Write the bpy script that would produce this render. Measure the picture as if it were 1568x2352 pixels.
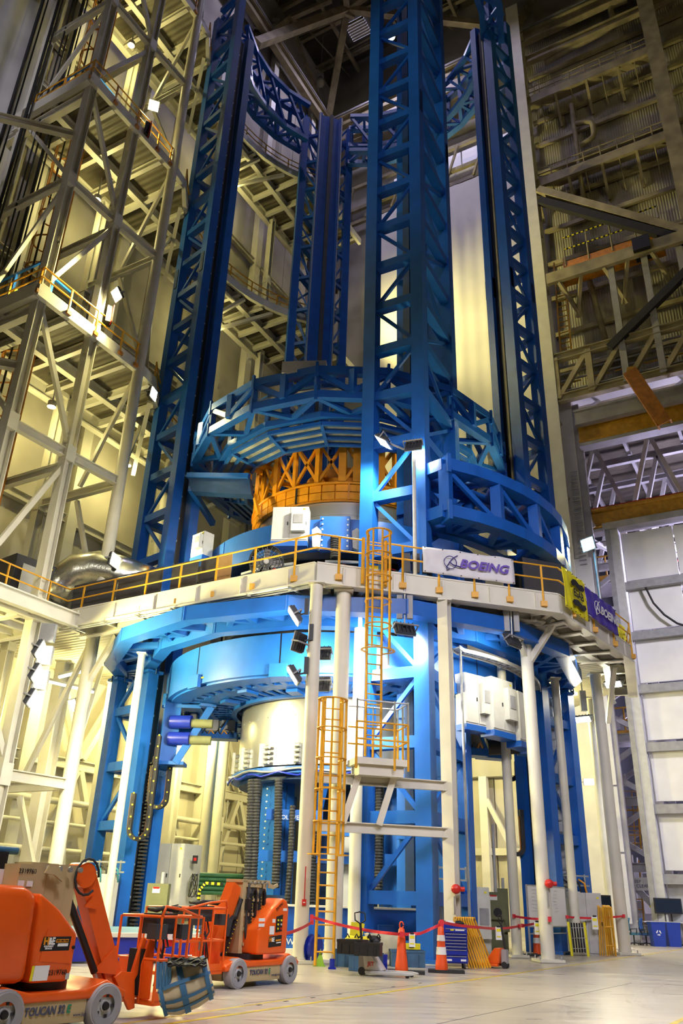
import bpy, bmesh, math, random
from mathutils import Vector, Matrix
random.seed(7)
S = bpy.context.scene
COL = S.collection
for _o in list(bpy.data.objects):
    bpy.data.objects.remove(_o)
# ------------------------------------------------------------------ camera
PITCH, ROLL, EYE, FPX = math.radians(25.7), math.radians(1.9), 1.65, 1850.0
_fw = Vector((0, math.cos(PITCH), math.sin(PITCH)))
_r0 = Vector((1, 0, 0))
_u0 = _r0.cross(_fw)
_rt = _r0 * math.cos(ROLL) + _u0 * math.sin(ROLL)
_up = _u0 * math.cos(ROLL) - _r0 * math.sin(ROLL)
EYEP = Vector((0, 0, EYE))
cam = bpy.data.cameras.new('camera')
cam.sensor_fit = 'VERTICAL'
cam.sensor_height = 36.0
cam.sensor_width = 24.0
cam.lens = FPX / 2352 * 36
cam.clip_end = 400
camo = bpy.data.objects.new('camera', cam)
COL.objects.link(camo)
_m = Matrix((_rt, _up, -_fw)).transposed().to_4x4()
_m.translation = EYEP
camo.matrix_world = _m
S.camera = camo
# ------------------------------------------------------------------ world, exposure
S.view_settings.view_transform = 'Standard'
S.view_settings.look = 'None'
S.view_settings.gamma = 1.0
S.view_settings.use_curve_mapping = False
S.view_settings.exposure = 0.0
cy = S.cycles                         # few bounces are enough in this bright hall
cy.max_bounces = 3
cy.diffuse_bounces = 2
cy.glossy_bounces = 2
cy.transmission_bounces = 1
cy.caustics_reflective = False
cy.caustics_refractive = False
cy.use_adaptive_sampling = True
cy.adaptive_threshold = 0.13
cy.adaptive_min_samples = 10
cy.light_sampling_threshold = 0.04
w = bpy.data.worlds.new('hall_air')
S.world = w
w.use_nodes = True
w.node_tree.nodes['Background'].inputs[0].default_value = (1.0, 0.80, 0.45, 1)
w.node_tree.nodes['Background'].inputs[1].default_value = 0.026
WARM = (1.0, 0.87, 0.34)
WARMW = (1.0, 0.93, 0.70)
COOL = (0.90, 0.86, 1.0)
VIOLET = (0.72, 0.66, 1.0)


def lamp(kind, name, loc, target, power, color, size=1.0, spot=None, blend=0.6):
    d = bpy.data.lights.new(name, kind)
    d.energy = power
    d.color = color
    if kind == 'AREA':
        d.shape = 'DISK'
        d.size = size
    elif kind in ('SPOT', 'POINT'):
        d.shadow_soft_size = size
        if kind == 'SPOT':
            d.spot_size = math.radians(spot or 100)
            d.spot_blend = blend
    o = bpy.data.objects.new(name, d)
    COL.objects.link(o)
    o.location = loc
    if target is not None:
        o.rotation_euler = (Vector(target) - Vector(loc)).to_track_quat('-Z', 'Y').to_euler()
    return o


# lamps of the hall on the camera's side (the rest of the building is lit by them)
for x, y, z, tx, ty, tz, p, c in ((-14, 2, 21, -6, 24, 2, 9000, WARMW), (1, 0, 21, 1, 24, 3, 9000, COOL), (15, 4, 21, 8, 28, 3, 9000, COOL), (8, 10, 20, 9, 20, 0, 4500, COOL)):
    lamp('SPOT', 'hall_lamp', (x, y, z), (tx, ty, tz), p, c, 2.2, 84, 0.5)
lamp('SPOT', 'hall_lamp', (30, 22, 24), (21, 48, 9), 34000, COOL, 1.5, 60, 0.6)
lamp('SPOT', 'hall_lamp', (-16, 0, 44), (-23, 26, 43), 16000, COOL, 0.8, 40, 0.8)
lamp('SPOT', 'hall_lamp', (24, 8, 52), (20, 48, 56), 3000, WARM, 0.8, 62, 0.6)  # added fill that lifts the dark upper right wall, no fixture
lamp('SPOT', 'hall_lamp', (0, 0, 42), (3, 30, 38), 5000, COOL, 0.8, 44, 0.8)  # unseen light put in to brighten the upper front tower
# unseen lights added under the deck to brighten its far side and back wall
for x, y, z, p in ((-7.5, 46, 10.4, 3000), (3.5, 48, 10.4, 3000), (11, 43, 10.2, 900), (-12.5, 40, 10.4, 900), (-15, 30, 10.6, 500)):
    lamp('POINT', 'underdeck_lamp', (x, y, z), None, p, WARM, 0.4)
# lamps in the neighbouring bay behind the opening
for x, y, z, p in ((27, 56, 25, 9000), (36, 50, 25, 8000), (24, 62, 12, 3000)):
    lamp('POINT', 'bay_lamp', (x, y, z), None, p, VIOLET, 2.5)

# ------------------------------------------------------------------ measuring helpers (metres; X right, Y away, Z up)
CX, CY = 0.3, 37.3                      # axis of the welding tool
UX, UY = 0.5, 0.866                     # building grid, one axis
VX, VY = -0.866, 0.5                    # building grid, other axis


def ray(px, py):
    d = _fw * FPX + _rt * (px - 784) - _up * (py - 1176)
    return d.normalized()


def PZ(px, py, z):
    d = ray(px, py)
    return EYEP + d * ((z - EYE) / d.z)


def PY(px, py, y):
    d = ray(px, py)
    return EYEP + d * (y / d.y)


def PU(px, py, u):
    d = ray(px, py)
    return EYEP + d * (u / (d.x * UX + d.y * UY))


def PV(px, py, v):
    d = ray(px, py)
    return EYEP + d * (v / (d.x * VX + d.y * VY))


def PL(px, py, a, b):
    """point seen at a pixel in the upright plane through plan points a, b"""
    n = Vector((-(b[1] - a[1]), b[0] - a[0]))
    d = ray(px, py)
    return EYEP + d * ((n.x * a[0] + n.y * a[1]) / (n.x * d.x + n.y * d.y))


def PR(px, py, R, far=False):
    d = ray(px, py)
    a = d.x ** 2 + d.y ** 2
    b = -2 * (d.x * CX + d.y * CY)
    c = CX * CX + CY * CY - R * R
    q = math.sqrt(max(b * b - 4 * a * c, 0))
    return EYEP + d * ((-b + (q if far else -q)) / (2 * a))


def UV(u, v, z=0.0):
    return Vector((u * UX + v * VX, u * UY + v * VY, z))


def RA(R, deg, z=0.0):
    a = math.radians(deg)
    return Vector((CX + R * math.cos(a), CY + R * math.sin(a), z))


def V3(p, z=None):
    return Vector((p[0], p[1], z if z is not None else p[2]))


# ------------------------------------------------------------------ materials
MATS = {}


def mat(name, col, rough=0.5, metal=0.0, var=0.12, scale=3.0, bump=0.0, emit=None, strength=0.0, dirt=None, wave=None, alpha=None, spec=None):
    m = bpy.data.materials.new(name)
    m.use_nodes = True
    nt = m.node_tree
    b = nt.nodes['Principled BSDF']
    b.inputs['Roughness'].default_value = rough
    b.inputs['Metallic'].default_value = metal
    if spec is not None:
        b.inputs['Specular IOR Level'].default_value = spec
    c = (col[0], col[1], col[2], 1)
    b.inputs['Base Color'].default_value = c
    tc = nt.nodes.new('ShaderNodeNewGeometry')
    if var > 0:
        nz = nt.nodes.new('ShaderNodeTexNoise')
        nz.inputs['Scale'].default_value = scale
        nz.inputs['Detail'].default_value = 2
        nt.links.new(tc.outputs['Position'], nz.inputs['Vector'])
        rp = nt.nodes.new('ShaderNodeValToRGB')
        rp.color_ramp.elements[0].position = 0.3
        rp.color_ramp.elements[1].position = 0.72
        d = dirt or tuple(x * (1 - 2 * var) for x in col)
        rp.color_ramp.elements[0].color = (d[0], d[1], d[2], 1)
        rp.color_ramp.elements[1].color = tuple(min(1, x * (1 + var)) for x in col) + (1,)
        nt.links.new(nz.outputs['Fac'], rp.inputs['Fac'])
        nt.links.new(rp.outputs['Color'], b.inputs['Base Color'])
        if bump:
            bp = nt.nodes.new('ShaderNodeBump')
            bp.inputs['Strength'].default_value = bump
            bp.inputs['Distance'].default_value = 0.02
            nz2 = nt.nodes.new('ShaderNodeTexNoise')
            nz2.inputs['Scale'].default_value = scale * 8
            nt.links.new(tc.outputs['Position'], nz2.inputs['Vector'])
            nt.links.new(nz2.outputs['Fac'], bp.inputs['Height'])
            nt.links.new(bp.outputs['Normal'], b.inputs['Normal'])
    if wave:
        # fine ribs of profiled sheet: direction vector, ribs per metre
        dx, dy, dz, f = wave
        dot = nt.nodes.new('ShaderNodeVectorMath')
        dot.operation = 'DOT_PRODUCT'
        nt.links.new(tc.outputs['Position'], dot.inputs[0])
        dot.inputs[1].default_value = (dx * f * 6.2832, dy * f * 6.2832, dz * f * 6.2832)
        sn = nt.nodes.new('ShaderNodeMath')
        sn.operation = 'SINE'
        nt.links.new(dot.outputs['Value'], sn.inputs[0])
        bp = nt.nodes.new('ShaderNodeBump')
        bp.inputs['Strength'].default_value = 1.0
        bp.inputs['Distance'].default_value = 0.16 / f * 0.35
        nt.links.new(sn.outputs[0], bp.inputs['Height'])
        nt.links.new(bp.outputs['Normal'], b.inputs['Normal'])
    if emit:
        b.inputs['Emission Color'].default_value = (emit[0], emit[1], emit[2], 1)
        b.inputs['Emission Strength'].default_value = strength
    if alpha is not None:
        b.inputs['Alpha'].default_value = alpha
    MATS[name] = m
    return m


mat('blue', (0.011, 0.118, 0.50), 0.38, var=0.07, scale=1.2)
mat('bluedark', (0.010, 0.045, 0.16), 0.5, var=0.1)
mat('bluegrey', (0.05, 0.16, 0.28), 0.5, var=0.15, scale=2)
mat('cream', (0.74, 0.71, 0.60), 0.45, var=0.05, scale=1.0)
mat('creamold', (0.58, 0.55, 0.44), 0.55, var=0.16, scale=0.9)
mat('white', (0.80, 0.79, 0.76), 0.5, var=0.03, scale=1)
mat('cabinet', (0.62, 0.62, 0.57), 0.4, var=0.03)
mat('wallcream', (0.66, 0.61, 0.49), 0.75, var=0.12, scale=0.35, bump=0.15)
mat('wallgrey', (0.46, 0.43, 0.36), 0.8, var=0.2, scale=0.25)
mat('sheetwhite', (0.70, 0.67, 0.58), 0.8, var=0.05, scale=0.3, bump=0.1)
mat('curtain', (0.55, 0.54, 0.52), 0.8, var=0.16, scale=0.25)
mat('walldark', (0.46, 0.42, 0.32), 0.75, var=0.25, scale=0.3)
mat('steelold', (0.40, 0.34, 0.20), 0.6, var=0.2, scale=0.8)
mat('steelgrey', (0.40, 0.39, 0.40), 0.5, var=0.12, scale=1)
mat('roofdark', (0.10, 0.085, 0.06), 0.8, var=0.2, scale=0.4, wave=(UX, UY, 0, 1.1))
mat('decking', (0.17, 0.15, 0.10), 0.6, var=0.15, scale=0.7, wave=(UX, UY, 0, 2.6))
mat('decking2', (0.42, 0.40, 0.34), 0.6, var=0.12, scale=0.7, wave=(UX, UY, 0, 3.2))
mat('yellow', (0.80, 0.40, 0.02), 0.45, var=0.08)
mat('orange', (0.85, 0.33, 0.008), 0.4, var=0.08, scale=2)
mat('orangepaint', (0.88, 0.125, 0.012), 0.28, var=0.04)
mat('orangerust', (0.62, 0.24, 0.03), 0.55, var=0.15)
mat('cranegold', (0.62, 0.33, 0.03), 0.5, var=0.12)
mat('black', (0.012, 0.012, 0.013), 0.5, var=0.1)
mat('rubber', (0.03, 0.03, 0.032), 0.75, var=0.1)
mat('darkgrey', (0.045, 0.047, 0.055), 0.55, var=0.1)
mat('panelgrey', (0.05, 0.05, 0.06), 0.7, var=0.08)
mat('grey', (0.33, 0.33, 0.34), 0.5, var=0.08)
mat('lightgrey', (0.55, 0.55, 0.54), 0.5, var=0.06)
mat('galv', (0.55, 0.56, 0.56), 0.35, metal=0.7, var=0.1, scale=4)
mat('silver', (0.72, 0.71, 0.68), 0.30, metal=0.85, var=0.06, scale=0.8)
mat('foil', (0.75, 0.75, 0.75), 0.25, metal=1.0, var=0.1, scale=2, bump=0.25)
mat('tan', (0.55, 0.43, 0.22), 0.45, var=0.05)
mat('cardboard', (0.45, 0.28, 0.12), 0.85, var=0.06)
mat('cardpale', (0.62, 0.52, 0.34), 0.8, var=0.06)
mat('tapeblue', (0.05, 0.17, 0.33), 0.6, var=0.1)
mat('red', (0.62, 0.02, 0.015), 0.4, var=0.05)
mat('tapered', (0.75, 0.03, 0.05), 0.5, var=0.03)
mat('coneor', (0.90, 0.10, 0.015), 0.45, var=0.05)
mat('toolblue', (0.012, 0.03, 0.38), 0.3, var=0.04)
mat('binblue', (0.015, 0.05, 0.33), 0.45, var=0.05)
mat('crateblue', (0.06, 0.15, 0.27), 0.6, var=0.12)
mat('seatblue', (0.03, 0.10, 0.30), 0.8, var=0.1)
mat('seatteal', (0.05, 0.17, 0.24), 0.8, var=0.1)
mat('green', (0.05, 0.20, 0.08), 0.5, var=0.1)
mat('limegreen', (0.33, 0.60, 0.05), 0.5, var=0.05)
mat('olive', (0.17, 0.18, 0.09), 0.55, var=0.08)
mat('teal', (0.03, 0.20, 0.28), 0.4, var=0.08)
mat('paper', (0.86, 0.86, 0.84), 0.7, var=0.0)
mat('sign_yellow', (0.90, 0.80, 0.02), 0.55, var=0.04, scale=6)
mat('banner_white', (0.78, 0.76, 0.79), 0.6, var=0.03, scale=4)
mat('banner_purple', (0.065, 0.03, 0.42), 0.5, var=0.08, scale=5)
mat('ink', (0.010, 0.010, 0.012), 0.6, var=0)
mat('inknavy', (0.03, 0.02, 0.20), 0.5, var=0)
mat('inkpurple', (0.14, 0.07, 0.45), 0.5, var=0)
mat('inkgreen', (0.01, 0.25, 0.12), 0.5, var=0)
mat('inkslate', (0.07, 0.08, 0.14), 0.5, var=0)
mat('goldlink', (0.75, 0.60, 0.03), 0.5, var=0)
mat('screen', (0.02, 0.03, 0.05), 0.12, var=0.0)
mat('glass', (0.35, 0.36, 0.33), 0.35, var=0.25, scale=1.5)
mat('tarp', (0.62, 0.58, 0.38), 0.8, var=0.08)
mat('windowlit', (0.5, 0.5, 0.6), 0.5, var=0, emit=(0.75, 0.70, 1.0), strength=0.6)
mat('lampface', (0.9, 0.9, 0.8), 0.4, var=0, emit=(1.0, 0.95, 0.70), strength=45)
mat('lampfacew', (0.9, 0.9, 0.9), 0.4, var=0, emit=(1.0, 0.97, 0.82), strength=30)
mat('tubelamp', (0.9, 0.9, 0.9), 0.4, var=0, emit=(1.0, 0.98, 0.85), strength=8)
mat('globelamp', (0.55, 0.53, 0.42), 0.25, var=0.05)
mat('floorline', (0.70, 0.52, 0.04), 0.4, var=0.12, scale=3)


def concrete():
    m = bpy.data.materials.new('concrete')
    m.use_nodes = True
    nt = m.node_tree
    b = nt.nodes['Principled BSDF']
    g = nt.nodes.new('ShaderNodeNewGeometry')
    n1 = nt.nodes.new('ShaderNodeTexNoise')
    n1.inputs['Scale'].default_value = 0.22
    n1.inputs['Detail'].default_value = 6
    mp = nt.nodes.new('ShaderNodeMapping')
    mp.inputs['Rotation'].default_value = (0, 0, math.radians(-20))
    mp.inputs['Scale'].default_value = (0.5, 3.0, 1)
    nt.links.new(g.outputs['Position'], mp.inputs['Vector'])
    n2 = nt.nodes.new('ShaderNodeTexNoise')
    n2.inputs['Scale'].default_value = 1.4
    n2.inputs['Detail'].default_value = 8
    nt.links.new(g.outputs['Position'], n1.inputs['Vector'])
    nt.links.new(mp.outputs['Vector'], n2.inputs['Vector'])
    mx = nt.nodes.new('ShaderNodeMath')
    mx.operation = 'ADD'
    nt.links.new(n1.outputs['Fac'], mx.inputs[0])
    nt.links.new(n2.outputs['Fac'], mx.inputs[1])
    hf = nt.nodes.new('ShaderNodeMath')
    hf.operation = 'MULTIPLY'
    hf.inputs[1].default_value = 0.5
    nt.links.new(mx.outputs[0], hf.inputs[0])
    r = nt.nodes.new('ShaderNodeValToRGB')
    r.color_ramp.elements[0].position = 0.36
    r.color_ramp.elements[1].position = 0.64
    r.color_ramp.elements[0].color = (0.34, 0.30, 0.25, 1)
    r.color_ramp.elements[1].color = (0.60, 0.54, 0.44, 1)
    nt.links.new(hf.outputs[0], r.inputs['Fac'])
    nt.links.new(r.outputs['Color'], b.inputs['Base Color'])
    rr = nt.nodes.new('ShaderNodeMapRange')
    rr.inputs['To Min'].default_value = 0.20
    rr.inputs['To Max'].default_value = 0.42
    nt.links.new(n2.outputs['Fac'], rr.inputs['Value'])
    nt.links.new(rr.outputs[0], b.inputs['Roughness'])
    MATS['concrete'] = m


concrete()

# ------------------------------------------------------------------ object helpers
WM = {}
MESH = {}
IDN = Matrix.Identity(4)


def link(name, data, M=IDN, parent=None):
    o = bpy.data.objects.new(name, data)
    COL.objects.link(o)
    if parent is not None:
        o.parent = parent
        o.matrix_parent_inverse = WM[parent.name].inverted()
    o.matrix_basis = M
    WM[o.name] = M.copy()
    return o


def tag(o, label, cat, group=None):
    o['label'] = label
    o['category'] = cat
    if group:
        o['group'] = group
    return o


def thing(name, label, cat, loc=(0, 0, 0), group=None):
    o = link(name, None, Matrix.Translation(Vector(loc)))
    o.empty_display_size = 0.3
    return tag(o, label, cat, group)


def struct(o):
    o['kind'] = 'structure'
    return o


def meshdata(name, verts, faces, m, smooth=False):
    me = bpy.data.meshes.new(name)
    me.from_pydata([tuple(v) for v in verts], [], faces)
    me.materials.append(MATS[m])
    if smooth:
        me.polygons.foreach_set('use_smooth', [True] * len(me.polygons))
    me.update()
    return me


CUBE_V = [(x, y, z) for x in (-.5, .5) for y in (-.5, .5) for z in (-.5, .5)]
CUBE_F = [(0, 1, 3, 2), (4, 6, 7, 5), (0, 4, 5, 1), (2, 3, 7, 6), (0, 2, 6, 4), (1, 5, 7, 3)]


def unit(shape, m):
    k = (shape, m)
    if k in MESH:
        return MESH[k]
    if shape == 'box':
        me = meshdata('box_' + m, CUBE_V, CUBE_F, m)
    elif shape in ('tube', 'tube8', 'cone'):
        n = 16 if shape != 'tube8' else 8
        vs, fs = [], []
        for i in range(n):
            a = 2 * math.pi * i / n
            y, z = math.cos(a) * .5, math.sin(a) * .5
            k2 = 0.55 if shape == 'cone' else 1.0
            vs += [(-.5, y, z), (.5, y * k2, z * k2)]
        for i in range(n):
            j = (i + 1) % n
            fs.append((2 * i, 2 * j, 2 * j + 1, 2 * i + 1))
        b0 = len(vs)
        vs += [(-.5, math.cos(2 * math.pi * i / n) * .5, math.sin(2 * math.pi * i / n) * .5) for i in range(n)]
        kk = 0.55 if shape == 'cone' else 1.0
        vs += [(.5, math.cos(2 * math.pi * i / n) * .5 * kk, math.sin(2 * math.pi * i / n) * .5 * kk) for i in range(n)]
        fs.append(tuple(b0 + i for i in reversed(range(n))))
        fs.append(tuple(b0 + n + i for i in range(n)))
        me = meshdata(shape + '_' + m, vs, fs, m)
        for p in me.polygons:
            p.use_smooth = len(p.vertices) == 4
        # outward normals
        bm = bmesh.new(); bm.from_mesh(me); bmesh.ops.recalc_face_normals(bm, faces=bm.faces); bm.to_mesh(me); bm.free()
    elif shape in ('ibeam', 'channel'):
        f, t = 0.1, 0.06
        if shape == 'ibeam':
            pr = [(-.5, -.5), (.5, -.5), (.5, -.5 + f), (t, -.5 + f), (t, .5 - f), (.5, .5 - f), (.5, .5), (-.5, .5), (-.5, .5 - f), (-t, .5 - f), (-t, -.5 + f), (-.5, -.5 + f)]
        else:
            pr = [(-.5, -.5), (.5, -.5), (.5, -.5 + f), (-.5 + 2 * t, -.5 + f), (-.5 + 2 * t, .5 - f), (.5, .5 - f), (.5, .5), (-.5, .5)]
        n = len(pr)
        vs = [(-.5, y, z) for y, z in pr] + [(.5, y, z) for y, z in pr]
        fs = [(i, (i + 1) % n, n + (i + 1) % n, n + i) for i in range(n)]
        me = meshdata(shape + '_' + m, vs, fs, m)
        bm = bmesh.new(); bm.from_mesh(me)
        bm.verts.ensure_lookup_table()
        for off in (0, n):
            vv = bm.verts
            if shape == 'ibeam':
                for q in ((0, 1, 2, 11), (3, 4, 9, 10), (5, 6, 7, 8)):
                    pass
                bm.faces.new([vv[off + i] for i in (0, 1, 2, 3, 10, 11)])
                bm.faces.new([vv[off + i] for i in (3, 4, 9, 10)])
                bm.faces.new([vv[off + i] for i in (4, 5, 6, 7, 8, 9)])
            else:
                bm.faces.new([vv[off + i] for i in (0, 1, 2, 3)])
                bm.faces.new([vv[off + i] for i in (0, 3, 4, 7)])
                bm.faces.new([vv[off + i] for i in (4, 5, 6, 7)])
        bmesh.ops.recalc_face_normals(bm, faces=bm.faces)
        bm.to_mesh(me); bm.free()
    elif shape == 'ball':
        bm = bmesh.new()
        bmesh.ops.create_uvsphere(bm, u_segments=16, v_segments=10, radius=.5)
        me = bpy.data.meshes.new('ball_' + m)
        bm.to_mesh(me); bm.free()
        me.materials.append(MATS[m])
        me.polygons.foreach_set('use_smooth', [True] * len(me.polygons))
    MESH[k] = me
    return me


def beam(name, p, q, w, h, m, parent=None, up=(0, 0, 1), shape='box', ext=0.0):
    """straight member from p to q, w wide (sideways) and h high (towards up)"""
    p, q = Vector(p), Vector(q)
    d = q - p
    L = d.length
    x = d / L
    up = Vector(up)
    if abs(x.dot(up)) > 0.97:
        up = Vector((UX, UY, 0))
    y = up.cross(x).normalized()
    z = x.cross(y)
    M = Matrix(((x * (L + 2 * ext)), (y * w), (z * h))).transposed().to_4x4()
    M.translation = (p + q) / 2
    return link(name, unit(shape, m), M, parent)


def tube(name, p, q, r, m, parent=None, shape='tube', ext=0.0):
    return beam(name, p, q, 2 * r, 2 * r, m, parent, shape=shape, ext=ext)


def box(name, c, size, m, parent=None, rz=0.0, R=None, shape='box'):
    M = Matrix.Translation(Vector(c)) @ (R.to_4x4() if R is not None else Matrix.Rotation(rz, 4, 'Z')) @ Matrix.Diagonal((size[0], size[1], size[2], 1))
    return link(name, unit(shape, m), M, parent)


def post(name, p, z0, z1, w, m, parent=None, rz=0.0, d=None):
    return box(name, (p[0], p[1], (z0 + z1) / 2), (w, d or w, z1 - z0), m, parent, rz)


def mesh(name, verts, faces, m, parent=None, smooth=False, fix=True, M=IDN):
    me = meshdata(name, verts, faces, m, smooth)
    if fix:
        bm = bmesh.new(); bm.from_mesh(me); bmesh.ops.recalc_face_normals(bm, faces=bm.faces); bm.to_mesh(me); bm.free()
    return link(name, me, M, parent)


def prism(name, pts, z0, z1, m, parent=None, M=IDN):
    n = len(pts)
    vs = [(p[0], p[1], z0) for p in pts] + [(p[0], p[1], z1) for p in pts]
    fs = [tuple(range(n)), tuple(range(n, 2 * n))] + [(i, (i + 1) % n, n + (i + 1) % n, n + i) for i in range(n)]
    return mesh(name, vs, fs, m, parent, M=M)


def shell(name, R0, R1, z0, z1, a0, a1, n, m, parent=None, smooth=True, c=None):
    """part of an upright ring wall, radii R0<R1, between two heights"""
    cx, cy = c or (CX, CY)
    full = abs(a1 - a0) >= 359.9
    vs, fs = [], []
    k = n if full else n + 1
    for i in range(k):
        a = math.radians(a0 + (a1 - a0) * i / n)
        for R, z in ((R0, z0), (R1, z0), (R1, z1), (R0, z1)):
            vs.append((cx + R * math.cos(a), cy + R * math.sin(a), z))
    for i in range(n):
        j = (i + 1) % k
        for e in range(4):
            fs.append((4 * i + e, 4 * i + (e + 1) % 4, 4 * j + (e + 1) % 4, 4 * j + e))
    if not full:
        fs += [(0, 1, 2, 3), tuple(4 * n + e for e in (3, 2, 1, 0))]
    o = mesh(name, vs, fs, m, parent)
    if smooth:
        me = o.data
        for p in me.polygons:
            p.use_smooth = abs(p.normal.z) < 0.3
        me.set_sharp_from_angle(angle=math.radians(35))
    return o


def sweep(name, pts, r, m, parent=None, sides=6, closed=False, flat=None, smooth=True):
    """round (or flat w x t) section swept along points"""
    pts = [Vector(p) for p in pts]
    n = len(pts)
    vs, fs = [], []
    prev = None
    for i, p in enumerate(pts):
        a = pts[i - 1] if (i > 0 or closed) else p
        b = pts[(i + 1) % n] if (i < n - 1 or closed) else p
        t = (b - a)
        t = t.normalized() if t.length > 1e-9 else Vector((0, 0, 1))
        if prev is None:
            ref = Vector((0, 0, 1)) if abs(t.z) < 0.9 else Vector((1, 0, 0))
            nrm = (ref - t * ref.dot(t)).normalized()
        else:
            nrm = (prev - t * prev.dot(t))
            nrm = nrm.normalized() if nrm.length > 1e-6 else Vector((1, 0, 0))
        prev = nrm
        bn = t.cross(nrm)
        if flat:
            for s1, s2 in ((-1, -1), (1, -1), (1, 1), (-1, 1)):
                vs.append(p + bn * (flat[0] / 2 * s1) + nrm * (flat[1] / 2 * s2))
        else:
            for k in range(sides):
                ang = 2 * math.pi * k / sides
                vs.append(p + nrm * (r * math.cos(ang)) + bn * (r * math.sin(ang)))
    k = 4 if flat else sides
    seg = n if closed else n - 1
    for i in range(seg):
        j = (i + 1) % n
        for e in range(k):
            fs.append((k * i + e, k * i + (e + 1) % k, k * j + (e + 1) % k, k * j + e))
    if not closed:
        fs += [tuple(range(k)), tuple(k * (n - 1) + e for e in reversed(range(k)))]
    return mesh(name, vs, fs, m, parent, smooth=smooth and not flat)


def lathe(name, prof, M, m, parent=None, n=20, smooth=True):
    """profile of (radius, height) turned round local Z"""
    vs, fs = [], []
    for i in range(n):
        a = 2 * math.pi * i / n
        for r, z in prof:
            vs.append((r * math.cos(a), r * math.sin(a), z))
    k = len(prof)
    for i in range(n):
        j = (i + 1) % n
        for e in range(k - 1):
            fs.append((k * i + e, k * j + e, k * j + e + 1, k * i + e + 1))
    o = mesh(name, vs, fs, m, parent, smooth=smooth, M=M)
    if smooth:
        o.data.set_sharp_from_angle(angle=math.radians(40))
    return o


def extr(name, pts, t, M, m, parent=None, bevel=0.0):
    """outline in local X/Z extruded +-t/2 along local Y"""
    n = len(pts)
    vs = [(x, -t / 2, z) for x, z in pts] + [(x, t / 2, z) for x, z in pts]
    fs = [tuple(range(n)), tuple(range(n, 2 * n))] + [(i, (i + 1) % n, n + (i + 1) % n, n + i) for i in range(n)]
    o = mesh(name, vs, fs, m, parent, M=M)
    if bevel:
        b = o.modifiers.new('bevel', 'BEVEL')
        b.width = bevel
        b.segments = 3
        b.limit_method = 'ANGLE'
        b.angle_limit = math.radians(40)
        for p in o.data.polygons:
            p.use_smooth = True
    return o


def frame(o, x, z=(0, 0, 1)):
    """matrix with local X along x, local Z up, at point o"""
    x = Vector(x).normalized()
    z = Vector(z)
    y = z.cross(x).normalized()
    z = x.cross(y)
    M = Matrix((x, y, z)).transposed().to_4x4()
    M.translation = Vector(o)
    return M


def text(name, body, size, M, m, parent=None, shear=0.0, bold=0.0, align='CENTER', thick=0.002, sx=1.0):
    """lettering in local X (reading direction) / Z (up), facing local -Y"""
    c = bpy.data.curves.new(name, 'FONT')
    c.body = body
    c.size = size
    c.align_x = align
    c.align_y = 'CENTER'
    c.shear = shear
    c.offset = bold
    c.extrude = thick
    c.resolution_u = 3
    o = bpy.data.objects.new(name, c)
    COL.objects.link(o)
    dg = bpy.context.evaluated_depsgraph_get()
    me = bpy.data.meshes.new_from_object(o.evaluated_get(dg))
    bpy.data.objects.remove(o)
    bpy.data.curves.remove(c)
    me.materials.clear()
    me.materials.append(MATS[m])
    R = Matrix.Rotation(math.radians(90), 4, 'X')
    return link(name, me, M @ R @ Matrix.Diagonal((sx, 1, 1, 1)), parent)


def flood(name, label, loc, aim, w, h, power, color=WARMW, face='lampface', spot=120, body='darkgrey', group=None, lightsize=0.35, push=0.15):
    """floodlight head: housing with cooling fins, bezel, lit face, yoke, and its light"""
    loc = Vector(loc)
    d = (Vector(aim) - loc).normalized()
    x = d.cross(Vector((0, 0, 1)))
    x = x.normalized() if x.length > 1e-3 else Vector((1, 0, 0))
    z = x.cross(d)
    R = Matrix((x, d, z)).transposed()
    t = thing(name, label, 'floodlight', loc, group)
    def lb(nm, c, s, m):
        return box(nm, loc + R @ Vector(c), s, m, t, R=R)
    lb('housing', (0, -0.05, 0), (w, 0.09, h), body)
    for k in range(5):
        lb('cooling_fin', (-w * .4 + k * w * .2, -0.13, 0), (0.02, 0.09, h * .9), body)
    lb('bezel', (0, 0.005, 0), (w * 1.06, 0.03, h * 1.06), 'grey')
    lb('lens', (0, 0.024, 0), (w * .9, 0.012, h * .88), face)
    for s in (-1, 1):
        lb('yoke_arm', (s * w * .58, -0.12, 0), (0.03, 0.30, 0.05), 'grey')
    lb('yoke_bar', (0, -0.27, 0), (w * 1.18, 0.04, 0.05), 'grey')
    if power:
        l = lamp('SPOT', name + '_light', loc + d * push, loc + d * 5, power, color, lightsize, spot, 0.5)
    return t
# ================================================================== SETTING
fl = struct(prism('floor', [(-45, -20), (60, -20), (60, 85), (-45, 85)], -0.3, 0.0, 'concrete'))


def strip(name, a, b, w, m, z=0.004):
    a, b = Vector(a), Vector(b)
    return beam(name, V3(a, z / 2), V3(b, z / 2), w, z, m, fl)


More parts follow.
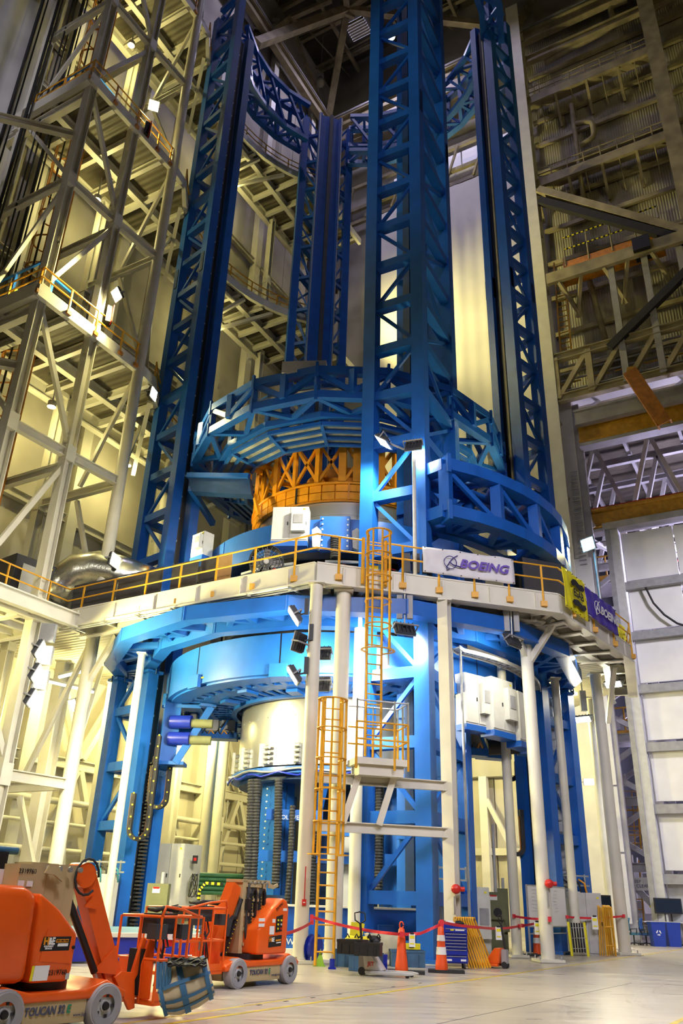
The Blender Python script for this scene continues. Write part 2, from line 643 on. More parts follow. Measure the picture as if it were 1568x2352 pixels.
la, lb_ = PZ(420, 2347, 0), PZ(1568, 2180, 0)
dl = (lb_ - la).normalized()
strip('yellow_line', la - dl * 6, lb_ + dl * 14, 0.10, 'floorline')
off = Vector((dl.y, -dl.x, 0))
strip('yellow_line', PZ(1545, 2352, 0) - dl * 3, PZ(1545, 2352, 0) + dl * 12, 0.10, 'floorline')
ja = PZ(1000, 2350, 0)
strip('floor_joint', ja - dl * 2, PZ(1450, 2258, 0), 0.014, 'darkgrey', 0.002)
strip('floor_joint', PZ(560, 2305, 0), PZ(960, 2262, 0), 0.014, 'darkgrey', 0.002)
strip('worn_yellow_line', PZ(280, 2352, 0), PZ(700, 2290, 0), 0.07, 'floorline', 0.0015)
for k in range(7):
    p = PZ(590 + 62 * k, 2309 - 8.4 * k, 0)
    strip('tape_scrap', p, p + dl * 0.12, 0.05, 'rubber', 0.003)

# ---- back left wall (along u at v = 33.5)
W1 = struct(link('wall_back_left', None))
for k in range(9):
    u0 = 18.8 + k * 3.9
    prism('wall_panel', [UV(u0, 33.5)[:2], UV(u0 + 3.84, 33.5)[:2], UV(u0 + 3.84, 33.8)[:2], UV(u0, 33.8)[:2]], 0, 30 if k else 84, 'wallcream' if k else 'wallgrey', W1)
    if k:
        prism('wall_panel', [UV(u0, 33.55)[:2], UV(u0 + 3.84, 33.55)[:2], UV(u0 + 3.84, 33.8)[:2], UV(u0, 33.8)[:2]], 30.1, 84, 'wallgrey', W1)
prism('wall_backing', [UV(-12, 33.85)[:2], UV(54, 33.85)[:2], UV(54, 34.1)[:2], UV(-12, 34.1)[:2]], 0, 86, 'wallgrey', W1)
for k, u in enumerate((20.5, 27.5, 34.5, 41.5, 48.5)):
    prism('wall_column', [UV(u - .35, 32.9)[:2], UV(u + .35, 32.9)[:2], UV(u + .35, 33.5)[:2], UV(u - .35, 33.5)[:2]], 0, 78, 'cream', W1)
for z in (7.5, 14, 20, 33, 46, 50, 62):
    beam('girt', UV(18.8, 33.2, z), UV(53, 33.2, z), 0.35, 0.5, 'cream' if z < 30 else 'creamold', W1, shape='ibeam')
for k in range(14):        # strip of small clerestory windows
    u0 = 29 + k * 1.65
    box('window_pane', UV(u0, 33.42, 57.0), (1.45, 0.1, 1.5), 'darkgrey' if k % 3 else 'glass', W1, rz=math.radians(60))
beam('crane_runway', UV(15, 32.4, 76.5), UV(52, 32.4, 76.5), 0.6, 1.6, 'steelold', W1, shape='ibeam')
beam('crane_rail', UV(15, 32.2, 77.6), UV(52, 32.2, 77.6), 0.2, 0.25, 'steelgrey', W1)
for k in range(5):          # bracing of the wall near the floor
    u = 27.5 + 7 * (k // 2)
    if k % 2 == 0:
        beam('wall_brace', UV(u + .3, 33.0, 0.5), UV(u + 3.4, 33.0, 7.2), .3, .3, 'cream', W1)
        beam('wall_brace', UV(u + 6.7, 33.0, 0.5), UV(u + 3.6, 33.0, 7.2), .3, .3, 'cream', W1)
        beam('wall_brace', UV(u + .3, 33.0, 13.6), UV(u + 3.4, 33.0, 7.8), .3, .3, 'cream', W1)
        beam('wall_brace', UV(u + 6.7, 33.0, 13.6), UV(u + 3.6, 33.0, 7.8), .3, .3, 'cream', W1)
for z, r in ((3.4, .12), (4.6, .09), (5.6, .16), (2.6, .05), (2.4, .05), (2.2, .05)):
    tube('wall_pipe', UV(20, 32.7, z), UV(52, 32.7, z), r, 'cream' if r > .06 else 'galv', W1)
for u, z in ((33, 2.9), (36.5, 2.3), (41, 3.1), (44, 2.2), (47, 2.8)):
    box('wall_box', UV(u, 33.3, z), (.7, .25, .9), 'steelold' if u == 44 else 'lightgrey', W1, rz=math.radians(60))
    tube('conduit', UV(u + .2, 33.25, z), UV(u + .2, 33.25, z + 5), .04, 'galv', W1)

# ---- tall hanging curtain at the far left (real folds)
vs, fs = [], []
NF = 90
for i in range(NF + 1):
    u = -6 + 24.6 * i / NF
    dv = 0.18 * math.sin(i * 1.3) + 0.12 * math.sin(i * 0.47 + 1) + 0.05 * math.sin(i * 2.9)
    for z, k in ((0.1, 1.25), (18, 1.1), (36, .9), (52.6, .6)):
        p = UV(u, 32.9 + dv * k, z)
        vs.append(p)
for i in range(NF):
    for e in range(3):
        fs.append((4 * i + e, 4 * i + 4 + e, 4 * i + 5 + e, 4 * i + 1 + e))
o = mesh('curtain', vs, fs, 'curtain', smooth=True)
sd = o.modifiers.new('thickness', 'SOLIDIFY'); sd.thickness = 0.03
tag(o, 'tall pale grey hanging curtain wall with soft vertical folds at far left', 'curtain')

# ---- back right wall (along v at u = 52)
W2 = struct(link('wall_back_right', None))
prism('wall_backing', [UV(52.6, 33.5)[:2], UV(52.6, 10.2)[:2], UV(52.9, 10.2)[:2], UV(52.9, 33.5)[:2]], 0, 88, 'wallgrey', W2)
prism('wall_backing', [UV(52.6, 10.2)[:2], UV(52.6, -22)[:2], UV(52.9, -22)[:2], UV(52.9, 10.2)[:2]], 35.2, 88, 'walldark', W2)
# profiled sheet rows between the girts, real ribs
def ribbed(name, v0, v1, z0, z1, u, pitch, depth, m, parent):
    n = int(abs(v1 - v0) / pitch)
    vs, fs = [], []
    for i in range(n + 1):
        v = v0 + (v1 - v0) * i / n
        for k, du in ((0, 0), (.35, 0), (.5, depth), (.85, depth)):
            vv = v + (v1 - v0) / n * k
            vs += [UV(u - du, vv, z0), UV(u - du, vv, z1)]
    for i in range(len(vs) // 2 - 1):
        fs.append((2 * i, 2 * i + 2, 2 * i + 3, 2 * i + 1))
    return mesh(name, vs, fs, m, parent, fix=False)


zz = [35.2, 38.6, 42.0, 45.6, 49.2, 52.8, 56.0, 59.6, 63.0, 66.0, 69.0, 72.0, 75.0, 78.4]
for i in range(len(zz) - 1):
    ribbed('wall_panel', 11.0, -14, zz[i] + .05, zz[i + 1] - .05, 52.4, 0.20, 0.018, 'walldark', W2)
    beam('girt', UV(52.1, 11.2, zz[i]), UV(52.1, -14, zz[i]), .25, .4, 'steelold', W2, shape='channel')
# big white sheet door standing in front of the wall behind the tool
sh = []
vs, fs = [], []
n = 60
for i in range(n + 1):
    v = 27.4 - 14.6 * i / n
    du = .05 * math.sin(i * .5) + .03 * math.sin(i * 1.3 + 2)
    for z, k in ((9, 1.3), (35, 1.0), (61.2, .5)):
        vs.append(UV(51.2 + du * k, v, z))
for i in range(n):
    for e in range(2):
        fs.append((3 * i + e, 3 * i + 3 + e, 3 * i + 4 + e, 3 * i + 1 + e))
o = mesh('sheet_curtain', vs, fs, 'sheetwhite', smooth=True)
sd = o.modifiers.new('thickness', 'SOLIDIFY'); sd.thickness = 0.04
tag(o, 'huge off-white sheet hanging behind the right blue tower', 'curtain')
# wall behind the tool at floor level
for k in range(6):
    v0 = 33.2 - k * 3.8
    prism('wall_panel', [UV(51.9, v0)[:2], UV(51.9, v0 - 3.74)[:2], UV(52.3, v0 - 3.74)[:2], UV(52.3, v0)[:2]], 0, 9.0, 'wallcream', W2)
for z in (4.6, 9.2):
    beam('girt', UV(51.6, 33, z), UV(51.6, 12, z), .3, .4, 'cream', W2, shape='channel')
for v in (30.5, 24.5, 18.5):
    beam('wall_column', UV(51.3, v, 0), UV(51.3, v, 9), .5, .5, 'cream', W2)
beam('wall_brace', UV(51.2, 18.3, 7.6), UV(51.2, 14.6, 0.4), .28, .28, 'cream', W2)
beam('wall_brace', UV(51.2, 24.3, 9), UV(51.2, 20.0, 0.4), .28, .28, 'cream', W2)
# framing and windows above the sheet
for k in range(8):
    v0 = 26.4 - k * 1.8
    box('window_pane', UV(52.35, v0, 65.4), (0.06, 1.65, 2.4), 'windowlit' if k % 3 else 'glass', W2, rz=math.radians(60))
for z in (62.2, 64.0, 67.0, 70.2):
    beam('girt', UV(51.9, 33, z), UV(51.9, 11.5, z), .3, .4, 'steelold', W2, shape='channel')
for k in range(7):
    v0 = 31 - k * 2.8
    beam('wall_brace', UV(51.7, v0, 62.3), UV(51.7, v0 - 1.4, 66.8), .2, .2, 'steelold', W2)
beam('crane_runway', UV(51.0, 33, 76.5), UV(51.0, -12, 76.5), .6, 1.5, 'steelold', W2, shape='ibeam')
beam('crane_rail', UV(50.8, 33, 77.6), UV(50.8, -12, 77.6), .2, .25, 'steelgrey', W2)
beam('girt', UV(51.0, 33, 73.2), UV(51.0, -12, 73.2), .5, .9, 'steelold', W2, shape='ibeam')

# ---- great building columns
def building_column(label, u, v, z1, w, m='cream'):
    t = thing('building_column', label, 'column', UV(u, v, 0))
    M = frame(UV(u, v, 0), (VX, VY, 0))
    z = z1 / 2
    for s in (-1, 1):
        box('flange', M @ Vector((0, s * w * .5, z)), (w, .12, z1), m, t, rz=math.radians(150))
    box('web', M @ Vector((0, 0, z)), (.16, w, z1), m, t, rz=math.radians(150))
    for k in range(int(z1 / 6)):
        box('stiffener', M @ Vector((0, 0, 3 + 6 * k)), (w * .9, w * .95, .08), 'creamold', t, rz=math.radians(150))
    for s in (-.3, .3):
        for k in range(22):
            z_ = 22.5 + k * .28
            tube('rivet', M @ Vector((s, -w * .5 - .06, z_)), M @ Vector((s, -w * .5 - .11, z_)), .055, 'steelold', t, shape='tube8')
    box('base_plate', M @ Vector((0, 0, .06)), (w * 1.4, w * 1.4, .12), 'steelgrey', t, rz=math.radians(150))
    return t


c1 = PU(1290, 900, 50.0)
building_column('great cream riveted building column rising behind the right blue tower', 50.2, 11.6, 80, 1.15)
c2 = PU(1522, 200, 50.0)
building_column('tall dark steel building column at the upper right edge', 50.2, c2.x * VX + c2.y * VY, 80, 1.2, 'steelold')
c3 = PU(1345, 1000, 50.6)
v3 = 10.75
tt = thing('door_post', 'grey pale steel post framing the opening to the next bay', 'column', UV(51, v3, 0))
beam('post', UV(51.2, v3, 0), UV(51.2, v3, 35), .8, 1.1, 'cream', tt)
beam('post', UV(50.9, v3 - .62, 0), UV(50.9, v3 - .62, 34.5), .5, .22, 'steelgrey', tt)
for k in range(4):
    beam('bracket', UV(51, v3, 33 - k * 6), UV(51.6, v3 - .8, 31 - k * 6), .25, .3, 'cream', tt)
for k in range(24):
    beam('ladder_rung', UV(50.45, v3 + .1, 22 + k * .3), UV(50.45, v3 - .35, 22 + k * .3), .05, .06, 'steelgrey', tt)

# wall panel at floor level beside the opening, with its stencilled 4
wp = thing('wall_bulkhead', 'white bulkhead panel stencilled with a 4 beside the bright opening', 'wall panel', UV(50.5, 10.7, 0))
for k in range(6):
    box('panel', UV(50.55, 10.7, 2.7 + k * 3.6), (.12, 1.15, 3.5), 'white', wp, rz=math.radians(60))
q4 = UV(50.45, 10.75, 9.6)
text('stencil', '4"', 1.1, frame(q4 - Vector((UX, UY, 0)) * .02, (-VX, -VY, 0)), 'ink', wp, sx=.6)

# ---- catwalks and services on the dark upper wall
def uvpt(px, py, u):
    p = PU(px, py, u)
    return p.x * VX + p.y * VY, p.z


for lab, (p0, p1) in (('upper dim wall catwalk with pipe railing near the roof', ((1207, 246), (1490, 106))), ('lower dim wall catwalk with pipe railing above the diagonal brace', ((1232, 432), (1540, 300)))):
    (va, za), (vb, zb) = uvpt(*p0, 50.8), uvpt(*p1, 50.8)
    z = (za + zb) / 2
    t = thing('catwalk', lab, 'catwalk', UV(50.8, va, z))
    beam('edge_girder', UV(50.8, va, z), UV(50.8, vb, z), .3, .9, 'steelold', t, shape='channel')
    beam('walkway_plate', UV(51.5, va, z + .4), UV(51.5, vb, z + .4), 1.4, .1, 'steelold', t)
    for k in range(9):
        f = k / 8
        v = va + (vb - va) * f
        tube('rail_post', UV(50.8, v, z + .4), UV(50.8, v, z + 1.7), .05, 'steelold', t, shape='tube8')
        if k % 2 == 0:
            beam('bracket', UV(50.8, v, z - .3), UV(52.3, v, z - 3.0), .22, .3, 'steelold', t)
        else:
            tube('hanger', UV(50.9, v, z - .4), UV(52.3, v, z - 2.6), .05, 'steelold', t, shape='tube8')
    for dz in (1.05, 1.7):
        tube('rail', UV(50.8, va, z + dz), UV(50.8, vb, z + dz), .05, 'steelold', t, shape='tube8')
# service pipes
def pipe(name, label, pix, u, r, m, cat='pipe'):
    pts = [PU(x, y, u) for x, y in pix]
    # round the corners a little
    out = [pts[0]]
    for i in range(1, len(pts) - 1):
        a, b, c = pts[i - 1], pts[i], pts[i + 1]
        k = min(.7, (b - a).length * .4, (c - b).length * .4)
        p1 = b + (a - b).normalized() * k
        p2 = b + (c - b).normalized() * k
        out += [p1, (p1 + p2 + b * 2) / 4, p2]
    out.append(pts[-1])
    o = sweep(name, out, r, m, sides=10)
    return tag(o, label, cat)


pipe('service_pipe', 'bent roof drain pipe high on the dark wall', ((1440, 0), (1400, 15), (1410, 60), (1250, 145)), 51.4, .28, 'steelold')
pipe('service_pipe', 'hooked pipe loop on the dark wall between the two catwalks', ((1322, 285), (1360, 277), (1365, 315), (1332, 335)), 51.4, .24, 'steelold')
pipe('service_pipe', 'pair of vertical pipes down the dark wall, left one', ((1312, 240), (1345, 500)), 51.5, .2, 'steelold')
pipe('service_pipe', 'pair of vertical pipes down the dark wall, right one', ((1352, 640), (1390, 780)), 51.5, .22, 'steelold')
# long diagonal wind braces
for lab, a, b, m in (('long pale diagonal wind brace crossing the dark wall', (1236, 437), (1600, 540), 'steelold'), ('long black diagonal wind brace under the pale one', (1240, 462), (1600, 560), 'rubber'), ('dark diagonal strut rising to the right edge', (1400, 800), (1600, 600), 'rubber')):
    tag(beam('wind_brace', PU(*a, 49.6), PU(*b, 49.6), .5, .6, m), lab, 'brace')

# orange service gantry with hazard railing
t = thing('service_gantry', 'orange-bellied gantry girder with black and yellow striped railing', 'gantry', PU(1265, 665, 49.4))
(va, za), (vb, zb) = uvpt(1258, 668, 49.4), uvpt(1520, 548, 49.4)
z = (za + zb) / 2 + .3
beam('edge_girder', UV(49.4, va, z), UV(49.4, vb - 3, z), .35, 1.0, 'steelold', t, shape='channel')
beam('belly_plate', UV(50.2, va - .8, z + .3), UV(50.2, vb, z + .3), 1.4, .5, 'orangerust', t)
beam('upper_girder', UV(50.4, va - 1.2, z + 1.3), UV(50.4, vb, z + 1.3), .4, 1.3, 'orangerust', t)
for k in range(40):
    f0 = k / 40
    v = va - 1.4 + (vb - va + 1.4) * f0
    v2 = va - 1.4 + (vb - va + 1.4) * (f0 + 1 / 40)
    for dz in (3.2, 4.4):
        tube('rail_stripe', UV(50.2, v, z + dz), UV(50.2, v2, z + dz), .06, 'black' if k % 2 else 'sign_yellow', t, shape='tube8')
for k in range(5):
    v = va - 1.4 + (vb - va + 1.4) * k / 4
    tube('rail_post', UV(50.2, v, z + 1.5), UV(50.2, v, z + 4.4), .06, 'steelold', t, shape='tube8')
for k in range(5):
    v = va + (vb - va) * (k + .5) / 5
    beam('knee', UV(49.5, v, z - .4), UV(51.6, v + (1 if k % 2 else -1), z - 2.6), .25, .3, 'steelold', t)
box('hoist_trolley', PU(1475, 570, 49.6), (1.4, 1.2, 1.2), 'black', t, rz=math.radians(60))
# vertical yellow ladder down from it
def ladder(name, label, a, b, w, m, axis, pitch=.32, rad=.05, cage=None, group=None, cagem=None):
    a, b = Vector(a), Vector(b)
    ax = Vector(axis).normalized()
    t = thing(name, label, 'ladder', b if b.z < a.z else a, group)
    for s in (-1, 1):
        beam('stile', a + ax * (w / 2 * s), b + ax * (w / 2 * s), rad * 1.4, rad * 1.4, m, t)
    n = int((a - b).length / pitch)
    for k in range(1, n):
        p = a + (b - a) * (k / n)
        tube('rung', p - ax * (w / 2), p + ax * (w / 2), rad * .5, m, t, shape='tube8')
    if cage:
        r, out, f0, f1, nh, nb = cage
        out = Vector(out).normalized()
        for k in range(nh):
            f = f0 + (f1 - f0) * k / max(nh - 1, 1)
            c = a + (b - a) * f
            pts = []
            fl_ = 1.3 if (k == nh - 1 and nh == 6) else 1.0
            for j in range(13):
                th = math.radians(-20 + 220 * j / 12)
                pts.append(c + ax * (r * fl_ * math.cos(th)) + out * (r * .95 + r * math.sin(th)) * .98)
            pts = [c + ax * (w / 2)] + pts + [c - ax * (w / 2)]
            sweep('hoop', pts, 0, cagem or m, t, flat=(.10, .025))
        for j in range(nb):
            th = math.radians(0 + 180 * j / (nb - 1))
            d = ax * (r * math.cos(th)) + out * (r * .95 + r * math.sin(th)) * .98
            beam('cage_bar', a + (b - a) * f0 + d, a + (b - a) * f1 + d, .05, .05, cagem or m, t)
    return t


ladder('wall_ladder', 'yellow ladder climbing the dark wall beneath the striped gantry', PU(1283, 600, 51), PU(1300, 812, 51), .8, 'cranegold', (VX, VY, 0), pitch=.5, rad=.08)

# ---- lattice girder over the opening
t = thing('lattice_girder', 'dark lattice girder spanning above the opening to the next bay', 'truss', PU(1275, 900, 49.8))
(v0, z0), (v1, z1) = uvpt(1275, 838, 49.8), uvpt(1568, 730, 49.8)
zt = (z0 + z1) / 2
(v0b, z0b), (v1b, z1b) = uvpt(1282, 922, 49.8), uvpt(1568, 842, 49.8)
zb_ = (z0b + z1b) / 2
vE = v1 - 3
beam('top_chord', UV(49.8, v0, zt), UV(49.8, vE, zt), .5, .6, 'steelold', t, shape='ibeam')
beam('bottom_chord', UV(49.8, v0, zb_), UV(49.8, vE, zb_), .5, .6, 'steelold', t, shape='ibeam')
nb = 5
for k in range(nb + 1):
    v = v0 + (vE - v0) * k / nb
    beam('vertical', UV(49.8, v, zb_), UV(49.8, v, zt + (7 if k in (2, 3, 4) else 0)), .45, .4, 'steelgrey' if k in (2, 3, 4) else 'steelold', t)
    if k < nb:
        vn = v0 + (vE - v0) * (k + 1) / nb
        beam('diagonal', UV(49.8, v, zb_), UV(49.8, vn, zt), .35, .35, 'steelold', t)
for k in range(5):
    tube('service_pipe', UV(50.6, v0, zb_ + 2 + k * .6), UV(50.6, vE, zb_ + 2 + k * .6), .08, 'steelgrey', t, shape='tube8')
for k in range(6):
    tube('yellow_rail', UV(50.4, v0 + (vE - v0) * k / 6, zb_ + .6), UV(50.4, v0 + (vE - v0) * (k + .8) / 6, zb_ + .6), .06, 'cranegold', t, shape='tube8')
    tube('yellow_rail', UV(50.4, v0 + (vE - v0) * k / 6, zb_ + 1.6), UV(50.4, v0 + (vE - v0) * (k + .8) / 6, zb_ + 1.6), .06, 'cranegold', t, shape='tube8')
# grey box soffit, gold crane girders
t = thing('door_header', 'grey boxed header beam over the tall opening, lit white from below', 'beam', PU(1325, 960, 50.2))
(v0, z0), (v1, z1) = uvpt(1300, 955, 50.2), uvpt(1568, 872, 50.2)
zh = (z0 + z1) / 2
box('soffit', UV(51.0, (v0 + vE) / 2, zh + 1.4), (2.2, abs(vE - v0), .15), 'white', t, rz=math.radians(60))
beam('lower_beam', UV(50.0, v0 - .6, zh - .9), UV(50.0, vE, zh - .9), .5, 1.2, 'steelgrey', t, shape='ibeam')
beam('upper_beam', UV(50.0, v0, zh + 1.2), UV(50.0, vE, zh + 1.2), .4, .8, 'steelgrey', t, shape='ibeam')
for k in range(4):
    v = v0 + (vE - v0) * (k + .3) / 4
    beam('strut', UV(50.1, v, zh - .5), UV(51.8, v - 1.2, zh + 1.3), .22, .22, 'white', t)
for lab, a, b, u, hgt, m in (('dark gold crane girder just under the grey header', (1330, 1005), (1590, 940), 50.6, 1.5, 'cranegold'), ('bright gold crane girder seen through the opening above the white door', (1346, 1202), (1600, 1152), 53.0, 1.5, 'cranegold')):
    t = thing('crane_girder', lab, 'crane', PU(*a, u))
    (va, za), (vb, zb) = uvpt(*a, u), uvpt(*b, u)
    z = (za + zb) / 2
    beam('girder', UV(u, va, z), UV(u, vb, z), .7, hgt, m, t, shape='ibeam')
    beam('rail', UV(u, va, z + hgt / 2 + .1), UV(u, vb, z + hgt / 2 + .1), .15, .2, 'red', t)
    beam('lower_flange', UV(u, va, z - hgt / 2 - .2), UV(u, vb, z - hgt / 2 - .2), .9, .25, 'steelgrey', t)
t = thing('crane_hook_beam', 'rusty orange hinged crane arm hanging below the lattice girder', 'crane', PU(1450, 860, 47))
beam('arm', PU(1447, 855, 47), PU(1527, 975, 47), .5, .9, 'orangerust', t, shape='channel')
beam('hinge', PU(1440, 860, 47), PU(1460, 858, 47), .5, .8, 'cranegold', t)

# ---- neighbouring bay behind the opening: trusses, roof, ladder tower
ny = thing('bay_roof', 'pale steel roof trusses of the neighbouring bay seen through the opening', 'roof truss', UV(62, 2, 27))
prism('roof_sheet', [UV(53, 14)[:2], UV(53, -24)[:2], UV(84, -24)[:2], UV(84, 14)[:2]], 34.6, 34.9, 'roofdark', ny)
for i, u in enumerate((55.5, 59, 63, 68, 75)):
    beam('bottom_chord', UV(u, 14, 26.8), UV(u, -22, 26.8), .4, .5, 'lightgrey', ny, shape='ibeam')
    beam('top_chord', UV(u, 14, 33.6), UV(u, -22, 33.6), .4, .5, 'steelgrey', ny, shape='ibeam')
    for k in range(9):
        v = 12 - k * 4
        beam('diagonal', UV(u, v, 26.9), UV(u, v - 2, 33.5), .3, .3, 'lightgrey', ny)
        beam('diagonal', UV(u, v - 4, 26.9), UV(u, v - 2, 33.5), .3, .3, 'steelgrey', ny)
for k in range(8):
    v = 12 - k * 4
    beam('bracing', UV(55.5, v, 26.6), UV(73, v - 6, 26.6), .3, .3, 'lightgrey', ny)
    beam('purlin', UV(54, v, 34.3), UV(80, v, 34.3), .25, .4, 'steelgrey', ny)
    beam('bracing', UV(55.5, v - 6, 26.6), UV(66, v, 26.6), .3, .3, 'lightgrey', ny)
for k in range(4):
    tube('fire_main', UV(54.5 + 4 * k, 9, 27.5), UV(54.5 + 4 * k, -20, 27.5), .07, 'red' if k % 2 else 'white', ny, shape='tube8')
struct(prism('wall_next_bay', [UV(84, 16)[:2], UV(84, -26)[:2], UV(84.4, -26)[:2], UV(84.4, 16)[:2]], 0, 36, 'darkgrey'))
struct(prism('wall_next_bay_side', [UV(53, 13.6)[:2], UV(84, 13.6)[:2], UV(84, 13.9)[:2], UV(53, 13.9)[:2]], 0, 36, 'darkgrey'))

# braced steel tower in the bay
q0, q1 = PU(1405, 1800, 54), PU(1508, 1800, 54)
va, vb = q0.x * VX + q0.y * VY + 1.0, q1.x * VX + q1.y * VY
bt = thing('braced_frame', 'grey K-braced steel frame standing in the dark opening beside the white door', 'steel frame', UV(54, va, 0))
levs = [0.6, 3.9, 7.6, 11.4, 15.2, 19.0, 23.0]
for u in (54, 59):
    for v in (va, vb):
        beam('post', UV(u, v, 0), UV(u, v, 26), .45, .45, 'steelgrey' if u > 55 else 'lightgrey', bt)
    for i, z in enumerate(levs):
        if u < 55:
            beam('cross_beam', UV(u, va, z), UV(u, vb, z), .4, .5, 'lightgrey', bt, shape='ibeam')
        if i + 1 < len(levs) and i > 0:
            zm = (z + levs[i + 1]) / 2
            for s in (z, levs[i + 1]):
                beam('brace', UV(u, vb, s), UV(u, va - .6, zm), .22, .3, 'lightgrey' if u < 55 else 'steelgrey', bt)
            box('gusset', UV(u - .15, va - .5, zm), (.1, .9, .8), 'lightgrey', bt, rz=math.radians(60))
beam('stair_stringer', UV(54, va - .6, 4.0), UV(54, vb - .4, 0.3), .25, .35, 'lightgrey', bt)
for k in range(8):
    f = k / 8
    a, b = UV(53.8, va - .6, 4.0), UV(53.8, vb - .4, 0.3)
    p, q = a + (b - a) * (.55 + f * .4), a + (b - a) * (.55 + (f + .125) * .4)
    beam('hazard_stripe', p, q, .06, .36, 'black' if k % 2 else 'sign_yellow', bt)
for z, c in ((11.8, 'cranegold'), (17.5, 'cranegold'), (22.5, 'cranegold')):
    pl_ = thing('bay_landing', {11.8: 'yellow railed landing in the dark bay at mid height', 17.5: 'yellow railed landing below the white lamp in the bay', 22.5: 'highest yellow railed landing beside the white door top'}[z], 'landing', UV(55, va, z))
    beam('toe_plate', UV(55, va + .6, z), UV(55, vb - 1, z), .1, .5, c, pl_)
    for dz in (.9, 1.7):
        tube('rail', UV(55, va + .6, z + dz), UV(55, vb - 1, z + dz), .06, c, pl_, shape='tube8')
    for k in range(5):
        v = va + .6 + (vb - 1.6 - va) * k / 4
        tube('rail_post', UV(55, v, z), UV(55, v, z + 1.7), .06, c, pl_, shape='tube8')
    beam('floor_plate', UV(56.5, va + .6, z - .2), UV(56.5, vb - 1, z - .2), 3, .2, 'steelgrey', pl_)
ladder('caged_ladder', 'yellow caged ladder in the dark bay beside the white door', PU(1440, 1823, 55.5), PU(1449, 1957, 55.5), 1.2, 'cranegold', (VX, VY, 0), pitch=.45, rad=.07, cage=(.7, (-UX, -UY, 0), 0, 1, 4, 5))
ladder('caged_ladder', 'yellow caged ladder near the floor in the bright bay', PU(1447, 1975, 55.5), PU(1460, 2135, 55.5), 1.0, 'cranegold', (VX, VY, 0), pitch=.5, rad=.06)
sg = thing('keep_clear_sign', 'white sign reading KEEP AREA CLEAR hung in the bay', 'sign', PU(1462, 2030, 53.4))
q = PU(1462, 2030, 53.4)
box('board', q, (.06, 1.5, .7), 'paper', sg, rz=math.radians(60))
text('lettering', 'KEEP\nAREA CLEAR', .24, frame(q + Vector((-UX, -UY, 0)) * .05, (-VX, -VY, 0)), 'inkslate', sg)
for k, (px, py, s) in enumerate(((1450, 2090, 2.0), (1470, 2120, 1.4), (1478, 2060, 2.2), (1462, 2050, 1.4))):
    t = thing('bay_machine', ['pale machinery frame standing in the bright bay, lowest', 'small pale machine at the foot of the bay stairs', 'pale lilac pipework rack in the bright bay', 'small cable rack behind the keep clear sign'][k], 'machine', PU(px, py, 58 + k * 2))
    p = PU(px, py, 58 + k * 2)
    for j in range(5):
        d = Vector((random.uniform(-1, 1), random.uniform(-.6, .6), random.uniform(-1, 1))) * s * .6
        box('module', p + d, (s * random.uniform(.3, .7), s * .5, s * random.uniform(.3, .8)), random.choice(('white', 'lightgrey', 'grey', 'lightgrey')), t, rz=random.uniform(0, 1))
    for j in range(4):
        tube('pipe', p + Vector((-s + j * s * .6, 0, -s)), p + Vector((-s + j * s * .6, 0, s * 1.6)), .08, 'white', t, shape='tube8')

# tall white panelled door at the right
dr = struct(link('door_1', None))
e0 = PU(1436, 1242, 51.0)
vd = 8.35
beam('jamb', UV(51, vd + .2, 0), UV(51, vd + .2, 24.6), .6, .9, 'lightgrey', dr)
beam('jamb_edge', UV(50.6, vd + .55, 0), UV(50.6, vd + .55, 24.6), .3, .3, 'grey', dr)
zd = [0.0, 3.2, 6.8, 10.2, 13.6, 16.9, 20.2, 24.0]
for i in range(len(zd) - 1):
    for k in range(4):
        v0 = vd - .2 - k * 3.2
        box('door_panel', UV(51.2 + (.05 if i == 0 else 0), v0 - 1.58, (zd[i] + zd[i + 1]) / 2 + .2), (.18, 3.14, zd[i + 1] - zd[i] - .5), 'white' if i else 'lightgrey', dr, rz=math.radians(60))
    beam('door_rail', UV(50.95, vd - .1, zd[i]), UV(50.95, vd - 13, zd[i]), .5, .5, 'grey', dr, shape='channel')
beam('door_head', UV(50.8, vd + .8, 24.4), UV(50.8, vd - 13, 24.4), .9, .45, 'steelgrey', dr, shape='channel')
tag(sweep('hanging_cable', [PU(1480, 1345, 50.8) + Vector((0, 0, 0)), PU(1500, 1385, 50.8), PU(1525, 1412, 50.8), PU(1555, 1432, 50.8), PU(1590, 1442, 50.8)], .07, 'rubber'), 'black cable drooping across the white panelled door', 'cable')

# ---- roof
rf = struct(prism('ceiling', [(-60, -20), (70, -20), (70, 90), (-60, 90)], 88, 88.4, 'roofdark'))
for k in range(16):
    beam('purlin', UV(-5 + k * 4, 40, 87.2), UV(-5 + k * 4, -25, 87.2), .35, .7, 'steelold', rf, shape='ibeam')
for v in (30, 24, 18, 12, 6, 0):
    beam('joist', UV(0, v, 86.3), UV(54, v, 86.3), .3, .5, 'steelold', rf)
nd = PZ(797, 22, 84.5)
cornr = UV(50.6, 32.6, 77)
nodes = [(nd, UV(38, 32.8, 74), .75), (nd, cornr, .7), (nd, PU(1182, 66, 50.2), .6), (nd, UV(28, 20, 86), .6), (nd, UV(44, 14, 86), .55),
         (UV(38, 32.8, 74), PZ(586, 2, 86), .6), (UV(38, 32.8, 74), PZ(665, 42, 84), .5), (PZ(665, 42, 84), PZ(720, 62, 85), .4), (PZ(665, 42, 84), PZ(760, 0, 86), .45),
         (PU(1182, 66, 50.2), PZ(1230, -10, 86), .7), (PZ(665, 42, 84), cornr, .35)]
for i, (a, b, w_) in enumerate(nodes):
    beam('truss_member', a, b, w_, w_ * 1.1, 'steelold', rf)
box('gusset', nd, (1.6, .3, 2.0), 'steelold', rf, rz=math.radians(20))
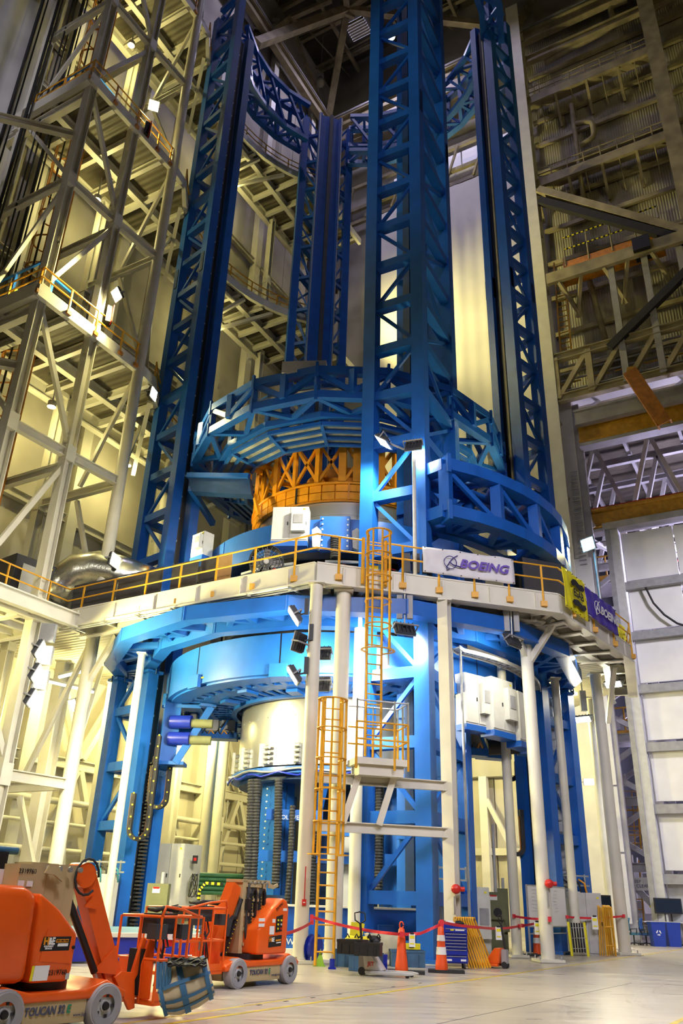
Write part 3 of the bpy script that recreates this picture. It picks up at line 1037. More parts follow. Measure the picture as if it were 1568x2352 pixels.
for i, (x0, y0, x1, y1) in enumerate(((560, 130, 900, 430 - 430), (620, 0, 760, 280), (700, 60, 860, 240), (950, 0, 1080, 100), (600, 230, 860, 80), (640, 200, 900, 60))):
    tube('tie_rod', PZ(x0, y0, 85.5), PZ(x1, y1, 85.5), .07, 'steelold', rf, shape='tube8')
box('roof_vent', PZ(822, 66, 87.6), (2.0, 2.2, .3), 'windowlit', rf, rz=math.radians(60))
for k in range(7):
    box('vent_louvre', PZ(822, 66, 87.3) + Vector((UX, UY, 0)) * (-.9 + k * .3), (.1, 2.2, .3), 'steelold', rf, rz=math.radians(60))
for lab, px, py, sc in (('clear globe high bay lamp hanging from the dark roof, upper of two', 632, 66, 1.0), ('clear globe high bay lamp hanging from the dark roof, lower of two', 735, 190, 1.0)):
    p = PZ(px, py, 80)
    t = thing('globe_lamp', lab, 'lamp', p)
    box('globe', p, (1.0, 1.0, 1.0), 'globelamp', t, shape='ball')
    tube('neck', p + Vector((0, 0, .4)), p + Vector((0, 0, .85)), .25, 'steelgrey', t)
    box('ballast', p + Vector((0, 0, 1.05)), (.7, .5, .5), 'lightgrey', t)
    tube('cable', p + Vector((0, 0, 1.2)), p + Vector((0, 0, 7.6)), .03, 'steelold', t, shape='tube8')
p = PZ(896, 84, 82)
t = thing('roof_lamp', 'small bright violet roof lamp showing through the front tower', 'lamp', p)
lathe('reflector', [(.12, .5), (.2, .45), (.55, 0), (.5, 0)], Matrix.Translation(p), 'grey', t)
box('bulb', p + Vector((0, 0, .02)), (.75, .75, .15), 'lampfacew', t, shape='ball')
tube('stem', p + Vector((0, 0, .5)), p + Vector((0, 0, 5)), .05, 'steelold', t, shape='tube8')
lamp('SPOT', 'roof_lamp_light', p - Vector((0, 0, .3)), p - Vector((0, 0, 5)), 6000, VIOLET, .4, 150)
for x, y, p_ in ((-6, 40, 4500), (9, 40, 2500), (-2, 30, 5000)):
    lamp('SPOT', 'roof_lamp_light', (x, y, 84), (x, y, 0), p_, VIOLET, .6, 120)
# ================================================================== LEFT ACCESS PLATFORM (uv grid)
LV = (26.0, 40.3, 54.3)
colspec = [
    ('h', 18.0, 26.5, 'near cream H-shaped column of the left platform, leftmost of three'),
    ('h', 21.1, 26.4, 'middle cream H-shaped column of the left platform carrying a floodlight cluster'),
    ('p', 24.2, 26.2, 'tall round cream column at the platform corner beside the left blue tower'),
    ('h', 18.0, 31.6, 'rear cream column of the left platform behind the cables'),
    ('h', 24.2, 31.6, 'rear cream column of the left platform behind the round one'),
    ('p', 32.6, 31.2, 'round cream column under the curved balconies'),
    ('p', 41.2, 26.0, 'round cream column right of the rear blue tower'),
    ('h', 41.2, 31.6, 'rear cream column behind the rear blue tower'),
]
for kind, u, v, lab in colspec:
    t = thing('platform_column', lab, 'column', UV(u, v, 0))
    if kind == 'p':
        tube('shaft', UV(u, v, 0), UV(u, v, 56.5), .28, 'cream', t)
    else:
        beam('shaft', UV(u, v, 0), UV(u, v, 66), .46, .46, 'cream', t, shape='ibeam')
        for z in (5.5, 12, 19.2, 26, 33.2, 40.3, 47.3, 54.3):
            box('splice_plate', UV(u, v, z), (.5, .5, .8), 'cream', t, rz=math.radians(60))
    box('base_plate', UV(u, v, .05), (.9, .9, .1), 'steelgrey', t, rz=math.radians(60))

# deck levels with the round cut-out for the tool
CU, CV = CX * UX + CY * UY, CX * VX + CY * VY
RB = 10.6


def edge_v(u, rb=RB, base=26.2):
    d = rb * rb - (u - CU) ** 2
    return max(base, CV + math.sqrt(d)) if d > 0 else base


names = {26.0: 'lowest', 40.3: 'middle', 54.3: 'upper'}
for z in LV:
    us = [17.6, 24.4, 25.5] + [25.5 + 14 * i / 14 for i in range(1, 15)] + [47.0]
    t = thing('platform_deck', '%s corrugated cream platform deck with curved balcony round the tool' % names[z], 'platform', UV(24, 28, z))
    front = [(u, edge_v(u)) for u in us]
    back = [(u, 31.9) for u in reversed(us)]
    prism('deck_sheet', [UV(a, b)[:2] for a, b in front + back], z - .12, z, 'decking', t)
    for i in range(len(front) - 1):
        (ua, va), (ub, vb) = front[i], front[i + 1]
        if abs(ua - ub) > .05:
            beam('edge_girder', UV(ua, va, z - .2), UV(ub, vb, z - .2), .25, .62, 'cream', t, ext=.04)
    beam('edge_girder', UV(17.6, 26.2, z - .2), UV(17.6, 31.9, z - .2), .3, .75, 'cream', t)
    beam('rear_girder', UV(17.6, 31.8, z - .5), UV(47, 31.8, z - .5), .4, .9, 'cream', t, shape='ibeam')
    beam('middle_girder', UV(17.8, 29.2, z - .45), UV(46, 29.8, z - .45), .35, .6, 'cream', t, shape='ibeam')
    for k in range(15):
        u = 19.5 + k * 1.9
        beam('joist', UV(u, edge_v(u) + .1, z - .4), UV(u, 31.8, z - .4), .25, .45, 'cream', t, shape='ibeam')
    for k in range(6):
        u = 26.5 + k * 2.2
        beam('knee_brace', UV(u, edge_v(u) + .3, z - .5), UV(32.6 + (u - 32.6) * .5, 31.0, z - 2.6), .22, .25, 'cream', t)
    # railing of that level
    r = thing('platform_railing', 'yellow railing along the %s left platform deck' % names[z], 'railing', UV(18, 26, z))
    run = [(17.6, 31.0), (17.6, 26.1), (20.5, 26.1), (23.9, 26.1)]
    pts = [UV(a, b, 0) for a, b in run]
    run2 = [UV(u, edge_v(u) - .05, 0) for u in us[2:-1]]
    for dz in (.55, 1.08):
        for line in (pts, run2):
            for a, b in zip(line[:-1], line[1:]):
                tube('rail', V3(a, z + dz), V3(b, z + dz), .04, 'yellow', r, shape='tube8', ext=.02)
    for a, b in ((17.6, 30.6), (17.6, 28.3), (17.6, 26.2), (19.3, 26.1), (21.0, 26.1), (22.7, 26.1), (23.8, 26.1)):
        beam('rail_post', UV(a, b, z - .35), UV(a, b, z + 1.08), .08, .08, 'yellow', r)
        box('post_bracket', UV(a, b, z - .3), (.25, .25, .2), 'orangerust', r, rz=math.radians(60))
    for p in run2[::2]:
        beam('rail_post', V3(p, z - .3), V3(p, z + 1.08), .07, .07, 'yellow', r)

# half level frames and bracing of the three near columns
fr = thing('platform_bracing', 'cream cross beams and diagonal braces between the left platform columns', 'bracing', UV(21, 26.4, 0))
A, B, Cc = (18.0, 26.5), (21.1, 26.4), (24.2, 26.2)
D, E_ = (18.0, 31.6), (24.2, 31.6)
for z in (5.5, 19.2, 33.2, 47.3, 61):
    for p, q in ((A, B), (B, Cc), (A, D), (Cc, E_)):
        beam('cross_beam', UV(*p, z), UV(*q, z), .28, .42, 'cream', fr, shape='ibeam')
    beam('cross_beam', UV(*B, z - .6), UV(21.1, 31.6, z - .6), .3, .4, 'cream', fr, shape='ibeam')
zs = [0, 5.5, 12, 19.2, 26, 33.2, 40.3, 47.3, 54.3, 61]
for i in range(len(zs) - 1):
    a, b = zs[i] + .4, zs[i + 1] - .4
    s = i % 2
    beam('diagonal', UV(*A, b if s else a), UV(*B, a if s else b), .2, .22, 'cream', fr)
    beam('diagonal', UV(*Cc, b if s else a), UV(24.2, 28.9, a if s else b), .18, .2, 'cream', fr)
    beam('diagonal', UV(18.0, 31.4, b if s else a), UV(18.0, 26.7, a if s else b), .18, .2, 'cream', fr)
    beam('diagonal', UV(24.3, 26.4, a if s else b), UV(28.2, 29.6, b if s else a), .18, .2, 'cream', fr)
for z in (12, 26, 40.3, 54.3):
    beam('outrigger', UV(18, 26.6, z - .9), UV(18, 33, z - .9), .35, .5, 'cream', fr, shape='ibeam')
    beam('outrigger', UV(14, 30.6, z - 4), UV(18, 26.6, z - 4), .3, .4, 'cream', fr, shape='ibeam')

# lift shaft cables and mast behind the near columns
for k in range(9):
    u, v = 16.2 + (k % 3) * .55 + (k // 3) * 1.2, 30.2 + (k % 2) * .5
    o = tube('lift_cable', UV(u, v, .2), UV(u, v, 70), .05 + .05 * (k % 3 == 0), 'black', shape='tube8')
    tag(o, 'black vertical lift cable behind the left platform, %s from the left' % ('first', 'second', 'third', 'fourth', 'fifth', 'sixth', 'seventh', 'eighth', 'ninth')[k], 'cable', 'lift shaft cables')
ladder('caged_ladder', 'rusty orange caged ladder rising behind the left platform columns', UV(20.4, 30.0, 66), UV(20.4, 30.0, 13), .9, 'orangerust', (UX, UY, 0), pitch=.45, rad=.06, cage=(.7, (-VX * -1, -VY * -1, 0), 0.02, .98, 28, 5))
for z, lab in ((26.0, 'blue framed safety gate on the lowest left platform'), (40.3, 'blue framed safety gate on the middle left platform')):
    g = thing('safety_gate', lab, 'gate', UV(18.2, 29, z))
    for v in (27.4, 29.2, 31.0):
        beam('gate_post', UV(18.3, v, z), UV(18.3, v, z + 2.6), .12, .12, 'blue', g)
    for dz in (.1, 1.3, 2.55):
        beam('gate_rail', UV(18.3, 27.4, z + dz), UV(18.3, 31.0, z + dz), .1, .1, 'blue', g)
    for u in (19.2, 20.4):
        beam('gate_post', UV(u, 27.6, z), UV(u, 27.6, z + 2.4), .12, .12, 'blue', g)
    for dz in (.2, 1.2, 2.3):
        beam('gate_rail', UV(18.3, 27.5, z + dz), UV(20.4, 27.6, z + dz), .1, .1, 'blue', g)
    box('control_box', UV(18.2, 28.6, z + .8), (.5, .3, .6), 'sign_yellow', g, rz=math.radians(60))
for i, (px, py) in enumerate(((250, 726), (337, 300))):
    p = PV(px, py, 26.1)
    t = thing('loudspeaker', ['black loudspeaker with red edge on the middle cream column', 'small black loudspeaker below the upper left floodlight'][i], 'loudspeaker', p)
    box('cabinet', p, (.35, .45, .95), 'black', t, rz=.5)
    box('edge_trim', p + Vector((.18, -.1, 0)), (.05, .4, .97), 'red', t, rz=.5)

# ================================================================== FOUR BLUE TOWERS
ZT = 60.3


def tower(label, posts, rail_pts, z1, lattice, bars, diag=9, z0=0.0, w=.55, rz=0.0, lower_only=None):
    P = [Vector((x, y, 0)) for x, y in posts]
    t = thing('welding_tower', label, 'tower', P[0])
    for i, p in enumerate(P):
        post('corner_post', p, z0, z1, w, 'blue', t, rz)
        box('foot_plate', (p.x, p.y, .05), (w * 1.7, w * 1.7, .1), 'blue', t, rz)
    for nl, (i, j) in enumerate(lattice):
        a, b = P[i], P[j]
        d = (b - a).normalized()
        for k, z in enumerate(bars):
            beam('cross_bar', V3(a + d * w * .4, z), V3(b - d * w * .4, z), w * .72, w * .72, 'blue', t)
            if k + 1 < len(bars) and nl < diag:
                zn = bars[k + 1]
                g = w * .5
                if k % 2:
                    beam('diagonal', V3(a + d * g, z + g * .8), V3(b - d * g, zn - g * .8), .13, .15, 'blue', t)
                else:
                    beam('diagonal', V3(b - d * g, z + g * .8), V3(a + d * g, zn - g * .8), .13, .15, 'blue', t)
    return t


def splice(t, p, z, w, rz):
    for s in (-1, 1):
        box('splice_plate', (p[0], p[1], z), (w * 1.12, w * .5, 1.4), 'bluedark', t, rz)


fb = [1.76 + 2.405 * k for k in range(25)]
RF = math.radians(28)     # tower face directions in plan
# front tower
F1, F2, F3, F4 = (3.1, 28.0), (1.1, 29.05), (4.83, 31.2), (2.83, 32.3)
tF = tower('front blue lattice tower, nearest of the four, beside the caged ladder', (F1, F2, F3, F4), None, 62.0, ((0, 1), (0, 2)), fb, rz=-RF, w=.56)
d12 = (Vector(F2) - Vector(F1)).normalized()
d13 = (Vector(F3) - Vector(F1)).normalized()
ctr = Vector(F3) * .5 + Vector(F4) * .5
# inner guide box with rail seen through the front face
box('guide_box', (ctr.x, ctr.y, 31), (2.0, .5, 58), 'blue', tF, rz=-RF)
box('guide_box_flange', (ctr.x - .75, ctr.y + .2, 31), (.35, .9, 58), 'bluedark', tF, rz=-RF)
for k in range(26):
    zz_ = 3 + 2.2 * k
    q = ctr - d13.xy.to_3d().xy * .28 if False else Vector((ctr.x, ctr.y)) - Vector(d13[:2]) * .27
    tube('bolt', (q.x + .1, q.y, zz_), (q.x + .1 - d13[0] * .03, q.y - d13[1] * .03, zz_), .045, 'bluedark', tF, shape='tube8')
    if k % 2 == 0:
        box('guide_bracket', (F4[0] - .1, F4[1] - .3, zz_ + .9), (.45, .5, .35), 'blue', tF, rz=-RF)
for z in (38.5, 12.6):
    for p in (F1, F2, F3):
        splice(tF, p, z, .56, -RF)

# left tower
RL = math.radians(45)
N, O = (-8.3, 35.8), (-10.05, 37.4)
uL = Vector((.687, .727))
I_ = tuple(Vector(N) + uL * 1.15)
J_ = tuple(Vector(O) + uL * 2.3)
lb2 = [4.2 + 2.415 * k for k in range(24)]
tL = tower('left blue lattice tower standing beside the cream access platform', (N, O, J_), None, 58.8, ((0, 1), (1, 2)), lb2, 1, rz=RL, w=.52)
post('guide_post', I_, 0, 55.5, .5, 'blue', tL, RL)
mid = (Vector(N) + Vector(I_)) / 2
post('guide_slot', mid + Vector((-.2, .3)), 0, 55, .25, 'black', tL, RL, d=.5)
for k in range(44):
    a = Vector(N) + uL * .30
    box('slot_clip', (a.x, a.y, 1.5 + 1.2 * k), (.12, .35, .08), 'galv', tL, rz=RL)
post('gear_rack', Vector(N) + uL * .42, 0, 55, .10, 'darkgrey', tL, RL)
for z in (34.5, 12.6):
    for p in (N, O):
        splice(tL, p, z, .52, RL)

# right tower
N2, O2 = (9.1, 35.7), (10.6, 37.0)
uR = Vector((-.656, .755))
I2 = tuple(Vector(N2) + uR * 1.25)
J2 = tuple(Vector(O2) + uR * 2.2)
tR = tower('right blue lattice tower in front of the hanging off-white sheet', (N2, O2, J2), None, 58.8, ((0, 1), (1, 2)), lb2, 1, rz=-RL, w=.52)
post('guide_post', I2, 0, 57.5, .42, 'blue', tR, -RL)
a = Vector(N2) + uR * .75
post('guide_slot', a + Vector((.1, .35)), 0, 57, .28, 'black', tR, -RL, d=.4)
post('gear_rack', Vector(N2) + uR * .62, 0, 57.5, .10, 'steelold', tR, -RL)
post('guide_post', Vector(N2) + uR * .36, 0, 57.8, .2, 'blue', tR, -RL)
for z in (34.0, 12.6):
    for p in (N2, O2, I2):
        splice(tR, p, z, .5, -RL)

# rear tower
tb = math.radians(106)
er = Vector((math.cos(tb), math.sin(tb)))
et = Vector((-er.y, er.x))            # points left in the picture
BC = Vector((CX, CY)) + er * 9.3 - et * .2
b1, b2 = BC + et * 1.85 + er * .7, BC - et * 1.95 + er * .7
b3 = BC + er * 2.6
tB = tower('rear blue lattice tower with the broad guide column, farthest of the four', (tuple(b1), tuple(b2), tuple(b3)), None, 60.3, ((0, 2), (1, 2)), [2 + 3 * k for k in range(20)], rz=tb, w=.55)
aB = tb
box('guide_column', (BC.x, BC.y, 30), (.7, 1.7, 60), 'blue', tB, rz=aB)
c0 = BC - er * .42
box('guide_flange', (c0.x + et.x * .85, c0.y + et.y * .85, 30), (.3, .25, 60), 'blue', tB, rz=aB)
box('guide_flange', (c0.x - et.x * .85, c0.y - et.y * .85, 30), (.3, .25, 60), 'blue', tB, rz=aB)
box('gear_rack', (c0.x - et.x * .05 - er.x * .1, c0.y - et.y * .05 - er.y * .1, 30), (.2, .28, 60), 'darkgrey', tB, rz=aB)
for s in (-.92, .92):
    q = c0 + et * s - er * .17
    box('guide_rail', (q.x, q.y, 30), (.06, .08, 60), 'galv', tB, rz=aB)
for k in range(19):
    z = 4 + 3 * k
    for s in (-1, 1):
        p, q = BC + et * .8 * s, (b1 if s > 0 else b2)
        beam('cross_bar', (p.x, p.y, z), (q.x, q.y, z), .22, .26, 'blue', tB)
        beam('diagonal', (p.x, p.y, z), (q.x, q.y, z + 2.8), .1, .12, 'blue', tB)

# ================================================================== RINGS
def ring_truss(t, Ro, Ri, zs, a0, a1, n, w, inner_z=None, cross=True):
    """polygonal ring: outer chords at heights zs, inner chords, verticals, diagonals, radial webs"""
    st = (a1 - a0) / n
    for i in range(n):
        a, b = a0 + st * i, a0 + st * (i + 1)
        am = (a + b) / 2
        for z in zs:
            beam('outer_chord', RA(Ro, a, z), RA(Ro, b, z), w, w, 'blue', t, ext=w * .12)
        izs = inner_z if inner_z is not None else (zs[-1],)
        for z in izs:
            beam('inner_chord', RA(Ri, a, z), RA(Ri, b, z), w * .9, w * .9, 'blue', t, ext=w * .1)
        for z in izs:
            beam('web', RA(Ro, a, z), RA(Ri, am, z), w * .5, w * .4, 'blue', t)
            beam('web', RA(Ro, b, z), RA(Ri, am, z), w * .5, w * .4, 'blue', t)
            beam('web', RA(Ro, am, z), RA(Ri, am, z), w * .5, w * .4, 'blue', t)
        if cross and len(zs) > 1:
            for z0, z1 in zip(zs[:-1], zs[1:]):
                beam('vertical', RA(Ro, a, z0), RA(Ro, a, z1), w * .8, w * .8, 'blue', t)


# top ring between the towers (open towards the front left)
t = thing('top_ring', 'blue polygonal ring truss joining the tower heads', 'ring truss', RA(9.6, 106, 56))
for (a0, a1, n) in ((172, 118, 4), (94, 6, 6), (-6, -66, 4)):
    ring_truss(t, 9.8, 8.6, (60.0, 58.0, 56.0), a0, a1, n, .42, inner_z=(60.0, 56.0))
    st = (a1 - a0) / n
    for i in range(n):
        a, b = a0 + st * i, a0 + st * (i + 1)
        am = (a + b) / 2
        beam('vertical', RA(9.8, am, 56), RA(9.8, am, 60), .25, .25, 'blue', t)
        beam('diagonal', RA(9.8, a, 56), RA(9.8, am, 58), .18, .18, 'blue', t)
        beam('diagonal', RA(9.8, b, 56), RA(9.8, am, 58), .18, .18, 'blue', t)
        beam('diagonal', RA(8.6, a, 60), RA(8.6, b, 56), .2, .2, 'blue', t)

# lifting work ring at mid height
wr = thing('work_ring', 'blue sixteen-sided work ring with glazed floor panels above the orange fixture', 'ring platform', RA(8, 247, 21.5))
A0 = 258.75
for i in range(16):
    a, b = A0 + 22.5 * i, A0 + 22.5 * (i + 1)
    am = (a + b) / 2
    for z in (22.75, 21.45):
        beam('outer_chord', RA(7.95, a, z), RA(7.95, b, z), .36, .36, 'blue', wr, ext=.03)
    beam('vertical', RA(7.95, am, 21.5), RA(7.95, am, 22.75), .28, .28, 'blue', wr)
    beam('vertical', RA(7.95, a, 21.3), RA(7.95, a, 22.95), .12, .34, 'blue', wr)
    beam('diagonal', RA(7.95, a, 22.65), RA(7.95, am, 21.6), .22, .24, 'blue', wr)
    beam('diagonal', RA(7.95, b, 22.65), RA(7.95, am, 21.6), .22, .24, 'blue', wr)
    box('joint_plate', RA(8.1, a, 22.75), (.12, .12, .75), 'blue', wr, rz=math.radians(a))
    box('joint_plate', RA(8.1, a, 21.5), (.12, .12, .75), 'blue', wr, rz=math.radians(a))
    beam('inner_chord', RA(6.9, a, 21.1), RA(6.9, b, 21.1), .28, .3, 'blue', wr, ext=.03)
    beam('web', RA(7.95, a, 21.4), RA(6.9, am, 21.15), .22, .2, 'blue', wr)
    beam('web', RA(7.95, b, 21.4), RA(6.9, am, 21.15), .22, .2, 'blue', wr)
    beam('inner_upper_chord', RA(6.9, a, 22.6), RA(6.9, b, 22.6), .22, .25, 'blue', wr)
    beam('inner_vertical', RA(6.9, a, 21.1), RA(6.9, a, 22.6), .2, .2, 'blue', wr)
    beam('floor_frame', RA(6.75, a, 20.75), RA(5.45, a, 20.45), .16, .2, 'blue', wr)
    for rr, z in ((6.75, 20.75), (6.32, 20.65), (5.88, 20.55), (5.45, 20.45)):
        beam('floor_frame', RA(rr, a, z), RA(rr, b, z), .14, .18, 'blue', wr)
    for r0, r1, z0, z1 in ((6.7, 6.36, 20.8, 20.72), (6.28, 5.92, 20.7, 20.62), (5.84, 5.5, 20.6, 20.52)):
        vs = [RA(r0, a + .6, z0), RA(r0, b - .6, z0), RA(r1, b - .6, z1), RA(r1, a + .6, z1)]
        mesh('floor_panel', vs + [v + Vector((0, 0, .04)) for v in vs], [(0, 1, 2, 3), (7, 6, 5, 4), (0, 4, 5, 1), (1, 5, 6, 2), (2, 6, 7, 3), (3, 7, 4, 0)], 'glass', wr)
    sweep('cable_tray', [RA(7.4, a + 22.5 * k / 3, 22.1) for k in range(4)], 0, 'galv', wr, flat=(.3, .06))
box('junction_cover', PR(700, 852, 7.6), (2.0, .7, .6), 'lightgrey', wr, rz=-.1)
# dark hinged side panel of the work ring
t = thing('side_panel', 'dark blue hinged plate of the work ring at left of the orange fixture', 'panel', PY(510, 1140, 35.6))
pp = [PY(430, 1092, 35.2), PY(572, 1094, 33.8), PY(577, 1136, 33.8), PY(440, 1128, 35.2)]
mesh('plate', pp + [p + Vector((.1, .5, 0)) for p in pp], [(0, 1, 2, 3), (7, 6, 5, 4), (0, 4, 5, 1), (1, 5, 6, 2), (2, 6, 7, 3), (3, 7, 4, 0)], 'bluedark', t)
beam('hinge_bar', pp[0], pp[1], .2, .25, 'blue', t)
beam('arm', pp[0] + Vector((.2, .2, -.6)), pp[0] + Vector((1.0, 3, -1.2)), .25, .3, 'blue', t)

# fixed braced ring between the front and right towers
t = thing('brace_ring', 'heavy royal-blue ring truss joining the front and right towers above the banner deck', 'ring truss', RA(10.6, 320, 15))
n = 5
a0, a1 = 290.5, 358
for i in range(n):
    a, b = a0 + (a1 - a0) / n * i, a0 + (a1 - a0) / n * (i + 1)
    am = (a + b) / 2
    for z in (17.0, 15.0):
        for p, q in ((a, am), (am, b)):
            beam('outer_chord', RA(10.5, p, z), RA(10.5, q, z), .55, .5, 'blue', t, ext=.05)
            beam('inner_chord', RA(8.9, p, z), RA(8.9, q, z), .45, .4, 'blue', t, ext=.05)
        beam('web', RA(10.5, a, z), RA(8.9, am, z), .25, .25, 'blue', t)
        beam('web', RA(10.5, b, z), RA(8.9, am, z), .25, .25, 'blue', t)
        beam('web', RA(10.5, am, z), RA(8.9, am, z), .25, .25, 'blue', t)
    beam('vertical', RA(10.5, a, 15), RA(10.5, a, 17), .42, .42, 'blue', t)
    beam('vertical', RA(8.9, a, 15), RA(8.9, a, 17), .35, .35, 'blue', t)
    beam('diagonal', RA(10.5, a, 16.9), RA(10.5, b, 15.1), .16, .2, 'blue', t)
    beam('diagonal', RA(8.9, b, 16.9), RA(8.9, a, 15.1), .16, .2, 'blue', t)
beam('link_beam', V3(F1, 17.0) + Vector((.2, .1, 0)), RA(10.5, a0, 17.0), .5, .5, 'blue', t)
beam('link_beam', V3(F1, 15.0) + Vector((.2, .1, 0)), RA(10.5, a0, 15.0), .5, .5, 'blue', t)
box('joint_plate', RA(10.5, a0, 17.0), (.7, .15, .8), 'blue', t, rz=math.radians(a0))
box('joint_plate', RA(10.5, a0, 15.0), (.7, .15, .8), 'blue', t, rz=math.radians(a0))

# lower ring on the tower shoulders under the deck
t = thing('shoulder_ring', 'bright blue polygonal ring beam under the cream mezzanine deck', 'ring truss', RA(10.5, 247, 10.8))
for i in range(16):
    a, b = 11.25 + 22.5 * i, 11.25 + 22.5 * (i + 1)
    am = (a + b) / 2
    beam('outer_chord', RA(10.5, a, 10.95), RA(10.5, b, 10.95), .55, .55, 'blue', t, ext=.1)
    beam('inner_chord', RA(8.8, a, 10.95), RA(8.8, b, 10.95), .5, .55, 'blue', t, ext=.1)
    for q in (a + 4, am, b - 4):
        beam('web', RA(10.4, am if q != am else a, 11.0), RA(8.9, q, 11.0), .22, .26, 'blue', t)
    beam('web', RA(10.4, am, 11.0), RA(8.9, am, 11.0), .2, .26, 'blue', t)
for p, rz in ((N, RL), (O, RL), (N2, -RL), (O2, -RL), (I2, -RL)):
    box('flange_joint', (p[0], p[1], 10.55), (.8, .8, .12), 'blue', t, rz)
    for sx in (-.3, 0, .3):
        for sy in (-.3, .3):
            tube('bolt', (p[0] + sx, p[1] + sy, 10.42), (p[0] + sx, p[1] + sy, 10.68), .035, 'bluedark', t, shape='tube8')
# ================================================================== TOOL BODY
# slotted drum under the deck
t = thing('drum_ring', 'broad blue drum skirt with slotted underside round the silver barrel', 'drum', (CX, CY, 9.1))
for i in range(12):
    a = 12 + 30 * i
    shell('skirt_panel', 7.72, 7.9, 9.2, 10.75, a + .25, a + 29.75, 10, 'blue', t)
    box('gap_post', RA(7.78, a, 9.95), (.2, .12, 1.6), 'black', t, rz=math.radians(a))
    box('corner_bracket', RA(7.98, a + 1.2, 9.3), (.16, .35, .5), 'blue', t, rz=math.radians(a))
    box('corner_bracket', RA(7.98, a - 1.2, 9.3), (.16, .35, .5), 'blue', t, rz=math.radians(a))
    box('yellow_label', RA(7.92, a + 3, 9.42), (.03, .16, .06), 'sign_yellow', t, rz=math.radians(a + 3))
shell('outer_plate', 6.95, 7.72, 9.12, 9.22, 0, 360, 96, 'blue', t)
shell('middle_plate', 5.85, 6.55, 9.12, 9.22, 0, 360, 96, 'blue', t)
shell('inner_rim', 4.75, 4.98, 9.0, 9.25, 0, 360, 96, 'blue', t)
for i in range(72):
    a = 5 * i
    beam('slot_bar', RA(6.5, a, 9.17), RA(7.0, a, 9.17), .24, .1, 'blue', t)
    beam('slat', RA(4.9, a + 2.5, 9.17), RA(5.9, a + 2.5, 9.17), .17, .1, 'blue', t)
shell('backing_plate', 4.75, 7.7, 9.55, 9.62, 0, 360, 72, 'blue', t)
shell('drum_top', 4.9, 7.8, 10.7, 10.78, 0, 360, 72, 'blue', t)
for a, r0 in ((200, 6.2), (212, 5.6), (232, 6.2), (250, 5.6), (275, 6.3), (300, 5.7)):
    beam('clamp_plate', RA(r0 - .35, a, 9.04), RA(r0 + .35, a, 9.04), .5, .12, 'blue', t)
# silver barrel
t = thing('silver_barrel', 'large shiny silver tank barrel standing inside the blue drum', 'barrel', (CX, CY, 6.45))
for k, (z0, z1) in enumerate(((6.45, 9.9), (9.92, 13.4), (13.42, 18.05))):
    shell('barrel_section', 4.42, 4.5, z0, z1, 0, 360, 128, 'silver', t)
shell('barrel_band', 4.5, 4.53, 17.3, 17.42, 0, 360, 128, 'silver', t)
for k in range(14):
    tube('rivet', RA(4.5, 200 + 9 * k, 8.4), RA(4.525, 200 + 9 * k, 8.4), .03, 'grey', t, shape='tube8')
# orange holding fixture
of = thing('orange_fixture', 'round orange lattice holding fixture above the silver barrel', 'fixture', (CX, CY, 18))
shell('base_wall', 4.55, 4.66, 17.95, 18.72, 0, 360, 96, 'orange', of)
for i in range(48):
    a = 7.5 * i
    for z0, z1 in ((17.98, 18.32), (18.36, 18.7)):
        shell('clamp_block', 4.66, 4.78, z0, z1, a + .35, a + 7.15, 2, 'orange', of, smooth=False)
    if i % 4 == 0:
        box('clamp_bar', RA(4.8, a, 18.35), (.07, .08, .86), 'black' if i % 8 == 0 else 'orangerust', of, rz=math.radians(a))
shell('base_flange', 4.4, 4.85, 18.72, 18.82, 0, 360, 96, 'orange', of)
for i in range(12):
    a, b = 252 + 30 * i, 252 + 30 * (i + 1)
    am = (a + b) / 2
    beam('upright', RA(4.65, a, 18.8), RA(4.65, a, 21.1), .22, .28, 'orange', of)
    beam('brace', RA(4.65, a, 18.9), RA(4.65, am, 21.0), .12, .13, 'orange', of)
    beam('brace', RA(4.65, a, 21.0), RA(4.65, am, 18.9), .12, .13, 'orange', of)
    beam('brace', RA(4.65, b, 18.9), RA(4.65, am, 21.0), .12, .13, 'orange', of)
    beam('brace', RA(4.65, b, 21.0), RA(4.65, am, 18.9), .12, .13, 'orange', of)
    beam('upright', RA(4.65, am, 18.8), RA(4.65, am, 21.1), .16, .2, 'orange', of)
    for k in range(6):
        beam('top_chord', RA(4.65, a + 5 * k, 21.12), RA(4.65, a + 5 * k + 5, 21.12), .3, .22, 'orange', of, ext=.03)
    beam('spoke', RA(4.6, a, 19.6), RA(2.2, a, 19.9), .16, .2, 'orange', of)
    beam('spoke', RA(4.6, am, 21.0), RA(2.2, am, 20.2), .14, .18, 'orange', of)
shell('cover_plate', 4.78, 4.84, 18.85, 21.15, 264, 268, 3, 'orange', of)
shell('cover_plate', 4.78, 4.84, 18.85, 21.2, 272, 290, 6, 'orange', of)
shell('inner_wall', 3.3, 3.4, 18.6, 19.8, 0, 360, 64, 'orange', of)
shell('inner_wall', 2.0, 2.2, 18.6, 21.0, 0, 360, 48, 'orangerust', of)
box('head_block', RA(4.2, 276, 21.5), (1.4, 1.0, .6), 'orange', of)
box('lug', RA(5.2, 205, 20.9), (1.0, .5, .35), 'orange', of, rz=math.radians(205))
box('lug', RA(5.5, 205, 20.4), (.4, .3, 1.1), 'orange', of, rz=math.radians(205))
beam('lug_arm', RA(5.4, 214, 18.9), RA(5.4, 220, 17.6), .15, .15, 'orange', of)
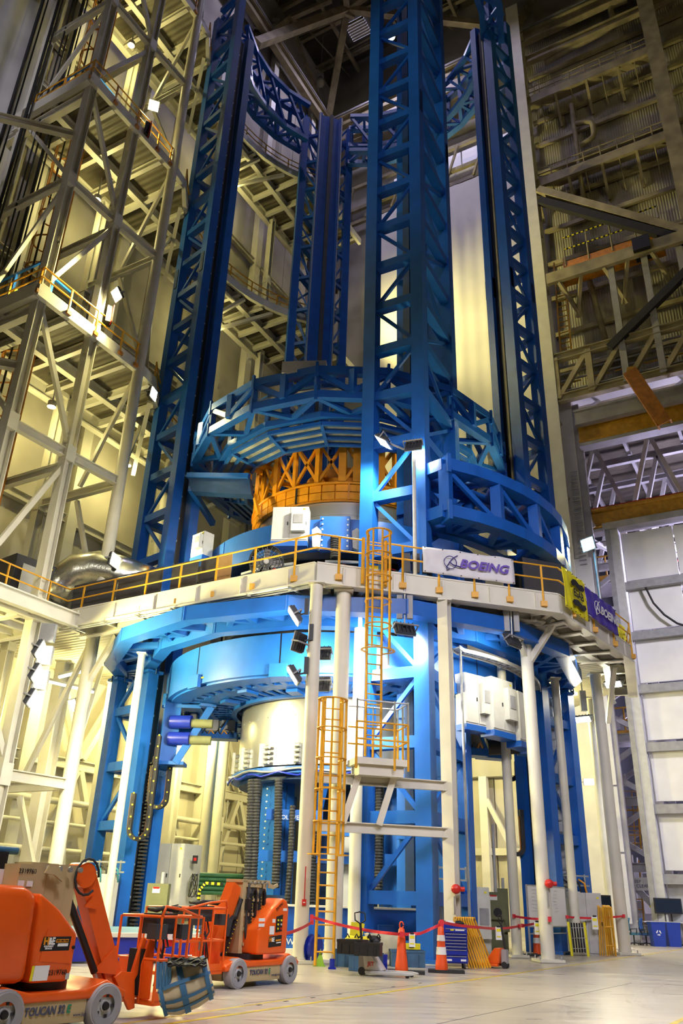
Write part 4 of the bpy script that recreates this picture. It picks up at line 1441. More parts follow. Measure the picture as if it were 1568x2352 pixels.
# blue base ring above the deck and the machinery under it
t = thing('base_ring', 'blue curved base ring carrying white control cabinets above the deck', 'ring', (CX, CY, 12.3))
for i in range(12):
    a = 6 + 30 * i
    shell('base_panel', 6.6, 6.8, 14.6, 16.0, a + .3, a + 29.7, 8, 'blue', t)
shell('base_top', 4.8, 6.6, 15.8, 15.95, 0, 360, 72, 'blue', t)
shell('machine_core', 4.7, 5.6, 12.0, 14.7, 0, 360, 48, 'black', t)
for i in range(40):
    a = 175 + 3.6 * i
    box('drive_module', RA(5.9 + .4 * random.random(), a, 12.5 + 1.8 * random.random()), (.5, .4, .3 + .5 * random.random()), random.choice(('black', 'darkgrey', 'darkgrey', 'bluedark', 'bluegrey')), t, rz=math.radians(a))
for k in range(9):
    a = 190 + 11 * k
    sweep('cable', [RA(6.2, a + j * 2.2, 14.0 + .25 * math.sin(j * 1.4 + k)) for j in range(7)], .035, random.choice(('rubber', 'red', 'galv')), t)
for a in (226, 241, 262, 268):
    beam('tube_light_off', RA(6.5, a, 14.2), RA(6.5, a + 9, 14.2), .12, .1, 'lightgrey', t)
# bolted clamp bracket in front
q = RA(6.9, 265.5, 15.25)
box('clamp_bracket', q, (1.25, .35, 1.5), 'blue', t, rz=math.radians(265.5 - 270))
for k in range(6):
    for s in (-1, 1):
        tube('bolt', q + Vector((s * .52, -.18, -.6 + k * .24)), q + Vector((s * .52, -.22, -.6 + k * .24)), .04, 'lightgrey', t, shape='tube8')
for s in (-.75, .9):
    extr('end_stop', [(-.15, -.4), (.15, -.5), (.2, .3), (0, .5), (-.2, .35)], .2, Matrix.Translation(q + Vector((s, -.2, -.3))), 'lightgrey', t)


def hose(name, label, pts, r, m='rubber', rib=.11, group=None):
    """ribbed flexible hose: rings swept along a path"""
    pts = [Vector(p) for p in pts]
    L = [0]
    for a, b in zip(pts[:-1], pts[1:]):
        L.append(L[-1] + (b - a).length)
    n = max(4, int(L[-1] / rib))
    vs, fs = [], []
    sides = 10
    k = 0
    for i in range(2 * n + 1):
        s = L[-1] * i / (2 * n)
        while k < len(pts) - 2 and s > L[k + 1]:
            k += 1
        f = (s - L[k]) / max(L[k + 1] - L[k], 1e-6)
        p = pts[k].lerp(pts[k + 1], f)
        d = (pts[k + 1] - pts[k]).normalized()
        ref = Vector((1, 0, 0)) if abs(d.z) > .7 else Vector((0, 0, 1))
        x = (ref - d * ref.dot(d)).normalized()
        y = d.cross(x)
        rr = r * (1.0 if i % 2 else .78)
        for j in range(sides):
            th = 2 * math.pi * j / sides
            vs.append(p + x * (rr * math.cos(th)) + y * (rr * math.sin(th)))
    for i in range(2 * n):
        for j in range(sides):
            fs.append((sides * i + j, sides * i + (j + 1) % sides, sides * (i + 1) + (j + 1) % sides, sides * (i + 1) + j))
    o = mesh(name, vs, fs, m)
    return tag(o, label, 'hose', group)


hose('bellows', 'short black bellows on the blue clamp bracket above the deck', [q + Vector((0, -.25, -.2)), q + Vector((.03, -.3, -1.2))], .2, rib=.1)
# teal motor pump on deck
mp = RA(8.7, 264, 12.45)
t = thing('motor_pump', 'teal electric motor and pump on the deck corner', 'pump', mp)
tube('motor', mp + Vector((-.9, 0, 0)), mp + Vector((0, 0, 0)), .22, 'teal', t)
tube('gear_housing', mp + Vector((.1, 0, 0)), mp + Vector((.5, 0, 0)), .3, 'teal', t)
tube('riser', mp + Vector((.3, 0, 0)), mp + Vector((.3, 0, .5)), .18, 'teal', t)
box('foot', mp + Vector((0, 0, -.27)), (1.3, .4, .1), 'teal', t)
box('shaft_cap', mp + Vector((.6, 0, 0)), (.2, .12, .12), 'sign_yellow', t)
# control cabinets
def cabinet(label, c, size, rz, base='blue', ac=True, doors=2, m='cabinet', cat='cabinet', name='control_cabinet', acside=.25):
    c = Vector(c)
    w_, d_, h_ = size
    R = Matrix.Rotation(rz, 3, 'Z')
    t = thing(name, label, cat, c - Vector((0, 0, h_ / 2)))
    def L(nm, p, s, m_):
        return box(nm, c + R @ Vector(p), s, m_, t, rz)
    L('body', (0, 0, 0), (w_, d_, h_), m)
    for i in range(doors):
        dw = w_ / doors
        L('door', (-w_ / 2 + dw * (i + .5), -d_ / 2 - .015, .02), (dw - .03, .03, h_ - .08), m)
        L('latch', (-w_ / 2 + dw * (i + .5) + dw * .38, -d_ / 2 - .04, 0), (.04, .03, .14), 'black')
    if ac:
        L('cooling_unit', (w_ * acside, -d_ / 2 - .13, .05), (w_ * .38, .24, h_ * .6), m)
        L('cooling_grille', (w_ * acside, -d_ / 2 - .26, .12), (w_ * .26, .02, h_ * .25), 'grey')
    if base:
        L('base_tray', (0, -.02, -h_ / 2 - .12), (w_ * 1.02, d_ * 1.05, .22), base)
    L('warning_label', (w_ * .38, -d_ / 2 - .035, h_ * .42), (.1, .012, .06), 'sign_yellow')
    return t


pA = PR(668, 1210, 7.25)
cabinet('large white control cabinet with cooling unit on the blue base ring', pA, (1.5, .6, 1.55), math.radians(-6))
pB = PR(465, 1255, 7.35)
cabinet('small white control cabinet on the blue base ring near the left tower', pB, (.85, .55, 1.15), math.radians(-42), ac=True)
# ---- carriage, drives and cable chains at the left tower
cz = 8.3
cp = Vector((-6.9, 36.0, 0))
t = thing('lift_carriage', 'blue lifting carriage with motors clamped to the left tower', 'carriage', V3(cp, 6.4))
box('back_plate', (-7.25, 36.0, 8.0), (.35, 1.5, 3.0), 'blue', t, rz=.2)
box('side_frame', (-7.0, 35.2, 8.0), (.7, .14, 3.0), 'blue', t, rz=.2)
box('top_plate', (-6.6, 35.6, 9.0), (1.6, .9, .14), 'blue', t)
beam('strut', (-5.35, 35.2, 9.0), (-6.6, 35.0, 6.6), .22, .3, 'blue', t)
box('lower_plate', (-6.8, 35.4, 6.6), (1.1, .9, .14), 'blue', t)
for dz in (8.3, 7.6):
    tube('gearbox', (-7.0, 35.1, dz), (-6.1, 35.0, dz), .28, 'toolblue', t)
    tube('motor', (-6.1, 35.0, dz - .05), (-5.2, 35.0, dz - .05), .19, 'olive', t)
for k, lab in ((0, 'white panel boxes hung in blue frames under the drum, left pair'), (1, 'white panel boxes hung in blue frames under the drum, right pair')):
    c = PY(490 + 0 * k, 1625, 37) if False else (PY(418, 1640, 37.5) if k == 0 else PY(505, 1655, 38.5))
    t = thing('hanging_box', lab, 'cabinet', c)
    for s in (-1, 1):
        box('panel', c + Vector((s * .42, .3, .3)), (.7, .5, 1.5), 'lightgrey', t)
        beam('hanger', c + Vector((s * .8, -.1, -.7)), c + Vector((s * .8, -.1, 1.3)), .07, .07, 'blue', t)
        beam('brace', c + Vector((s * .4 - .3, -.3, -.6)), c + Vector((s * .4 + .8, -.3, 1.4)), .08, .08, 'blue', t)
    box('tray', c + Vector((0, -.1, -.75)), (1.8, .8, .3), 'blue', t)
    for j in range(5):
        sweep('cable', [c + Vector((-.7 + .3 * j, -.5, -.7)), c + Vector((-.6 + .3 * j, -.55, -.55)), c + Vector((-.45 + .3 * j, -.5, -.7))], .03, 'orange' if j % 2 else 'black', t)


def chain(label, pts, w_=.32, th=.16, dots=True, group=None):
    """U-shaped energy chain: swept band, side rails, yellow pins"""
    t = thing('cable_chain', label, 'cable chain', pts[0], group)
    P = [Vector(p) for p in pts]
    out = []
    for i in range(len(P) - 1):
        n = max(1, int((P[i + 1] - P[i]).length / .22))
        for k in range(n):
            out.append(P[i].lerp(P[i + 1], k / n))
    out.append(P[-1])
    sweep('band', out, 0, 'rubber', t, flat=(w_, th))
    side = Vector((0.15, -1, 0)).normalized()
    vs, fs = [], []
    for i, p in enumerate(out):
        if i % 2 == 0 and dots:
            tube('pin', p + side * (w_ / 2), p + side * (w_ / 2 + .03), .035, 'goldlink', t, shape='tube8')
        if i % 2 == 1:
            d = (out[min(i + 1, len(out) - 1)] - out[i - 1]).normalized()
            beam('link_bar', p - side * (w_ * .52), p + side * (w_ * .52), .05, th * 1.25, 'black', t, up=d)
    sweep('red_cable', [p + Vector((0, .02, 0)) + Vector((-.1, 0, .0)) for p in out[::3]], .03, 'orangerust', t)
    return t


def Uchain(a, b, bottom, y):
    """a,b: pixel x,y of the two upper ends; bottom pixel y"""
    pa, pb = PY(a[0], a[1], y), PY(b[0], b[1], y)
    r = abs(pb.x - pa.x) / 2
    zb = PY((a[0] + b[0]) / 2, bottom, y).z + r
    mx = (pa.x + pb.x) / 2
    pts = [pa, Vector((pa.x, y, zb))]
    for k in range(1, 10):
        th = math.pi + math.pi * k / 10
        pts.append(Vector((mx - (1 if pa.x < pb.x else -1) * r * math.cos(th - math.pi), y, zb + r * math.sin(th))))
    pts += [Vector((pb.x, y, zb)), pb]
    return pts


chain('long looped cable chain with yellow pins hanging at the left tower', Uchain((308, 1822), (366, 1690), 1928, 34.6))
chain('shorter looped cable chain with yellow pins right of the long one', Uchain((352, 1760), (398, 1700), 1855, 35.6))
chain('black cable chain loop hanging beside the right tower', Uchain((1163, 1790), (1196, 1860), 1962, 36.5), dots=False, w_=.25)
chain('black cable chain hanging from the cabinets at right', Uchain((1160, 1740), (1186, 1735), 1790, 37.5), dots=False, w_=.2)
chain('thin black cable loop beside the H column', Uchain((1064, 1800), (1072, 1790), 1920, 33.0), dots=False, w_=.15, th=.12)
# gear rack on the left tower leg, conduit
t = thing('gear_rack', 'black toothed gear rack down the left tower leg', 'rack', (-7.75, 36.2, .3))
box('bar', (-7.75, 36.15, 3.6), (.12, .12, 6.8), 'rubber', t)
for k in range(46):
    box('tooth', (-7.7, 36.02, .4 + k * .14), (.3, .16, .07), 'rubber', t, rz=RL)

# ---- cabinets slung under the drum on the right
for lab, px, py, rad, sz, rz in (('white control cabinet under the drum, leftmost of three beside the H column', 1086, 1610, 8.3, (1.35, .5, 1.9), 18), ('white control cabinet under the drum, middle of three', 1140, 1622, 8.6, (1.35, .6, 2.0), 34), ('white control cabinet under the drum, rightmost of three near the right tower', 1190, 1650, 8.8, (1.1, .6, 1.9), 58)):
    c = PR(px, py, rad)
    cabinet(lab, c, sz, math.atan2(c.y - CY, c.x - CX) + math.pi / 2, acside=.22)
for k, (px, py) in enumerate(((1076, 1680), (1130, 1690))):
    c = PR(px, py, 7.0)
    t = thing('cable_basket', ['blue framed cable basket below the leftmost white cabinet', 'blue framed cable basket below the middle white cabinet'][k], 'basket', c)
    box('tray', c + Vector((0, 0, -.8)), (1.3, .7, .3), 'blue', t, rz=.3)
    box('box', c + Vector((.1, .3, .1)), (.9, .4, 1.4), 'grey', t, rz=.3)
    for s in (-.6, 0, .6):
        beam('strut', c + Vector((s, -.35, -.7)), c + Vector((s - .6, -.35, .9)), .08, .1, 'blue', t)
    for j in range(4):
        sweep('cable', [c + Vector((-.5 + .25 * j, -.4, -.7)), c + Vector((-.4 + .25 * j, -.45, -.5)), c + Vector((-.3 + .25 * j, -.4, -.7))], .04, 'orangerust' if j % 2 else 'black', t)
box_m = RA(7.6, 331, 7.4)
t = thing('drive_unit', 'black motor drive unit below the middle white cabinet', 'motor', box_m)
tube('motor', box_m + Vector((-.7, 0, 0)), box_m + Vector((.6, 0, .1)), .3, 'black', t)
box('mount', box_m + Vector((.9, 0, .2)), (.7, .6, .9), 'blue', t)
# curved ladder-type cable tray
tr = thing('cable_tray', 'curved galvanised cable tray ladder sweeping under the deck at right', 'cable tray', PR(1046, 1470, 8.6))
arc = [PR(1046, 1462, 9.0)] + [RA(8.75, a, 10.25) for a in range(300, 352, 4)]
arc[0].z = 10.25
n_ = Vector((0, 0, 1))
for s in (-.22, .22):
    pts = []
    for i, p in enumerate(arc):
        d = (Vector((p.x, p.y)) - Vector((CX, CY))).normalized()
        pts.append(p + Vector((d.x * s, d.y * s, 0)))
    sweep('side_rail', pts, 0, 'lightgrey', tr, flat=(.04, .14))
for i in range(len(arc) - 1):
    for k in range(3):
        p = arc[i].lerp(arc[i + 1], k / 3)
        d = (Vector((p.x, p.y)) - Vector((CX, CY))).normalized()
        beam('tray_rung', p - Vector((d.x, d.y, 0)) * .22, p + Vector((d.x, d.y, 0)) * .22, .05, .05, 'lightgrey', tr)
p = arc[0]
for s in (-.16, .16):
    beam('drop_rail', p + Vector((s, 0, 0)), V3(p, .6) + Vector((s, 0, 0)), .05, .14, 'galv', tr)
# conduit riser at the right tower
for px, lab in ((1278, 'grey vertical cable riser with yellow tags beside the right tower'),):
    a_, b_ = PY(1258, 1560, 36.6), PY(1285, 2020, 36.6)
    t = thing('cable_riser', lab, 'cable tray', b_)
    beam('riser', V3(a_, 10.2), V3(a_, 2.2), .22, .1, 'lightgrey', t)
    for k in range(16):
        box('clip', V3(a_, 2.6 + k * .48) + Vector((.0, -.1, 0)), (.28, .06, .06), 'grey', t)

# ---- pedestal in the middle with ribbed hoses
pd = thing('pedestal', 'blue turntable pedestal under the silver barrel', 'pedestal', (CX - 2.4, CY - 2.5, 0))
shell('turntable_rim', 4.3, 4.75, 6.1, 6.35, 0, 360, 72, 'blue', pd)
shell('turntable_plate', .5, 4.4, 5.9, 6.05, 0, 360, 48, 'bluedark', pd)
for a in (222, 318, 40, 140):
    c = RA(3.4, a, 0)
    box('lift_column', (c.x, c.y, 3.2), (1.15, .8, 5.4), 'blue', pd, rz=math.radians(a + 90))
    box('column_rail', (c.x + .05, c.y - .42, 3.2), (.12, .08, 5.2), 'lightgrey', pd, rz=math.radians(a + 90))
    box('column_groove', (c.x + .35, c.y - .42, 3.2), (.08, .06, 5.2), 'bluedark', pd, rz=math.radians(a + 90))
for k in range(20):
    z = .9 + .25 * k
    c = RA(3.95, 222, z)
    tube('bolt', c, c + Vector((-.02, -.06, 0)), .035, 'lightgrey', pd, shape='tube8')
box('center_core', (CX, CY, 3.0), (2.6, 2.6, 5.6), 'bluedark', pd, rz=.4)
beam('knee', RA(3.2, 250, 3.6), RA(4.2, 262, 5.9), .25, .3, 'blue', pd)
beam('gallery_beam', RA(4.6, 228, 3.1), RA(4.6, 312, 3.1), .3, .4, 'blue', pd)
box('gallery_box', RA(4.4, 268, 4.0), (1.1, .5, .35), 'blue', pd)
_q = PY(676, 1872, 33.3)
box('label_beam', (_q.x, 33.5, _q.z), (2.2, .3, .4), 'blue', pd)
text('lettering', 'TOOL WEIGHT', .22, frame(PY(672, 1878, 33.2), (1, 0, 0)), 'paper', pd, align='CENTER')
for i in range(26):     # chain dogs round the rim
    a = 190 + 6.2 * i
    c = RA(4.72, a, 6.5)
    if i % 3 == 0:
        box('clamp_tower', c + Vector((0, 0, .35)), (.12, .22, .9), 'lightgrey', pd, rz=math.radians(a))
        for k in range(4):
            tube('clamp_roller', c + Vector((.12, -.05, .05 + .2 * k)), c + Vector((.3, -.2, .05 + .2 * k)), .08, 'galv', pd, shape='tube8')
sweep('rim_cable', [RA(4.85, 180 + 5 * i, 6.2 + .06 * math.sin(i)) for i in range(37)], .05, 'galv', pd)
sweep('rim_cable', [RA(4.9, 180 + 5 * i, 6.05 + .08 * math.sin(i * 1.7)) for i in range(37)], .04, 'toolblue', pd)
hs = [((578, 1790), (566, 2060), 'black ribbed hose under the turntable, leftmost'), ((590, 1790), (578, 2060), 'black ribbed hose under the turntable, second from left'), ((640, 1790), (632, 2040), 'thick black ribbed hose right of the blue lift column'), ((672, 1850), (658, 2090), 'thin black ribbed hose left of the front column'), ((722, 1760), (712, 2090), 'long black ribbed hose between the front column and the ladder'), ((870, 1760), (868, 2060), 'black ribbed hose seen through the front tower')]
for (a, b, lab) in hs:
    y = 33.0 if a[0] < 700 else 33.6
    hose('ribbed_hose', lab, [PY(*a, y), PY((a[0] + b[0]) / 2 + 2, (a[1] + b[1]) / 2, y), PY(*b, y)], .17 if a[0] != 672 else .12)
# base sled with lettering
bs = thing('base_sled', 'blue steel base sled lettered TOOL WEIGHT behind the front columns', 'base', (0, 31, 0))
box('long_beam', (-.6, 30.6, .95), (7.6, 1.0, .9), 'blue', bs, rz=0.0)
box('top_plate', (-.6, 30.6, 1.43), (7.8, 1.2, .06), 'cream', bs)
box('lower_rail', (-1.2, 29.6, .35), (6.0, .5, .35), 'blue', bs)
box('cream_skid', (-1.2, 29.5, .1), (6.2, .7, .2), 'cream', bs)
lt = PY(708, 2156, 29.3)
text('lettering', 'TOOL WEIGHT 100 LBS M', .26, frame((lt.x, 29.33, .38), (1, 0, 0)), 'paper', bs)
for x in (-2.2, 1.9):
    box('clevis', (x, 29.7, .75), (.5, .4, .4), 'blue', bs)
box('blue_box', (4.4, 33.5, .8), (2.2, 1.2, 1.6), 'blue', bs, rz=-RF)
# big blue apron table at left behind the lifts
ap = thing('blue_platform', 'long blue and cream low platform behind the parked lifts', 'platform', (-6.2, 25, 0))
c = PZ(330, 2190, .4)
box('deck_plate', (-6.0, 26.5, .62), (5.6, 5.2, .1), 'bluegrey', ap, rz=.5)
box('side_skirt', (-5.4, 23.9, .32), (5.4, .12, .55), 'toolblue', ap, rz=.5)
box('side_skirt', (-3.9, 27.6, .32), (.12, 5.0, .55), 'toolblue', ap, rz=.5)
box('trim_rail', (-5.4, 23.85, .65), (5.6, .2, .1), 'cream', ap, rz=.5)
box('trim_rail', (-3.85, 27.6, .65), (.2, 5.2, .1), 'cream', ap, rz=.5)

# ================================================================== MEZZANINE DECK
ZD = 12.15
A_, RC, R2, K_, K2 = (-0.8, 26.1), (8.1, 28.45), (12.9, 34.7), (-11.5, 32.55), (-18.0, 21.5)
md = thing('mezzanine_deck', 'cream steel mezzanine deck wrapped round the blue tool', 'mezzanine', (A_[0], A_[1], ZD))
# deck sheet in strips between outer edge and the round hole
outer = [K2, K_, A_, RC, R2, (15.2, 41), (13.5, 47), (-2, 52), (-14, 46), (-22, 34)]
def outer_pt(deg):
    """where a ray from the axis leaves the outer polygon"""
    d = Vector((math.cos(math.radians(deg)), math.sin(math.radians(deg))))
    best = None
    for i in range(len(outer)):
        p, q = Vector(outer[i]), Vector(outer[(i + 1) % len(outer)])
        e = q - p
        det = d.x * (-e.y) + e.x * d.y
        if abs(det) < 1e-9:
            continue
        w_ = p - Vector((CX, CY))
        tt_ = (w_.x * (-e.y) + e.x * w_.y) / det
        s = (d.x * w_.y - d.y * w_.x) / det
        if tt_ > 0 and -1e-6 <= s <= 1 + 1e-6:
            best = tt_ if best is None else min(best, tt_)
    return Vector((CX, CY)) + d * best
degs = sorted(set([i * 7.5 for i in range(48)] + [math.degrees(math.atan2(p[1] - CY, p[0] - CX)) % 360 for p in outer]))
for i in range(len(degs)):
    a, b = degs[i], degs[(i + 1) % len(degs)] + (360 if i == len(degs) - 1 else 0)
    if b - a < .05:
        continue
    po, qo = outer_pt(a), outer_pt(b)
    pi, qi = RA(9.3, a), RA(9.3, b)
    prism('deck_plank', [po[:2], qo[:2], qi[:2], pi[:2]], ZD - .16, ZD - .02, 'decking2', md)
def edgebeams(p, q, name='edge_girder'):
    beam(name, V3(p, ZD - .37), V3(q, ZD - .37), .32, .72, 'cream', md, ext=.02)
    beam('edge_flange', V3(p, ZD - .70), V3(q, ZD - .70), .46, .07, 'cream', md, ext=.02)
    beam('toe_board', V3(p, ZD + .02), V3(q, ZD + .02), .36, .06, 'cream', md, ext=.02)
for p, q in zip(outer[:5], outer[1:6]):
    edgebeams(p, q)
    # stiffeners and second beam inside
    pv, qv = Vector(p), Vector(q)
    n = int((qv - pv).length / 1.8)
    nrm = Vector((-(qv - pv).y, (qv - pv).x)).normalized()
    if (Vector((CX, CY)) - pv).dot(nrm) < 0:
        nrm = -nrm
    for k in range(n):
        c = pv.lerp(qv, (k + .5) / n)
        box('stiffener', (c.x - nrm.x * .18, c.y - nrm.y * .18, ZD - .38), (.04, .1, .62), 'cream', md, rz=math.atan2((qv - pv).y, (qv - pv).x))
    a, b = pv + nrm * 1.0, qv + nrm * 1.0
    beam('inner_girder', V3(a, ZD - .5), V3(b, ZD - .5), .3, .6, 'cream', md, shape='ibeam')
    for k in range(n + 1):
        c = pv.lerp(qv, k / max(n, 1))
        d = c + nrm * 1.0
        beam('cross_joist', V3(c, ZD - .4), V3(d, ZD - .4), .2, .4, 'cream', md, shape='ibeam')
for k in range(7):
    c = Vector(K2).lerp(Vector(K_), k / 6)
    beam('cross_joist', V3(c, ZD - .5), V3(c + Vector((VX, VY)) * 7, ZD - .5), .3, .5, 'cream', md, shape='ibeam')
    beam('cross_joist', V3(Vector(K2) + Vector((VX, VY)) * (1 + k), ZD - .45), V3(Vector(K_) + Vector((VX, VY)) * (1 + k), ZD - .45), .2, .35, 'cream', md, shape='ibeam')
for k in range(5):
    c = Vector(RC).lerp(Vector(R2), (k + .5) / 5)
    d = c + (Vector((CX, CY)) - c).normalized() * 3.2
    beam('cross_joist', V3(c, ZD - .55), V3(d, ZD - .55), .3, .6, 'cream', md, shape='ibeam')

# columns carrying the deck
def column(label, x, y, z1, r, z0=0.0, plate=True, m='cream', h=False):
    t = thing('deck_column', label, 'column', (x, y, 0))
    if h:
        beam('shaft', (x, y, 0), (x, y, z1), r * 2, r * 2, m, t, shape='ibeam')
    else:
        tube('shaft', (x, y, 0), (x, y, z1), r, m, t)
    box('base_plate', (x, y, .05), (r * 3.6, r * 3.6, .1), m, t, rz=.15)
    box('grout_pad', (x, y, .012), (r * 4.1, r * 4.1, .024), 'wallgrey', t, rz=.15)
    for sx in (-1, 1):
        for sy in (-1, 1):
            tube('anchor_bolt', (x + sx * r * 1.5, y + sy * r * 1.5, .08), (x + sx * r * 1.5, y + sy * r * 1.5, .2), .025, 'steelgrey', t, shape='tube8')
    box('cap_plate', (x, y, z1 - .03), (r * 2.6, r * 2.6, .06), m, t)
    return t


tA = column('front round cream column with red fire alarm box and three floodlights', -0.76, 25.95, 11.4, .215)
column('thick round cream column just right of the front one behind the ladder', .17, 26.7, 11.4, .26)
column('slim round cream column left of the front blue tower leg', .82, 28.6, 11.3, .2)
tH = column('square cream H column right of the front tower with red beacon', 3.76, 27.25, 11.4, .19, h=True)
column('round cream column right of the orange pallet jack', 6.7, 32.2, 10.6, .18)
tE = column('round cream column in front of the whiteboard with red beacon', 7.27, 30.1, 11.4, .23)
column('slim round cream column behind the folding gate', 9.7, 35.3, 10.8, .18)
column('round cream corner column at far right with wrapped red tape', 11.95, 36.6, 11.4, .25)
column('round cream column just behind the far right corner column', 13.2, 41.5, 11.4, .28)
column('slim round white column in front of the left tower legs', PY(274, 1875, 33.4).x, 33.4, 10.8, .15)
for px, y, lab in ((398, 48, 'cream square column behind the left tower under the deck'), (505, 50, 'cream round column at the back wall left of the hoses'), (482, 47, 'pair of pale columns behind the white floor cabinet'), (100, 38, 'cream square column in the glare behind the left floodlights'), (232, 42, 'cream column with copper pipes behind the left tower')):
    p = PY(px, 1800, y)
    column(lab, p.x, y, 11.5, .3, h=px in (398, 232, 100))
# knee braces under the deck at the right
for a, b in (((7.27, 30.1, 9.9), (8.3, 29.4, 11.5)), ((12.6, 37.5, 9.4), (12.4, 35.2, 11.4)), ((7.27, 30.1, 10.2), (6.2, 28.3, 11.4)), ((-10.5, 34, 9.6), (-9.3, 33.0, 11.4))):
    beam('knee_brace', a, b, .2, .22, 'cream', md)
# fire alarm box
p = Vector((-.70, 25.72, 1.55))
t = thing('fire_alarm', 'small red fire alarm pull box on the front column', 'alarm box', p)
box('case', p, (.12, .06, .17), 'red', t)
box('handle', p + Vector((0, -.04, 0)), (.06, .02, .025), 'paper', t)
box('conduit', p + Vector((0, .02, .5)), (.025, .025, .9), 'red', t)
for tt_, x, y, z, lab in ((tH, 3.8, 27.0, 2.05, 'red beacon light on the H column above the tool chest'), (tE, 7.35, 29.85, 2.35, 'red beacon light on the column before the whiteboard')):
    p = Vector((x, y, z))
    t = thing('red_beacon', lab, 'beacon', p)
    box('dome', p + Vector((.05, -.08, 0)), (.3, .24, .28), 'red', t, shape='ball')
    tube('neck', p + Vector((.15, 0, 0)), p + Vector((.32, 0, 0)), .07, 'red', t)
    box('strap', p + Vector((0, -.02, -.45)), (.04, .03, .5), 'galv', t)

# ---- yellow guard rails
def guardrail(label, line, n, z=ZD, brackets=True, group=None, off=.12, skip=()):
    t = thing('guardrail', label, 'guardrail', V3(line[0], z), group)
    for a, b in zip(line[:-1], line[1:]):
        for dz in (.56, 1.08):
            tube('rail', V3(a, z + dz), V3(b, z + dz), .032, 'yellow', t, ext=.02)
    tot = 0
    segs = []
    for a, b in zip(line[:-1], line[1:]):
        segs.append((Vector(a), Vector(b), (Vector(b) - Vector(a)).length))
    L = sum(s[2] for s in segs)
    for k in range(n):
        s = L * (k + .5) / n
        for a, b, l in segs:
            if s <= l:
                p = a.lerp(b, s / l)
                break
            s -= l
        beam('rail_post', V3(p, z - .5), V3(p, z + 1.08), .07, .05, 'yellow', t)
        if brackets:
            box('post_bracket', (p.x, p.y + .02, z - .45), (.24, .2, .2), 'yellow', t)
    return t


def shift(p, c=(CX, CY), d=.2):
    v = (Vector(p) - Vector(c)).normalized()
    return (p[0] + v.x * d, p[1] + v.y * d)


aS, rS, r2S, kS = shift(A_), shift(RC), shift(R2), shift(K_, d=-.05)
k2S = (K2[0] + .25, K2[1] - .1)
guardrail('yellow guardrail along the left deck edge before the black panels', (kS, aS), 7)
guardrail('yellow guardrail on the far left deck before the dark grey cabinet', (k2S, kS), 6)
lad0, lad1 = Vector(A_).lerp(Vector(RC), .175), Vector(A_).lerp(Vector(RC), .265)
guardrail('short yellow guardrail between the deck corner and the ladder gate', (aS, shift(tuple(lad0))), 1)
guardrail('yellow guardrail right of the ladder carrying the white banner', (shift(tuple(lad1)), rS), 5)
guardrail('yellow guardrail at the right deck edge carrying two coloured banners', (rS, r2S, (14.6, 40)), 6)

# ---- banners
def banner(name, label, pa, pb, z0, z1, m, sag=.02):
    pa, pb = Vector(pa), Vector(pb)
    n, k = 24, 8
    d = (pb - pa)
    nv = Vector((d.y, -d.x)).normalized()
    vs, fs = [], []
    for i in range(n + 1):
        for j in range(k + 1):
            f, g = i / n, j / k
            o_ = sag * (math.sin(i * 1.1 + j * .6) + .6 * math.sin(i * .5 - j)) + .03
            p = pa.lerp(pb, f) + nv * o_
            vs.append((p.x, p.y, z0 + (z1 - z0) * g - .015 * math.sin(f * math.pi * 4) * g))
    for i in range(n):
        for j in range(k):
            q = i * (k + 1) + j
            fs.append((q, q + k + 1, q + k + 2, q + 1))
    t = thing(name, label, 'banner', (pa.x, pa.y, z0))
    o = mesh('cloth', vs, fs, m, t, smooth=True)
    s = o.modifiers.new('thickness', 'SOLIDIFY'); s.thickness = .012
    for i in range(6):
        for zz2 in (z0 + .04, z1 - .04):
            p = pa.lerp(pb, (i + .1) / 5.2) + nv * .05
            tube('eyelet', (p.x, p.y, zz2), (p.x + nv.x * .03, p.y + nv.y * .03, zz2), .02, 'darkgrey', t, shape='tube8')
    return t, nv


def logo_boeing(t, pa, pb, z, size, m1, m2, nv, out=.12, x0=.3):
    pa, pb = Vector(pa), Vector(pb)
    d = (pb - pa).normalized()
    L = (pb - pa).length
    c = pa + d * (L * x0)
    M = frame((c.x + nv.x * out, c.y + nv.y * out, z), (d.x, d.y, 0))
    text('lettering', 'BOEING', size, M, m2, t, shear=.3, bold=size * .035, align='LEFT', sx=1.15)
    # globe ring with orbit stroke
    g = pa + d * (L * x0 - size * .75)
    r = size * .52
    def W(x, zz3):
        return Vector((g.x + d.x * x + nv.x * out, g.y + d.y * x + nv.y * out, z + zz3))
    sweep('logo_ring', [W(r * math.cos(a * math.pi / 12), r * math.sin(a * math.pi / 12)) for a in range(24)], size * .035, m1, t, sides=4, closed=True)
    sweep('logo_orbit', [W(r * .95 + .15 * size, r * 1.25), W(r * .45, r * .75), W(-r * .1, 0), W(-r * .6, -r * .8), W(-r * .55, -r * 1.35), W(-r * .2, -r * 1.1)], size * .045, m1, t, sides=4)
    sweep('logo_swoosh', [W(-r * .2, r * .1), W(r * .45, -r * .35), W(r * 1.7, -r * .55)], size * .05, m1, t, sides=4)


